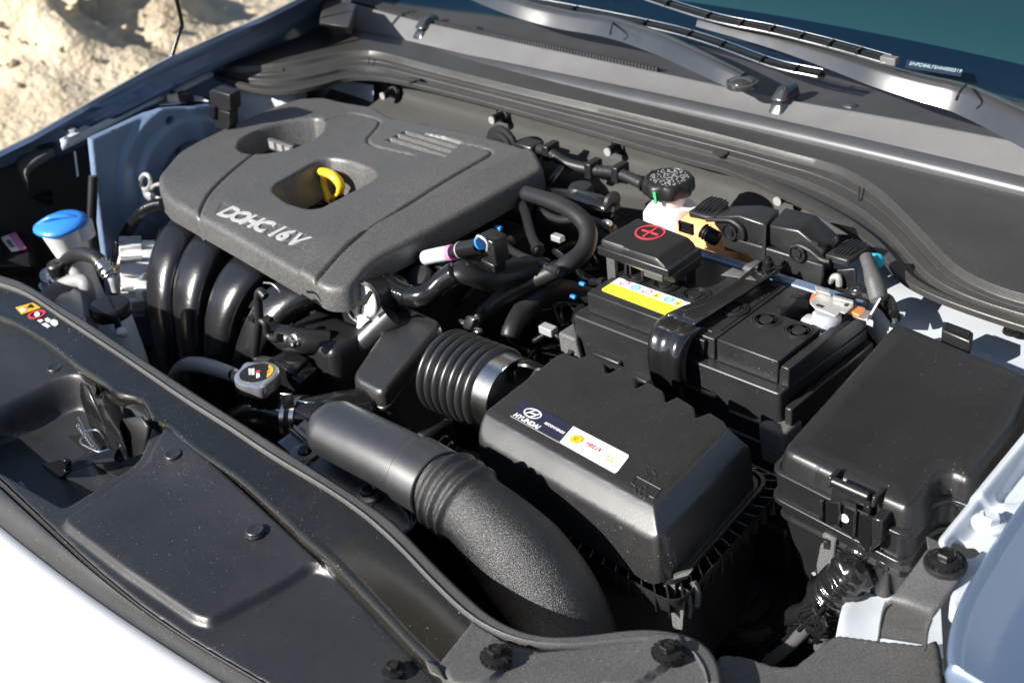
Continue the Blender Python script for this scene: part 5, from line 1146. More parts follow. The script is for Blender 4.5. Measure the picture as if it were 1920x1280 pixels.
# ---- negative terminal
def negterm():
    t = thing('negative_terminal', 'grey lead clamp with steel bracket and orange plate on the battery corner', 'battery terminal', (-.01, .11, .76))
    c = A(1550, 596, z=.785)
    mk('post_clamp', lathe([(.0150, -.018), (.0158, -.004), (.0150, .004), (.0125, .0065), (.0118, .0078), (.001, .0080)], 30, c), 'mlead', t, ang=50)
    mk('clamp_jaw', hexa([c + V(-.028, -.011, -.017), c + V(.004, -.014, -.017), c + V(.004, .010, -.017), c + V(-.028, .006, -.017)], [c + V(-.026, -.009, -.004), c + V(.004, -.012, -.002), c + V(.004, .008, -.002), c + V(-.026, .005, -.004)]), 'mlead', t, bevel=.003)
    mk('clamp_nut', lathe([(.007, 0), (.007, .009), (.005, .010)], 6, c + V(.003, -.020, -.012), (.2, -1, .2)), 'mlead', t)
    mk('clamp_leg', hexa([c + V(.006, -.018, -.034), c + V(.018, -.014, -.034), c + V(.018, -.006, -.034), c + V(.006, -.008, -.034)], [c + V(.008, -.014, -.004), c + V(.019, -.010, -.004), c + V(.019, -.002, -.004), c + V(.008, -.004, -.004)]), 'mlead', t, bevel=.003)
    pts = AL([(1518, 570), (1537, 549), (1598, 567), (1600, 577), (1584, 590), (1575, 587), (1566, 596), (1552, 590), (1530, 582)], z=.797)
    mk('bracket_plate', loft([pts, [p + V(0, 0, .0025) for p in pts]]), 'cast', t, bevel=.0006, seg=1)
    mk('bracket_hole', cyl(A(1587, 572, z=.7995), .0025, .0004, 12), 'lblack', t); mk('bracket_slot', box(A(1536, 573, z=.7995) - V(.003, .002, 0), A(1536, 573, z=.7995) + V(.005, .002, .0005)), 'lblack', t)
    a = AL([(1518, 566), (1522, 555), (1537, 549), (1545, 553), (1530, 568)], z=.794); mk('orange_plate', loft([a, [p + V(0, 0, .0025) for p in a]]), 'copper', t)
    a = AL([(1578, 583), (1590, 574), (1622, 583), (1610, 597)], z=.792); mk('orange_plate', loft([a, [p + V(0, 0, .004) for p in a]]), 'copper', t, bevel=.0006)
    a = AL([(1592, 594), (1612, 598), (1636, 598), (1652, 566), (1646, 560), (1630, 588), (1612, 592)], z=.792)
    mk('white_bracket', hexa(AL([(1598, 594), (1626, 603), (1640, 585), (1615, 580)], z=.786), AL([(1598, 593), (1626, 602), (1640, 584), (1615, 579)], z=.788)), 'letter', t)
    mk('white_blade', hexa(AL([(1625, 600), (1632, 598), (1652, 562), (1648, 558)], z=.788), AL([(1630, 590), (1634, 590), (1652, 560), (1650, 556)], z=.808)), 'letter', t)
    w = thing('earth_cable', 'grey sleeved earth cable dropping from the relay housing to the terminal', 'cable', A(1640, 540, z=.8))
    mk('cable_sleeve', tube([A(1624, 482, z=.83), A(1630, 500, z=.826), A(1638, 525, z=.818), A(1644, 545, z=.810), A(1648, 562, z=.804)], [.0070, .0070, .0095, .0105, .009], 16), 'strip', w, ang=60)
    mk('cable_run', tube([A(1590, 552, z=.80), A(1610, 546, z=.808), A(1640, 556, z=.80), A(1662, 574, z=.79), A(1678, 596, z=.77)], [.006, .008, .008, .007, .007], 14), 'tape', w)
    mk('teal_plug', tube([A(1630, 483, z=.822), A(1644, 488, z=.822), A(1648, 498, z=.816)], [.005, .008, .006], 14), 'teal', w)
    for q in [[(1640, 560), (1660, 556), (1672, 568), (1676, 590)], [(1600, 546), (1625, 540), (1650, 548)]]:
        mk('harness_loop', tube(AL(q, z=.80), .0045, 10), 'tape', w)
    mk('rear_hardware', joinvf(hexa(AL([(1528, 540), (1556, 548), (1558, 556), (1530, 548)], z=.80), AL([(1528, 536), (1556, 544), (1558, 552), (1530, 544)], z=.806)), hexa(AL([(1562, 556), (1600, 566), (1600, 572), (1562, 562)], z=.80), AL([(1562, 552), (1600, 562), (1600, 568), (1562, 558)], z=.804))), 'cast', w, bevel=.0008)
    # blue rail behind the battery
    r = thing('battery_rail', 'dark blue bar along the rear edge of the battery', 'bar', (-.1, .16, .76))
    mk('rail_bar', hexa([(-.235, .152, .770), (-.005, .152, .770), (-.005, .166, .770), (-.235, .166, .770)], [(-.235, .154, .784), (-.005, .154, .784), (-.005, .166, .786), (-.235, .166, .786)]), 'fender', r, bevel=.002)
negterm()

# ============================================================ FUSE BOX
def fusebox():
    t = thing('fuse_box', 'large black fuse box with a smooth lid and a ribbed front latch', 'fuse box', (.14, .0, .55))
    Z = .80
    zz = lambda px, py: A(px, py, z=Z)
    pl = [(1463, 836), (1705, 949), (1728, 930), (1752, 893), (1768, 882), (1785, 881), (1815, 894), (1828, 890), (1905, 790), (1945, 700), (1680, 596)]
    poly0 = [(p.x, p.y) for p in [zz(*q) for q in pl]]
    poly = rpoly(poly0, [.012, .012, .006, .006, .004, .004, .006, .008, .01, .02, .016], 5)
    xr = poly0[7][0]
    def zf(u, v, s): return Z - .0035 * sstep(.022, .0, s) + .0008 * np.sin(u * 30)
    hf('lid', poly, zf, 'fuse', t, cell=.0019, r=.007, wall=.024, draft=.004, ang=50)
    c = np.mean(poly0, 0)
    def ring(k, z, sh=0):
        out = []
        for p in poly:
            d = np.array(p) - c; L = np.linalg.norm(d); q = np.array(p) + d / L * k; out.append(V(q[0], q[1] + sh, z))
        return out
    mk('lid_lip', loft([ring(.0065, .768), ring(.0088, .770), ring(.0088, .7745), ring(.0035, .7755)], caps=False), 'fuse', t, bevel=.0010)
    mk('box_upper', loft([ring(.0055, .745), ring(.0065, .768)], caps=False), 'fuse', t)
    mk('box_seam', loft([ring(.0090, .740), ring(.0095, .745), ring(.004, .746)], caps=False), 'fuse', t, bevel=.0010)
    mk('box_lower', loft([ring(-.03, .60), ring(-.006, .70), ring(-.001, .722), ring(.005, .741)]), 'fuse', t, ang=50)
    mk('box_edge', loft([ring(.002, .7205), ring(.003, .7225), ring(-.001, .7235)], caps=False), 'fuse', t, ang=30)
    # latch on the front
    yf = poly0[0][1] - .012
    def pl3(n, pts, y, th, m='fuse', bev=.001): 
        P = [A(a, b, y=y) for a, b in pts]; return mk(n, loft([P, [p + V(0, th, 0) for p in P]]), m, t, bevel=bev, seg=1)
    for s_ in (0, 1):
        ox = (0, 0) if not s_ else (82, 37)
        mk('latch_horn', hexa([A(1549 + ox[0], 913 + ox[1], y=yf - .004) + V(dx, dy, 0) for dx, dy in [(0, 0), (.004, 0), (.004, .026), (0, .026)]], [A(1552 + ox[0], 892 + ox[1], y=yf - .002) + V(dx, dy, 0) for dx, dy in [(0, 0), (.004, 0), (.004, .016), (0, .016)]]), 'fuse', t, bevel=.0015)
    mk('latch_bar', tube([A(1563, 902, y=yf - .004), A(1629, 931, y=yf - .004)], .0042, 12, smoothp=False), 'fuse', t)
    lf = pl3('latch_flap', [(1536, 938), (1556, 940), (1572, 943), (1610, 960), (1638, 972), (1633, 1030), (1625, 1036), (1606, 1012), (1598, 1012), (1590, 1002), (1580, 996), (1568, 985), (1556, 986), (1536, 976)], yf - .010, .004, 'shiny')
    pl3('latch_back', [(1560, 905), (1630, 936), (1632, 975), (1556, 944)], yf - .003, .004)
    pl3('latch_rib', [(1571, 944), (1575, 945), (1572, 990), (1568, 988)], yf - .014, .004)
    pl3('latch_rib', [(1601, 956), (1605, 958), (1601, 1008), (1596, 1005)], yf - .014, .004)
    pl3('latch_rib', [(1536, 937), (1541, 938), (1541, 980), (1534, 976)], yf - .014, .005)
    pl3('latch_rib', [(1634, 970), (1654, 976), (1650, 1020), (1633, 1034)], yf - .012, .016)
    pl3('latch_window', [(1580, 936), (1605, 946), (1605, 954), (1580, 944)], yf - .0105, .002, 'lblack', 0)
    mk('latch_dot', lathe([(.0042, 0), (.0042, .0006)], 20, A(1584, 971, y=yf - .0102), (0, -1, .0)), 'letter', t)
    # lower brackets
    for ox, oy in [(0, 0), (100, 48)]:
        F = [A(a + ox, b + oy, y=yf + .004) for a, b in [(1542, 1000), (1567, 1011), (1566, 1018), (1562, 1072), (1533, 1086), (1530, 1060), (1538, 1020), (1556, 1022), (1557, 1014), (1540, 1007)]]
        mk('box_bracket', loft([F, [p + V(0, .010, 0) for p in F]]), 'flank' if not ox else 'fuse', t, bevel=.001, seg=1)
        mk('bracket_slot', hexa([A(a + ox, b + oy, y=yf + .003) for a, b in [(1544, 1015), (1556, 1019), (1555, 1030), (1544, 1028)]], [A(a + ox, b + oy, y=yf + .006) for a, b in [(1544, 1015), (1556, 1019), (1555, 1030), (1544, 1028)]]), 'lblack', t)
    mk('front_wall', hexa([A(1566, 1028, y=yf + .010) + V(0, 0, -.09), A(1640, 1062, y=yf + .010) + V(0, 0, -.09), A(1640, 1062, y=yf + .03) + V(0, 0, -.09), A(1566, 1028, y=yf + .03) + V(0, 0, -.09)], [A(1566, 1026, y=yf + .006), A(1640, 1060, y=yf + .006), A(1640, 1060, y=yf + .03), A(1566, 1026, y=yf + .03)]), 'fuse', t, bevel=.002)
    # rear tab
    h = A(1803, 610, z=.792); r = [A(*q, z=.80) for q in [(1768, 600), (1826, 622), (1820, 640), (1766, 618)]]
    mk('rear_tab', hexa([p + V(0, 0, -.02) for p in r], r), 'fuse', t, bevel=.002); r2 = [A(*q, z=.8012) for q in [(1775, 604), (1820, 621), (1815, 634), (1773, 617)]]
    mk('tab_window', hexa(r2, [p + V(0, 0, .0006) for p in r2]), 'shiny', t)
    # harness leaving the box
    g = thing('main_harness', 'taped wiring harness trunk coming out below the fuse box latch', 'wiring harness', A(1560, 1120, z=.55))
    yb = yf - .002
    q = [A(1608, 1062, y=yb + .01), A(1592, 1078, y=yb - .004), A(1572, 1100, y=yb - .008), A(1552, 1125, y=yb - .008), A(1540, 1148, y=yb - .006), A(1532, 1175, y=yb)]
    mk('harness_boot', crumple(tube(q, lambda s_: .0185 + .0016 * math.sin(s_ * 620) + .0006 * math.sin(s_ * 1900) - max(0, s_ - .05) * .05, 40, 20), .0028, 95), 'tape', g, ang=180)
    for k in range(12):
        a = random.uniform(0, 1); p0 = A(1520 + 40 * random.random(), 1118 + 40 * random.random(), y=yb - .034)
        mk('tape_fold', tube([p0, p0 + V(.012 * random.uniform(-1, 1), -.002, -.012), p0 + V(.018 * random.uniform(-1, 1), 0, -.026)], .0022, 6), 'tape', g)
    mk('side_branch', tube([A(1530, 1140, y=yb - .015), A(1505, 1148, y=yb - .02), A(1480, 1156, y=yb - .01), A(1462, 1172, y=yb)], lambda s_: .0088 + .0009 * math.sin(s_ * 2200), 14, 16), 'tape', g, ang=180)
    mk('cloth_branch', tube([A(1525, 1162, y=yb - .02), A(1500, 1190, y=yb - .02), A(1470, 1215, y=yb - .015), A(1440, 1240, y=yb)], [.0062, .0062, .0070, .0068], 14), 'cloth', g, ang=60)
    mk('cloth_branch', tube([A(1545, 1160, y=yb - .005), A(1545, 1190, y=yb), A(1550, 1230, y=yb)], .011, 14), 'cloth', g, ang=60)
    mk('black_wire', tube([A(1500, 1165, y=yb - .01), A(1460, 1190, y=yb - .01), A(1420, 1225, y=yb), A(1400, 1260, y=yb)], .0055, 12), 'shiny', g)
    mk('black_wire', tube([A(1513, 1172, y=yb - .016), A(1470, 1200, y=yb - .02), A(1435, 1235, y=yb)], .0028, 10), 'shiny', g)
    mk('steel_pin', tube([A(1526, 1075, y=yb + .02), A(1518, 1098, y=yb + .02)], .0022, 8, smoothp=False), 'steel', g)
fusebox()
# ============================================================ COOLANT RESERVOIR, RELAY HOUSING
def tank():
    t = thing('coolant_reservoir', 'translucent pink and orange coolant tank under a lobed black cap', 'coolant tank', (-.29, .22, .70))
    c = A(1253, 338, z=.826); x, y = c.x, c.y
    def blob(x0, x1, y0, y1, z0, z1, k=.022, n=9):
        return loft([[V(p[0], p[1], z) for p in rpoly([(x0 + e, y0 + e), (x1 - e, y0 + e), (x1 - e, y1 - e), (x0 + e, y1 - e)], k, 6)] for z, e in [(z0, .004), (z0 + .004, 0), (z1 - .012, 0), (z1 - .004, .004), (z1, .012)]])
    mk('tank_body', blob(x - .027, x + .030, y - .030, y + .030, .68, .798), 'tankp', t, ang=60)
    mk('tank_orange', blob(x + .018, x + .125, y - .022, y + .045, .66, .790, .012), 'orange', t, ang=60)
    mk('tank_neck', cyl(V(x, y, .795), .021, .02, 28), 'tankp', t)
    mk('tank_seam', blob(x - .029, x + .127, y + .0, y + .004, .70, .7965, .002), 'tankp', t)
    lob = lambda a, i: 1 + .045 * math.cos(a * 8) if i in (0, 1, 2) else 1
    mk('reservoir_cap', lathe([(.0300, 0), (.0310, .003), (.0305, .014), (.0285, .0175), (.0255, .0185), (.0250, .0175), (.001, .0175)], 96, V(x, y, .812), wob=lob), 'black', t, ang=50)
    # tiny raised print on the cap
    pr = []; rng = random.Random(5)
    for j in range(-7, 8):
        for k in range(-10, 11):
            px_, py_ = k * .0024, j * .0033
            if px_ ** 2 + py_ ** 2 < .0235 ** 2 and rng.random() < .5: pr.append(box((x + px_, y + py_, .8290), (x + px_ + rng.uniform(.0008, .0019), y + py_ + .0016, .8301)))
    g = mk('cap_print', joinvf(*pr), 'lgrey', t, smooth=False); g['kind'] = 'stuff'
    mk('green_mark', hexa([V(x + .002, y - .0312, .808), V(x + .0055, y - .0310, .808), V(x + .0055, y - .0285, .808), V(x + .002, y - .0285, .808)], [V(x + .002, y - .0325, .824), V(x + .0055, y - .0322, .824), V(x + .0055, y - .0285, .824), V(x + .002, y - .0285, .824)]), 'lgreen', t)
tank()

def relay():
    t = thing('relay_housing', 'twin black connector housing with two ribbed lever handles behind the battery', 'connector housing', (-.13, .19, .74))
    Y = .172
    def bl(n, front, back, yb=.205, m='fuse', bev=.0025, yf=Y):
        P = AL(front, y=yf); Q = AL(back, y=yb); return mk(n, loft([P, Q]), m, t, bevel=bev, seg=2)
    # upper shells: front outline and the matching back outline
    bl('connector_shell', [(1341, 405), (1385, 403), (1437, 421), (1434, 459), (1408, 455), (1352, 438), (1338, 420)], [(1362, 386), (1430, 384), (1462, 392), (1462, 430), (1430, 440), (1372, 420), (1355, 402)], .215)
    bl('connector_shell', [(1442, 422), (1497, 431), (1546, 472), (1540, 494), (1500, 486), (1443, 458)], [(1472, 388), (1530, 402), (1575, 442), (1574, 470), (1530, 460), (1472, 430)], .215)
    bl('connector_body', [(1352, 440), (1432, 462), (1545, 497), (1541, 540), (1428, 503), (1400, 478), (1356, 470)], [(1378, 420), (1450, 440), (1560, 475), (1556, 515), (1446, 480), (1420, 460), (1380, 450)], .21, 'batt')
    bl('body_split', [(1431, 420), (1437, 422), (1433, 504), (1427, 502)], [(1435, 418), (1440, 420), (1436, 500), (1430, 498)], Y - .0008 + .004, 'lblack', 0, Y - .0012)
    def handle(fr, top, n):
        bl('lever_handle', fr, top, .215, 'batt', .002)
    handle([(1289, 396), (1322, 405), (1340, 408), (1341, 418), (1292, 408)], [(1335, 368), (1352, 370), (1368, 378), (1366, 388), (1338, 378)], 0)
    handle([(1546, 476), (1590, 488), (1592, 501), (1548, 491)], [(1588, 447), (1634, 458), (1634, 470), (1590, 458)], 1)
    for k in range(5):
        f = k * 8; a = A(1302 + f * .8, 396 + f * .3, y=Y + .004); b = A(1336 + f * .8, 370 + f * .2, y=.210)
        mk('handle_rib', tube([a + V(0, 0, .0015), a.lerp(b, .5) + V(0, 0, .0035), b + V(0, 0, .001)], .0011, 6), 'fuse', t)
        a = A(1560 + f * .75, 480 + f * .22, y=Y + .004); b = A(1600 + f * .75, 450 + f * .2, y=.210)
        mk('handle_rib', tube([a + V(0, 0, .002), a.lerp(b, .5) + V(0, 0, .0035), b + V(0, 0, .001)], .0011, 6), 'fuse', t)
    for q in [[(1552, 481), (1568, 485), (1568, 490), (1552, 487)], [(1572, 486), (1588, 491), (1588, 496), (1572, 492)]]:
        P = AL(q, y=Y - .0006); mk('handle_slot', loft([P, [p + V(0, .001, 0) for p in P]]), 'lblack', t)
    mk('lever_arm', tube(AL([(1325, 412), (1345, 412), (1368, 413), (1382, 420), (1392, 432), (1394, 446)], y=Y - .003), .0028, 8), 'fuse', t)
    mk('lever_arm', tube(AL([(1487, 462), (1500, 460), (1520, 470), (1540, 486), (1556, 490)], y=Y - .003), .0028, 8), 'fuse', t)
    for px, py in [(1369, 434), (1496, 474)]:
        mk('pivot_hub', lathe([(.0105, 0), (.0105, .003), (.0085, .003), (.0080, .001), (.0055, .001), (.005, .003), (.001, .003)], 24, A(px, py, y=Y - .001), (0, -1, 0)), 'fuse', t, ang=30)
    tt = [box(A(1383 + 5 * math.sin(k) + k * 1.6, 420 + k * 5, y=Y) - V(.0015, .003, .0015), A(1383 + k * 1.6, 420 + k * 5, y=Y) + V(.004, 0, .0015)) for k in range(6)]
    for k in range(6): mk('gear_tooth', tt[k], 'fuse', t, smooth=False)
    bl('release_window', [(1522, 450), (1534, 456), (1532, 463), (1519, 457)], [(1523, 449), (1535, 455), (1533, 462), (1520, 456)], Y + .003, 'lblack', 0, Y - .0012)
    bl('side_clip', [(1554, 452), (1566, 444), (1573, 452), (1561, 466)], [(1556, 450), (1568, 442), (1575, 450), (1563, 464)], Y + .02, 'shiny', .001, Y + .012)
    # corrugated loom stub and bracket behind
    mk('loom_stub', tube(AL([(1318, 432), (1330, 440), (1345, 448)], y=Y + .01), lambda s_: .0085 + .0012 * math.sin(s_ * 1500), 18, 14), 'rubber', t, ang=180)
    mk('rear_block', hexa([(A(1548, 545, y=.19)) + V(0, 0, -.02), A(1610, 560, y=.19) + V(0, 0, -.02), A(1610, 560, y=.22) + V(0, 0, -.02), A(1548, 545, y=.22) + V(0, 0, -.02)], [A(1550, 505, y=.19), A(1606, 500, y=.19), A(1606, 500, y=.22), A(1550, 505, y=.22)]), 'black', t, bevel=.003)
    mk('steel_tube', tube(AL([(1556, 528), (1562, 520), (1572, 520), (1574, 535)], y=.185), .004, 10), 'cast', t)
relay()

# ============================================================ NEAR SIDE: RAIL, FENDER, BRACKET
def near_side():
    Z = .838
    r = thing('near_rail', 'pale painted flange with a hole and bolt beside the near fender', 'rail', A(1830, 1000, z=.7))
    pl = AL([(1960, 770), (1920, 815), (1762, 1006), (1757, 1018), (1767, 1036), (1763, 1056), (1790, 1082), (1780, 1132), (1792, 1146), (1832, 1084), (1960, 960)], z=Z)
    poly = rpoly([(p.x, p.y) for p in pl], .003, 3)
    L = [np.array(pl[i].xy) for i in (0, 2)]; e = L[1] - L[0]; e = e / np.linalg.norm(e)
    g0, g1 = np.array(A(1893, 935, z=Z).xy), np.array(A(1940, 868, z=Z).xy); hc = np.array(A(1810, 1028, z=Z).xy); st = np.array(A(1840, 952, z=Z).xy)
    def zf(u, v):
        P = np.stack([u, v], 1); q = P - L[0]; d = np.abs(q[:, 0] * e[1] - q[:, 1] * e[0])
        z = Z + .007 * np.exp(-((d - .007) / .0045) ** 2) - .003 * np.exp(-((d - .018) / .004) ** 2)
        ee = g1 - g0; t_ = np.clip(((P - g0) @ ee) / (ee @ ee), 0, 1); dd = np.hypot(*(P - (g0 + t_[:, None] * ee)).T); z = z - .005 * sstep(.010, .004, dd)
        z = z + .003 * sstep(0, .006, (P - st) @ (-e)) 
        return z
    hole = [(A(1810, 1028, z=Z).x + .0105 * math.cos(a), A(1810, 1028, z=Z).y + .0105 * math.sin(a)) for a in [2 * math.pi * k / 24 for k in range(24)]]
    hf('rail_sheet', poly, zf, 'inner', r, cell=.0016, r=.0015, wall=.012, holes=(hole,), hr=.001, hwall=.004, ang=60)
    mk('rail_wall', strip3([[V(p.x, p.y, Z - .008), V(p.x + .006, p.y, Z - .05), V(p.x + .03, p.y, Z - .25)] for p in pl[0:4]]), 'inner', r)
    b = hexbolt('rail_bolt', 'painted flanged bolt on the pale flange above the near bracket', A(1855, 982, z=Z + .003), 1.15, mt='inner', washer=False, phillips=False)
    # front fender
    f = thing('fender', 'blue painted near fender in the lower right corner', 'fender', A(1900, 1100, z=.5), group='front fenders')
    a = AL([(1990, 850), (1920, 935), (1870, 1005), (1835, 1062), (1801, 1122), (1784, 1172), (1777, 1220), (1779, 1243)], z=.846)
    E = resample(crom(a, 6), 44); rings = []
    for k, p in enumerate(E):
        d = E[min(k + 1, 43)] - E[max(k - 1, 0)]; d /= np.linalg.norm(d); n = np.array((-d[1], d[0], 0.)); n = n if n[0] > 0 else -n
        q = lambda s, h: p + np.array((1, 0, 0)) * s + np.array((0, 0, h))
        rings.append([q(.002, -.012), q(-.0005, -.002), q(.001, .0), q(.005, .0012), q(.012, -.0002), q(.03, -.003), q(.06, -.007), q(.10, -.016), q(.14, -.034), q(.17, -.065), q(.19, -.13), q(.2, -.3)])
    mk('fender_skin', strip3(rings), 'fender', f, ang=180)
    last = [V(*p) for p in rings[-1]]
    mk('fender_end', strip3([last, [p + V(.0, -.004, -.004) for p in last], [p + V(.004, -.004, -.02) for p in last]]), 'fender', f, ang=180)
    g = thing('headlamp_trim', 'light blue painted panel edge below the near fender in the corner', 'body panel', A(1880, 1260, z=.6))
    a = [A(*q, z=.815) for q in [(1772, 1300), (1800, 1272), (1850, 1250), (1930, 1222), (2000, 1195)]]; P = resample(crom(a, 6), 30)
    mk('panel_edge', strip3([[p + (0, .012, -.02), p + (0, .003, -.002), p, p + (0, -.008, .001), p + (.002, -.03, -.004), p + (.004, -.09, -.03), p + (0, -.12, -.2)] for p in P]), 'paint', g, ang=180)
    a2 = [A(*q, z=.822) for q in [(1766, 1292), (1795, 1262), (1850, 1238), (1930, 1210), (2000, 1184)]]; P = resample(crom(a2, 6), 30)
    mk('rubber_gap', strip3([[p + (0, .006, -.02), p + (0, .003, 0), p + (0, -.002, .001), p + (0, -.006, -.004), p + (0, -.006, -.02)] for p in P]), 'fender', g, ang=180)
    # bracket
    k = thing('headlamp_bracket', 'bent matt black bracket with a big flanged bolt at the near corner', 'bracket', A(1700, 1150, z=.7))
    Ls = [(1738, 1030, .849), (1715, 1062, .844), (1693, 1092, .839), (1672, 1119, .834), (1664, 1130, .829), (1657, 1150, .815), (1653, 1172, .800), (1650, 1197, .785)]
    Rs = [(1812, 1062, .849), (1797, 1088, .844), (1779, 1112, .839), (1758, 1140, .834), (1747, 1154, .829), (1738, 1172, .815), (1735, 1190, .800), (1733, 1210, .785)]
    Lp, Rp = resample(crom([A(a_, b_, z=c_) for a_, b_, c_ in Ls], 6), 40), resample(crom([A(a_, b_, z=c_) for a_, b_, c_ in Rs], 6), 40)
    mk('bracket_strap', strip3([[l + (0, 0, -.003), l, l * .94 + r_ * .06 + (0, 0, .001), l * .5 + r_ * .5 + (0, 0, .001), l * .06 + r_ * .94 + (0, 0, .001), r_, r_ + (0, 0, -.004)] for l, r_ in zip(Lp, Rp)]), 'strip', k, ang=70, solid=.002)
    c = A(1773, 1053, z=.8500); mk('bracket_eye', lathe([(.0150, -.004), (.0157, -.001), (.0150, .0008), (.001, .001)], 36, c), 'black', k, ang=50)
    mk('bracket_tab', hexa(AL([(1736, 1006), (1762, 1018), (1764, 1030), (1740, 1034)], z=.838), AL([(1737, 1004), (1763, 1016), (1764, 1028), (1741, 1032)], z=.840)), 'strip', k, bevel=.0006)
    hexbolt('bracket_bolt', 'largest black flanged bolt, on the eye of the near bracket', c + V(0, 0, .0010), 1.02, phillips=False)
    # plastic cover at the bottom
    h = thing('headlamp_cover', 'dusty dark plastic cover along the bottom edge right of the end plate', 'cover', A(1600, 1240, z=.6))
    pl = AL([(1345, 1222), (1400, 1228), (1450, 1245), (1490, 1247), (1535, 1210), (1566, 1187), (1655, 1198), (1733, 1206), (1756, 1193), (1764, 1215), (1768, 1250), (1775, 1330), (1340, 1330)], z=.755)
    hf('cover_skin', rpoly([(p.x, p.y) for p in pl], .004), lambda u, v: .755 + .004 * np.sin(u * 40) * 0 - .006 * sstep(.165, .15, u), 'strip', h, cell=.0025, r=.003, wall=.04)
    # inner panel glimpsed behind the bracket
    i = thing('inner_wheelhouse', 'pale inner panel glimpsed between the harness and the near bracket', 'inner panel', A(1650, 1150, z=.5))
    pl = AL([(1590, 1090), (1640, 1102), (1700, 1085), (1780, 1100), (1790, 1230), (1560, 1230), (1575, 1150)], z=.69)
    hf('panel_sheet', [(p.x, p.y) for p in pl], lambda u, v: .69 + .002 * np.sin(u * 80) * np.sin(v * 60), 'inner', i, cell=.004, r=.002, wall=.02)
    # white strut tower between fuse box and cowl
    s = thing('near_strut_tower', 'sunlit white painted strut tower between the fuse box and the cowl corner', 'strut tower', A(1800, 640, z=.5))
    pl = AL([(1560, 470), (1640, 455), (1690, 510), (1784, 560), (1960, 600), (1990, 760), (1870, 720), (1690, 640), (1640, 590)], z=.758)
    def zf(u, v): return .758 + .008 * sstep(.16, .25, v) + .004 * np.sin(u * 26) * sstep(.1, .2, v)
    hf('tower_sheet', rpoly([(p.x, p.y) for p in pl], .01), zf, 'inner', s, cell=.003, r=.003, wall=.03, ang=60)
    mk('tower_bolt', lathe([(.010, 0), (.009, .003), (.006, .004), (.006, .009), (.001, .01)], 20, A(1898, 622, z=.77)), 'blackbolt', s)
near_side()

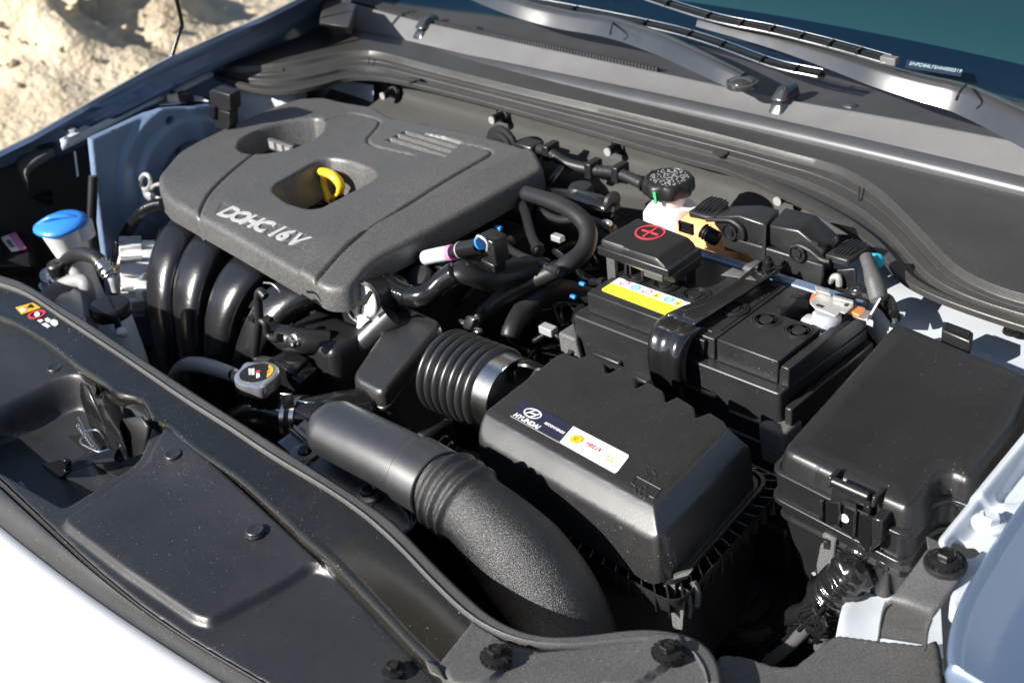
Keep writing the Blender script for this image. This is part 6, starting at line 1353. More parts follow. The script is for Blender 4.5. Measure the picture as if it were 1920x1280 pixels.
# ============================================================ FAR SIDE EQUIPMENT
def far_equipment():
    # washer filler
    t = thing('washer_filler', 'white washer bottle neck under a bright blue flip cap', 'washer bottle', A(120, 480, z=.5))
    ax = V(.02, -.10, 1).normalized(); c = A(116, 424, z=.748)
    mk('filler_neck', lathe([(.019, -.14), (.0185, -.075), (.023, -.045), (.030, -.006), (.031, .0)], 36, c, ax), 'white', t, ang=60)
    q = A(152, 428, z=.748); mk('neck_ear', lathe([(.013, -.02), (.015, -.004), (.015, .001), (.001, .001)], 20, c + V(.020, .020, .0), ax), 'white', t)
    egg = lambda a, i: 1 + .16 * max(0, math.cos(a - R(225))) ** 6 + .10 * max(0, math.cos(a - R(45))) ** 4
    mk('filler_cap', lathe([(.0325, .001), (.0345, .003), (.0335, .0065), (.026, .0105), (.012, .0125), (.001, .0128)], 64, c, ax, wob=egg), 'blue', t, ang=180)
    d = V(math.cos(R(45)), math.sin(R(45)), 0); p0 = c + ax * .012
    mk('cap_ridge', tube([p0 - d * .034 + V(0, 0, -.006), p0 - d * .012 + V(0, 0, .003), p0 + d * .012 + V(0, 0, .003), p0 + d * .032 + V(0, 0, -.004)], [.002, .0055, .005, .002], 12, flat=(1, .7)), 'blue', t, ang=180)
    for k in range(9):
        p = p0 + d * (-.018 + k * .0042) + V(.0115 * -.7, .0115 * .7, -.0005); mk('cap_mark', box(p - V(.0009, .0009, .001), p + V(.0009, .0009, .0012)), 'blue', t)
    # dark corner box with pink label
    b = thing('corner_box', 'dark module in the far corner with a pink and white barcode label', 'module', A(30, 470, z=.5))
    mk('module_case', hexa(AL([(-60, 520), (70, 520), (90, 470), (-60, 440)], z=.62), AL([(-60, 500), (60, 500), (60, 440), (-60, 410)], z=.685)), 'black', b, bevel=.006)
    zl = .692
    a, b2, c2, d2 = [A(*q, z=zl) for q in [(20, 468), (48, 463), (29, 435), (2, 445)]]
    mk('label_white_part', hexa([p - V(0, 0, .004) for p in (a, a.lerp(b2, .5), d2.lerp(c2, .5), d2)], [a, a.lerp(b2, .5), d2.lerp(c2, .5), d2]), 'lwhite', b)
    mk('label_pink_part', hexa([p - V(0, 0, .004) for p in (a.lerp(b2, .5), b2, c2, d2.lerp(c2, .5))], [a.lerp(b2, .5), b2, c2, d2.lerp(c2, .5)]), 'lpink', b)
    for k in range(6):
        p = a.lerp(d2, .15 + k * .1) + (b2 - a) * .10 + V(0, 0, .0004); e = p + (b2 - a) * .30; w_ = (d2 - a) * .05
        mk('barcode_bar', hexa([p, e, e + w_, p + w_], [q + V(0, 0, .0004) for q in (p, e, e + w_, p + w_)]), 'lblack', b)
    # far bracket
    k = thing('far_headlamp_bracket', 'bent grey bracket with a bolt beneath the far fender edge', 'bracket', A(60, 310, z=.7))
    Ls = [(70, 264, .80), (50, 280, .798), (35, 293, .795), (27, 303, .788), (28, 315, .778), (46, 346, .755)]
    Rs = [(100, 280, .80), (80, 292, .798), (66, 300, .795), (52, 312, .788), (47, 330, .778), (48, 350, .752)]
    Lp, Rp = resample(crom([A(a_, b_, z=c_) for a_, b_, c_ in Ls], 6), 30), resample(crom([A(a_, b_, z=c_) for a_, b_, c_ in Rs], 6), 30)
    mk('bracket_strap', strip3([[l, l * .5 + r_ * .5 + (0, 0, .001), r_, r_ + (.001, 0, -.01)] for l, r_ in zip(Lp, Rp)]), 'strip', k, ang=50, solid=.002)
    hexbolt('far_bracket_bolt', 'dark flanged bolt on the bracket beneath the far fender edge', A(86, 270, z=.802), 1.3, phillips=False)
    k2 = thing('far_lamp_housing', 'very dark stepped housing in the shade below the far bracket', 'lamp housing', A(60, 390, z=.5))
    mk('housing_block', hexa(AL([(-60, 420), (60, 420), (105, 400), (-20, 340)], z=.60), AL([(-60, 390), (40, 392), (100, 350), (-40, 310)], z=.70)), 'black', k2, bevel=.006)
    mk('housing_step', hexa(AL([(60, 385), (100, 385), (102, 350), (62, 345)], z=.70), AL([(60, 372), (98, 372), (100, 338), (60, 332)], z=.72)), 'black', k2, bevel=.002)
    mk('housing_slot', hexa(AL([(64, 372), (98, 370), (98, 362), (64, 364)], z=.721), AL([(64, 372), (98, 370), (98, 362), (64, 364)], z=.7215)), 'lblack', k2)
    mk('drain_tube', tube(AL([(175, 330), (173, 380), (172, 430), (178, 520)], x=-1.07), .007, 12), 'black', k2)
    mk('panel_edge', hexa(AL([(138, 284), (142, 284), (148, 330), (144, 332)], x=-1.12), AL([(138, 284), (142, 284), (148, 330), (144, 332)], x=-1.115)), 'inner', k2)
    # rail bolts
    for px, py, lab in [(137, 247, 'small painted bolt at the front end of the far rail'), (350, 138, 'small painted bolt near the back end of the far rail')]:
        hexbolt('small_rail_bolt', lab, A(px, py + 4, z=.813), .95, mt='inner', group='bolts of the far rail', washer=False, phillips=False)
    # prop rod
    p = thing('prop_rod', 'thin bent black rod rising from a metal clip on the far rail', 'prop rod', A(330, 183, z=.8))
    pl = AL([(291, 193), (310, 186), (345, 180), (378, 184), (392, 192), (360, 190), (330, 197), (300, 199)], z=.796); mk('rod_flange', loft([pl, [q + V(0, 0, .003) for q in pl]]), 'inner', p, bevel=.0008)
    b0 = A(323, 175, z=.812)
    X = b0.x
    mk('rod_bar', tube([b0, A(317, 137, x=X), A(319, 118, x=X), A(336, 62, x=X + .002), A(341, 50, x=X + .002), A(339, 34, x=X + .003), A(331, 0, x=X + .004), A(316, -70, x=X + .008), A(300, -150, x=X + .012)], .0033, 12, 10), 'blackbolt', p, ang=180)
    mk('rod_clip', hexa([b0 + V(-.008, -.010, -.016), b0 + V(.020, .006, -.016), b0 + V(.016, .016, -.016), b0 + V(-.012, 0, -.016)], [b0 + V(-.008, -.008, .002), b0 + V(.020, .008, .002), b0 + V(.016, .014, .002), b0 + V(-.012, 0, .002)]), 'cast', p, bevel=.003)
    mk('rod_clip', hexa([b0 + V(.012, .0, -.014), b0 + V(.034, .014, -.014), b0 + V(.030, .02, -.014), b0 + V(.010, .010, -.014)], [b0 + V(.012, .0, .004), b0 + V(.034, .014, .003), b0 + V(.030, .02, .003), b0 + V(.010, .010, .004)]), 'shiny', p, bevel=.003)
    # relay on the apron
    r = thing('apron_relay', 'small black sensor block on the apron in front of the strut tower', 'relay', A(415, 210, y=.06))
    Y = .06
    def bl(n, f, dy, m='black', bev=.002, y=Y):
        P = AL(f, y=y); return mk(n, loft([P, [q + V(.001, dy, .001) for q in P]]), m, r, bevel=bev)
    bl('relay_top', [(391, 173), (396, 168), (430, 178), (432, 206), (428, 212), (393, 200)], .020)
    bl('relay_body', [(394, 202), (430, 212), (430, 236), (426, 246), (404, 240), (396, 214)], .016, 'black', .0015, Y + .001)
    bl('relay_plug', [(392, 198), (402, 200), (402, 226), (392, 220)], .012, 'shiny', .001, Y - .004)
    mk('relay_wire', tube(AL([(420, 242), (421, 250), (418, 262)], y=Y + .006), .003, 8), 'steel', r)
    # lifting eye and exhaust shield behind the cover corner
    l = thing('lifting_eye', 'grey steel lifting eye standing at the far corner of the engine cover', 'bracket', A(276, 350, z=.7))
    ring = []
    Y = -.06
    c0, rr = (273, 341), (9.5, 14)
    mk('eye_ring', tube([A(c0[0] + rr[0] * math.cos(a), c0[1] + rr[1] * math.sin(a), y=Y) for a in [2 * math.pi * k / 20 for k in range(21)]], .0034, 10, 2), 'cast', l, ang=60)
    mk('eye_stem', tube(AL([(272, 355), (276, 366), (290, 372), (304, 378)], y=Y), [.007, .008, .007, .006], 12, flat=(.5, 1)), 'cast', l, ang=60)
    mk('eye_hook', tube(AL([(290, 370), (285, 358), (290, 348), (302, 345)], y=Y), .003, 10), 'cast', l, ang=60)
    m = thing('heat_shield', 'crumpled shiny metal shield below the lifting eye', 'heat shield', A(285, 420, z=.6))
    pts = [[(262, 378), (280, 374), (296, 378), (312, 384)], [(258, 410), (272, 404), (284, 414), (318, 410)], [(256, 440), (268, 436), (282, 448), (322, 440)], [(254, 480), (266, 474), (284, 490), (326, 476)]]
    g = [[A(a, b, y=-.02 - .018 * ((i + j) % 2)) for j, (a, b) in enumerate(row)] for i, row in enumerate(pts)]
    mk('shield_sheet', strip3([crom(row, 6) for row in zip(*[crom(r_, 4) for r_ in g])]), 'steel', m, ang=180, solid=.001)
    # wiring along cover corner
    w = thing('corrugated_loom', 'black corrugated loom running down from the cover corner to the reservoir cap', 'wiring loom', A(240, 450, z=.6))
    mk('loom_ribbed', tube([A(a, b, y=-.12) for a, b in [(306, 382), (290, 384), (270, 394), (248, 420), (232, 445), (226, 455)]], lambda s_: .0072 + .0012 * math.sin(s_ * 1400), 12, 30), 'shiny', w, ang=180)
    mk('loom_sleeve', tube([A(a, b, y=-.12) for a, b in [(226, 455), (220, 475), (214, 510), (208, 550), (206, 570)]], [.0068, .0075, .0078, .0075], 12), 'tape', w, ang=180)
    mk('loom_wire', tube([A(a, b, y=-.10) for a, b in [(228, 458), (240, 463), (258, 461), (290, 445), (318, 428)]], .0022, 8), 'shiny', w)
    # alternator-like cast body
    a = thing('alternator', 'white glaring cast alternator housing with slots left of the manifold', 'alternator', A(260, 510, z=.5))
    ca = A(268, 518, y=-.135)
    ax = V(-.45, -.75, .18).normalized()
    mk('alternator_body', lathe([(.046, -.05), (.052, -.04), (.052, .02), (.046, .03), (.030, .034), (.012, .036), (.001, .036)], 40, ca, ax), 'white', a, ang=40)
    f = []
    q = V(0, 0, 1).rotation_difference(ax)
    for k in range(16):
        an = k * math.pi / 8
        f.append(([ca + q @ (Matrix.Rotation(an, 3, 'Z') @ V(*p)) for p in box((.036, -.0035, .0), (.058, .0035, .031))[0]], box((0, 0, 0), (1, 1, 1))[1]))
    for k in range(16): mk('alternator_fin', f[k], 'cast' if k % 2 else 'white', a, bevel=.001, seg=1)
    for k in range(8):
        an = (k + .5) * math.pi / 4; mk('alternator_slot', ([ca + q @ (Matrix.Rotation(an, 3, 'Z') @ V(*p)) for p in box((.018, -.004, .030), (.034, .004, .0365))[0]], box((0, 0, 0), (1, 1, 1))[1]), 'copper' if k % 3 == 0 else 'lblack', a)
    mk('alternator_cable', tube([A(x_, y_, y=-.16) for x_, y_ in [(302, 498), (285, 503), (265, 518), (250, 540), (244, 560)]], .0030, 10), 'fender', a)
    for k, c_ in enumerate(['lgreen', 'lpink', 'lwhite', 'black']):
        mk('plug_wire', tube([A(x_ + k * 2, y_ - k * 2, y=-.165) for x_, y_ in [(272, 545), (262, 560), (252, 566), (246, 580)]], .0013, 6), c_, a)
    mk('alternator_plug', box(A(270, 548, y=-.17) - V(.012, .008, .010), A(270, 548, y=-.17) + V(.010, .008, .008)), 'lwhite', a, bevel=.002)
    # air conditioning hose and fittings
    h = thing('air_conditioning_hose', 'arched black hose with silver fittings beside the blue capped bottle', 'hose', A(150, 500, z=.6))
    H = lambda px, py, y=-.23: A(px, py, y=y)
    mk('hose_rubber', tube([H(118, 502), H(126, 488), H(142, 478), H(162, 477), H(180, 484), H(193, 497)], .0098, 16), 'rubber', h, ang=180)
    mk('hose_ferrule', tube([H(190, 494), H(198, 503), H(206, 516)], lambda s_: .0112 + .0008 * math.sin(s_ * 900), 16), 'steel', h)
    mk('pipe_end', tube([H(203, 512), H(212, 526), H(218, 545)], .006, 12), 'cast', h)
    c_ = H(108, 500, -.245)
    mk('valve_cap', lathe([(.0130, 0), (.0145, .003), (.0145, .014), (.0125, .0165), (.001, .0165)], 24, c_ + V(0, 0, -.010)), 'black', h)
    for k in range(3): mk('cap_nub', box(c_ + V(-.006 + k * .004, -.003, .0062), c_ + V(-.004 + k * .004, .003, .0078)), 'blackbolt', h)
    mk('valve_body', lathe([(.012, -.036), (.012, -.024), (.009, -.022), (.009, -.016), (.0125, -.014), (.0125, -.008)], 20, c_), 'steel', h, ang=30)
    mk('valve_block', joinvf(lathe([(.011, -.012), (.011, .012)], 16, H(90, 520, -.25), (.6, -.2, .5)), lathe([(.009, -.02), (.009, .0)], 6, H(84, 535, -.25), (.6, -.2, .5)), tube([H(92, 520, -.25), H(104, 528, -.25), H(112, 540, -.25)], .007, 10)), 'steel', h, ang=40)
    mk('alloy_pipe', tube([H(78, 566, -.26), H(92, 552, -.26), H(112, 538, -.26), H(135, 528, -.255), H(152, 527, -.25), H(162, 536, -.25), H(167, 560, -.25), H(172, 610, -.25)], .0098, 16), 'alu', h, ang=180)
    # milky tank behind the bar
    o = thing('overflow_tank', 'milky blue tank behind the far end of the glossy bar', 'tank', A(130, 600, z=.5))
    mk('tank_body', loft([[V(p[0], p[1], z) for p in rpoly([(q.x, q.y) for q in AL([(75, 575), (158, 640), (164, 560), (105, 520)], z=.66)], .012)] for z in (.5, .655, .662)]), 'milk', o, ang=50)
    # capped bottle
    b = thing('fluid_reservoir', 'clear bottle with a black egg shaped cap standing behind the glossy bar', 'reservoir', A(215, 640, z=.5))
    c = A(211, 585, z=.735)
    egg = lambda a, i: 1 + .17 * max(0, math.cos(a - R(210))) ** 4
    mk('bottle_body', lathe([(.030, -.2), (.0255, -.06), (.0225, -.012), (.022, .0)], 36, c, (0, 0, 1), wob=lambda a, i: 1 + .06 * math.cos(2 * a)), 'milk', b, ang=180)
    mk('bottle_cap', lathe([(.0235, -.004), (.0245, -.001), (.0245, .008), (.0225, .0115), (.018, .0122), (.001, .0122)], 48, c, wob=egg), 'black', b, ang=50)
    for k in range(8): mk('cap_letter', box(c + V(-.016 + k * .0042, .006 - k * .0016, .0121), c + V(-.0135 + k * .0042, .0085 - k * .0016, .0130)), 'blackbolt', b, smooth=False)
    p = c + V(.022, -.008, -.004); mk('cap_latch', hexa([p + V(-.006, -.006, -.012), p + V(.006, .0, -.012), p + V(.004, .004, -.012), p + V(-.006, .0, -.012)], [p + V(-.008, -.006, .008), p + V(.004, .0, .008), p + V(.002, .004, .008), p + V(-.008, .0, .008)]), 'black', b, bevel=.0015)
    mk('bottle_spout', lathe([(.004, 0), (.006, .004), (.006, .012), (.004, .013)], 16, p + V(.003, .003, -.018), (.3, -.4, .8)), 'white', b, ang=180)
    # brown plain fixed clip
far_equipment()

# ============================================================ RADIATOR CAP AND HOSES
def radiator():
    t = thing('radiator_filler', 'silver two-eared radiator cap with an orange and black warning face', 'radiator cap', A(480, 730, z=.68))
    c = A(481, 700, z=.742)
    ear = lambda a, i: 1 + (.26 * (max(0, math.cos(a - R(-28))) ** 26 + max(0, math.cos(a - R(165))) ** 26) if i < 5 else 0)
    mk('cap_shell', lathe([(.0240, -.016), (.0256, -.014), (.0254, -.004), (.0250, -.001), (.0230, .0), (.0190, .0008), (.001, .0008)], 96, c, wob=ear), 'capsteel', t, ang=50)
    mk('cap_face', cyl(c + V(0, 0, .0008), .0190, .0004, 48), 'lblack', t)
    U = V(math.cos(R(0)), math.sin(R(0)), 0); W = V(0, 1, 0)
    def at(u, v): return c + V(u * 1.13, v * 1.13, .0012)
    arc = [at(.0168 * math.cos(a), .0168 * math.sin(a)) for a in np.linspace(R(38), R(112), 14)]
    arc = [at(.0168 * math.cos(a), .0168 * math.sin(a)) for a in np.linspace(R(0), R(95), 16)]
    mk('cap_orange', prism([(p.x, p.y) for p in arc], c.z + .0012, c.z + .0015), 'lorange', t, smooth=False)
    mk('cap_triangle', prism([at(.003, .0115), at(.0065, .0125), at(.0055, .0092)], c.z + .0014, c.z + .0019), 'lblack', t)
    mk('cap_triangle', prism([at(.0085, .0095), at(.012, .0075), at(.0105, .0055), at(.0075, .0075)], c.z + .0014, c.z + .0017), 'copper', t)
    mk('heat_symbol', prism([at(-.0125, -.0005), at(-.002, -.0075), at(.0015, -.0035), at(-.008, .0035)], c.z + .0011, c.z + .0015), 'lwhite', t)
    for k in range(4):
        p = at(-.0095 + k * .0027, -.0008 - k * .0017); mk('heat_wave', tube([p + V(-.0006, -.0016, .0003), p + V(.0006, 0, .0003), p + V(0, .0022, .0003)], .0005, 4), 'lblack', t)
    mk('spill_symbol', prism([at(.001, -.001), at(.009, -.0065), at(.010, -.003), at(.004, .001)], c.z + .0011, c.z + .0015), 'lwhite', t)
    mk('burst_symbol', prism([at(.0 + .0035 * (1 if k % 2 else .5) * math.cos(k * math.pi / 5), .002 + .0035 * (1 if k % 2 else .5) * math.sin(k * math.pi / 5)) for k in range(10)], c.z + .0012, c.z + .0017), 'lred', t, smooth=False)
    mk('filler_neck', lathe([(.014, -.045), (.0145, -.036), (.0190, -.031), (.0195, -.024), (.0200, -.011)], 36, c), 'black', t, ang=40)
    h = thing('overflow_hose', 'pale grey hose leading from the radiator cap into the dark', 'hose', A(380, 690, z=.65))
    y = c.y + .018
    mk('hose_tube', tube([A(446, 706, y=y - .005), A(425, 698, y=y), A(400, 690, y=y + .005), A(375, 684, y=y + .01), A(352, 684, y=y + .015), A(335, 694, y=y + .02), A(322, 712, y=y + .02)], [.008, .0092, .0098, .0100, .0098, .009, .008], 18), 'alu', h, ang=180)
    mk('hose_clip', tube([A(436, 690, y=y - .01), A(431, 700, y=y - .012), A(434, 712, y=y - .01)], .0022, 8), 'steel', h)
    r = thing('radiator_hose', 'thick glossy black radiator hose below the silver cap', 'hose', A(560, 800, z=.6))
    yy = c.y
    P = [A(455, 790, y=yy + .004), A(490, 782, y=yy + .0), A(530, 790, y=yy), A(575, 800, y=yy), A(640, 812, y=yy + .01)]
    mk('hose_tube', tube([A(440, 800, y=yy + .01), A(475, 788, y=yy), A(520, 786, y=yy), A(570, 790, y=yy + .01), A(620, 782, y=yy + .03), A(690, 770, y=yy + .07)], [.024, .025, .026, .027, .027, .028], 28), 'shiny', r, ang=180)
    q = A(562, 790, y=yy + .008)
    k = thing('spring_clamp', 'blue-grey spring clamp round the thick radiator hose', 'clamp', q)
    d = (A(620, 782, y=yy + .03) - A(520, 786, y=yy)).normalized()
    mk('clamp_band', lathe([(.0278, -.009), (.0292, -.009), (.0292, .009), (.0278, .009), (.0278, -.009)], 40, q, d), 'steel', k, ang=30)
    mk('band_slot', lathe([(.0293, -.003), (.0297, -.003), (.0297, .003), (.0293, .003), (.0293, -.003)], 40, q, d), 'lblack', k, ang=30)
    for a_, b_ in [((534, 738), (540, 765)), ((560, 752), (578, 752))]:
        p0, p1 = A(*a_, y=yy - .005), A(*b_, y=yy - .005); mk('clamp_ear', hexa([p1 + V(-.006, -.003, -.002), p1 + V(.006, .003, -.002), p1 + V(.006, .006, -.002), p1 + V(-.006, 0, -.002)], [p0 + V(-.006, -.003, 0), p0 + V(.006, .003, 0), p0 + V(.006, .006, 0), p0 + V(-.006, .0, 0)]), 'steel', k, bevel=.001)
    f = thing('fan_shroud', 'dark curved fan shroud edge between the hose and the bellows', 'fan shroud', A(700, 800, z=.4))
    mk('shroud_rim', tube([A(590, 748, z=.655), A(640, 742, z=.66), A(700, 760, z=.66), A(760, 800, z=.655), A(800, 850, z=.65)], .006, 10), 'black', f)
    mk('shroud_top', hexa(AL([(560, 800), (900, 960), (900, 850), (600, 750)], z=.60), AL([(560, 800), (900, 960), (900, 850), (600, 750)], z=.606)), 'black', f)
    for k_ in range(7):
        mk('shroud_bar', tube([A(760 + k_ * 14, 800 + k_ * 10, z=.645), A(775 + k_ * 14, 780 + k_ * 10, z=.65), A(800 + k_ * 10, 770 + k_ * 12, z=.65)], .0014, 6), 'black', f)
    # the throttle bore seen below the cover corner
    b = thing('throttle_bore', 'round shiny opening with a ring and white arrow tag below the cover corner', 'throttle opening', A(682, 570, y=-.12))
    cb = A(680, 568, y=-.125); ax = V(.15, -1, .35).normalized()
    mk('bore_ring', lathe([(.0225, 0), (.0245, 0), (.0245, .004), (.0225, .004), (.0225, 0)], 40, cb, ax), 'steel', b, ang=30)
    mk('bore_disc', lathe([(.0205, -.004), (.0205, .0005), (.016, .0015), (.001, .002)], 36, cb, ax), 'cast', b, ang=40)
    mk('bore_cup', lathe([(.026, -.06), (.0265, -.002), (.0265, 0)], 36, cb, ax), 'black', b, ang=40)
    Y = -.150
    mk('bore_gap', loft([AL([(690, 546), (696, 550), (684, 572), (676, 572), (674, 590), (670, 585), (672, 566), (682, 560)], y=Y), [p + V(0, .003, 0) for p in AL([(690, 546), (696, 550), (684, 572), (676, 572), (674, 590), (670, 585), (672, 566), (682, 560)], y=Y)]]), 'lblack', b)
    q = AL([(671, 592), (688, 602), (668, 622)], y=-.14); mk('arrow_tag', loft([q, [p + V(0, .004, 0) for p in q]]), 'letter', b, smooth=False)
radiator()

# ============================================================ HOSES AND WIRING BEHIND THE RESONATOR
def clutter():
    Y = lambda px, py, y: A(px, py, y=y)
    h = thing('heater_hose', 'long matt black hose sweeping from the firewall down to the bellows', 'hose', A(1000, 520, z=.6))
    mk('hose_tube', tube([Y(985, 362, .14), Y(1035, 378, .13), Y(1078, 400, .12), Y(1102, 430, .11), Y(1096, 468, .09), Y(1060, 498, .06), Y(1001, 526, .035), Y(945, 556, .01), Y(910, 584, -.01), Y(892, 600, -.03)], [.009, .0100, .0105, .0110, .0115, .0110, .0108, .0105, .0100, .008], 20, 8), 'rubber', h, ang=180)
    c = Y(888, 604, -.045); mk('hose_clamp', hexa([c + V(-.012, -.010, -.008), c + V(.006, -.012, -.004), c + V(.010, 0, -.002), c + V(-.008, 0, -.006)], [c + V(-.006, -.006, .010), c + V(.010, -.008, .012), c + V(.014, 0, .012), c + V(-.002, 0, .010)]), 'steel', h, bevel=.002)
    mk('clamp_lug', box(c + V(-.026, -.004, -.012), c + V(-.004, .003, -.004)), 'steel', h, bevel=.002); mk('clamp_lug', box(c + V(.000, -.006, -.014), c + V(.012, .003, -.006)), 'steel', h, bevel=.002)
    h = thing('coolant_hose', 'short black hose with a sunlit end standing in the shade left of the battery', 'hose', A(1000, 590, z=.55))
    mk('hose_tube', tube([Y(955, 632, -.02), Y(962, 612, -.01), Y(985, 580, .02), Y(1020, 548, .05), Y(1065, 545, .08), Y(1110, 556, .10)], [.011, .0115, .014, .015, .013, .011], 18), 'rubber', h, ang=180)
    h = thing('purge_hose', 'black line with a pale sleeve and pink end clipped in front of the cover', 'hose', A(820, 480, z=.7))
    mk('line_tube', tube([Y(760, 490, -.01), Y(780, 484, -.02), Y(800, 482, -.02)], .0075, 14), 'rubber', h)
    mk('line_sleeve', tube([Y(799, 483, -.02), Y(822, 478, -.02), Y(845, 474, -.02)], .0092, 20, smoothp=False), 'milk', h)
    mk('pink_end', tube([Y(843, 474.6, -.02), Y(851, 473, -.02)], .0097, 20, smoothp=False), 'lpink', h)
    mk('line_adapter', tube([Y(850, 473, -.02), Y(866, 469, -.02)], .0065, 14, smoothp=False), 'black', h)
    mk('line_barrel', tube([Y(864, 469, -.02), Y(900, 461, -.02)], .0098, 20, smoothp=False), 'shiny', h)
    mk('barrel_band', tube([Y(864, 469, -.02), Y(866, 468.6, -.02)], .0104, 20, smoothp=False), 'cast', h)
    c = Y(908, 458, -.015)
    fr = [Y(a, b, -.025) for a, b in [(893, 442), (910, 444), (916, 470), (908, 468), (905, 452), (897, 450)]]
    mk('lock_frame', tube([Y(a, b, -.026) for a, b in [(893, 450), (896, 442), (908, 448), (914, 458), (913, 470)]], .0016, 6, 2), 'cast', h)
    mk('lock_block', hexa([c + V(-.010, .0, -.022), c + V(.016, .0, -.026), c + V(.020, .02, -.022), c + V(-.006, .02, -.020)], [c + V(-.010, .0, .010), c + V(.014, .0, .006), c + V(.018, .02, .010), c + V(-.004, .02, .012)]), 'fuse', h, bevel=.002)
    mk('blue_ring', tube([Y(900, 455, -.022), Y(903, 454, -.022)], .0085, 16, smoothp=False), 'blue', h)
    mk('lock_foot', hexa([c + V(-.014, .0, -.060), c + V(.010, .0, -.060), c + V(.010, .02, -.060), c + V(-.014, .02, -.060)], [c + V(-.010, .0, -.022), c + V(.012, .0, -.024), c + V(.012, .02, -.022), c + V(-.010, .02, -.022)]), 'black', h, bevel=.002)
    h = thing('taped_conduit', 'shiny taped conduit curving out from under the engine cover corner', 'conduit', A(760, 560, z=.6))
    mk('conduit_ribbed', tube([Y(708, 528, -.07), Y(722, 532, -.08), Y(745, 548, -.085), Y(768, 556, -.085)], lambda s_: .0125 + .0011 * math.sin(s_ * 1300), 20, 24), 'tape', h, ang=180)
    mk('conduit_bend', tube([Y(766, 556, -.085), Y(790, 555, -.08), Y(812, 545, -.07), Y(830, 528, -.06), Y(855, 512, -.05)], [.0125, .0125, .0125, .013, .014], 20), 'shiny', h, ang=180)
    mk('conduit_trunk', tube([Y(830, 520, -.05), Y(870, 510, -.04), Y(920, 520, -.01), Y(980, 505, .03), Y(1030, 500, .06)], [.013, .019, .021, .017, .013], 18, flat=(1, .7)), 'black', h, ang=180)
    mk('round_plug', lathe([(.018, -.02), (.018, .0), (.014, .004), (.001, .005)], 28, Y(784, 520, -.04), (0, -.6, .8)), 'black', h)
    # metal coolant elbow near the firewall
    h = thing('coolant_elbow', 'blue-black coolant elbow with a grey cap in the shade by the firewall', 'coolant elbow', A(1090, 380, z=.6))
    mk('elbow_pipe', tube([Y(1020, 366, .22), Y(1045, 370, .21), Y(1090, 378, .20), Y(1130, 390, .19), Y(1152, 398, .19)], [.010, .012, .016, .015, .013], 18), 'shiny', h, ang=180)
    mk('elbow_cap', lathe([(.016, -.010), (.0165, .004), (.014, .008), (.001, .009)], 28, Y(1089, 358, .21)), 'rubber', h, ang=50)
    mk('elbow_ring', tube([Y(1145, 378, .19), Y(1150, 380, .19)], .014, 20, smoothp=False), 'rubber', h)
    h = thing('connector_group', 'pale and blue plugs on thin wires in the shaded gap beside the battery', 'connectors', A(1050, 600, z=.5))
    for px, py, y, m_, s_ in [(1028, 618, .0, 'alu', .010), (1046, 446, .12, 'cast', .008), (1138, 418, .14, 'cast', .006), (930, 466, .08, 'tape', .012), (862, 430, .06, 'blue', .006), (935, 428, .10, 'blue', .005), (1092, 532, .05, 'blue', .004), (1075, 556, .04, 'blue', .004)]:
        c = Y(px, py, y); mk('wire_plug', box(c - V(s_, s_ * .6, s_ * .5), c + V(s_, s_ * .6, s_ * .5)), m_, h, bevel=.0012)
    # individually visible lines in the shaded gap
    for lab, pts, rad, m_ in [
        ('thin grey line under the right edge of the engine cover', [(905, 400, .14), (925, 430, .12), (942, 470, .10), (975, 500, .08)], .0055, 'rubber'),
        ('paired dark line dropping from the cover edge towards the heater hose', [(975, 375, .16), (985, 400, .14), (996, 440, .11), (1010, 470, .09)], .0062, 'fuse'),
        ('dark line passing beneath the purge hose', [(930, 440, .10), (960, 470, .07), (1005, 492, .05), (1050, 510, .04)], .0050, 'rubber'),
        ('slim line running level between heater hose and battery', [(1040, 470, .11), (1075, 500, .09), (1095, 525, .08), (1135, 530, .07)], .0045, 'tape'),
        ('short bent line low beside the bellows hose', [(800, 590, .0), (835, 585, .02), (870, 560, .03), (885, 540, .05)], .0040, 'rubber'),
        ('low black line leading to the small white plug', [(1000, 640, -.01), (1030, 625, .0), (1060, 640, .0), (1075, 665, -.01)], .0035, 'tape'),
        ('dark line looping below the lifted coolant elbow', [(1010, 395, .17), (1050, 412, .16), (1100, 410, .16), (1150, 430, .15)], .0050, 'rubber')]:
        o_ = thing('bay_line', lab, 'line', Y(*pts[0])); mk('line_tube', tube([Y(*q) for q in pts], rad, 12, 8), m_, o_, ang=180)
        e_ = Y(*pts[-1]); mk('line_collar', tube([Y(*pts[-2]).lerp(e_, .8), e_], rad * 1.35, 12, smoothp=False), 'fuse', o_)
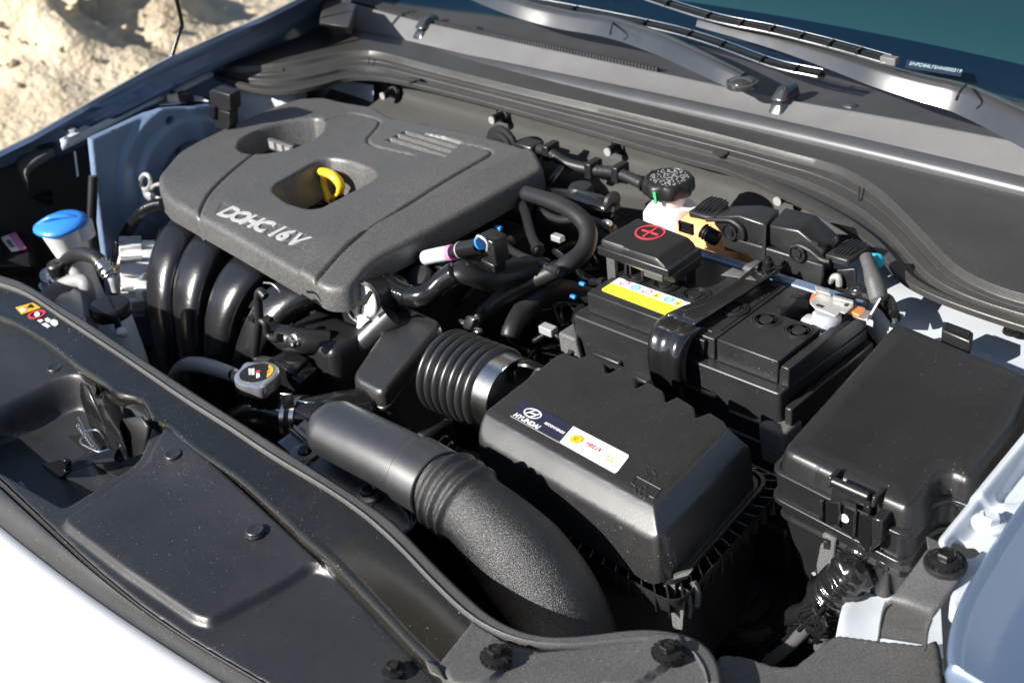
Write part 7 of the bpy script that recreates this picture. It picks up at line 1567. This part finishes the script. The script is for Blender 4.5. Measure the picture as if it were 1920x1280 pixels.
    c = Y(905, 520, .02); o_ = thing('injector_rail', 'stepped dark rail with three upright plugs under the cover edge', 'fuel rail', c)
    mk('rail_pipe', tube([Y(800, 545, -.04), Y(880, 500, .03), Y(960, 452, .10)], .008, 12), 'block', o_)
    for px, py, y_ in [(835, 515, -.01), (875, 488, .03), (925, 458, .08)]:
        q = Y(px, py, y_); mk('rail_plug', box(q - V(.010, .007, .014), q + V(.010, .007, .014)), 'fuse', o_, bevel=.002); mk('plug_lock', box(q + V(-.005, -.010, -.004), q + V(.005, -.007, .008)), 'tape', o_)
    rng = random.Random(11)
    parts = []; tp = []
    for k in range(46):
        x, y, z = rng.uniform(-.48, -.28), rng.uniform(.0, .24), rng.uniform(.50, .66)
        pts = [V(x, y, z)]
        for j in range(4): pts.append(pts[-1] + V(rng.uniform(-.05, .05), rng.uniform(-.04, .04), rng.uniform(-.03, .03)))
        parts.append(tube(pts, rng.choice([.002, .003, .004, .006]), 8, 5))
    tag(mk('wiring_tangle', joinvf(*parts), 'shiny', ang=180), 'tangle of thin dark wires and pipes deep in the bay', kind='stuff')
    parts = []
    for k in range(34):
        x, y, z = rng.uniform(-.48, -.26), rng.uniform(.0, .26), rng.uniform(.48, .63); a, b, c = rng.uniform(.008, .03), rng.uniform(.008, .02), rng.uniform(.008, .03)
        parts.append(xf(box((-a, -b, -c), (a, b, c)), Matrix.Translation((x, y, z)) @ Matrix.Rotation(rng.uniform(0, 3), 4, 'Z')))
    tag(mk('shaded_fittings', joinvf(*parts), 'block', smooth=False, bevel=.0015), 'small dark fittings deep in the shaded part of the bay', kind='stuff')
    # deep pulley shape seen in the gap right of the filter box
    p = thing('bay_damper', 'round ringed damper barely visible in the dark gap right of the filter box', 'damper', A(1390, 1130, z=.5))
    mk('damper_rings', lathe([(.060, 0), (.060, .006), (.048, .008), (.046, .003), (.034, .003), (.032, .010), (.018, .010), (.016, .016), (.007, .016), (.006, .022), (.001, .022)], 40, A(1390, 1135, z=.52)), 'black', p, ang=30)
clutter()
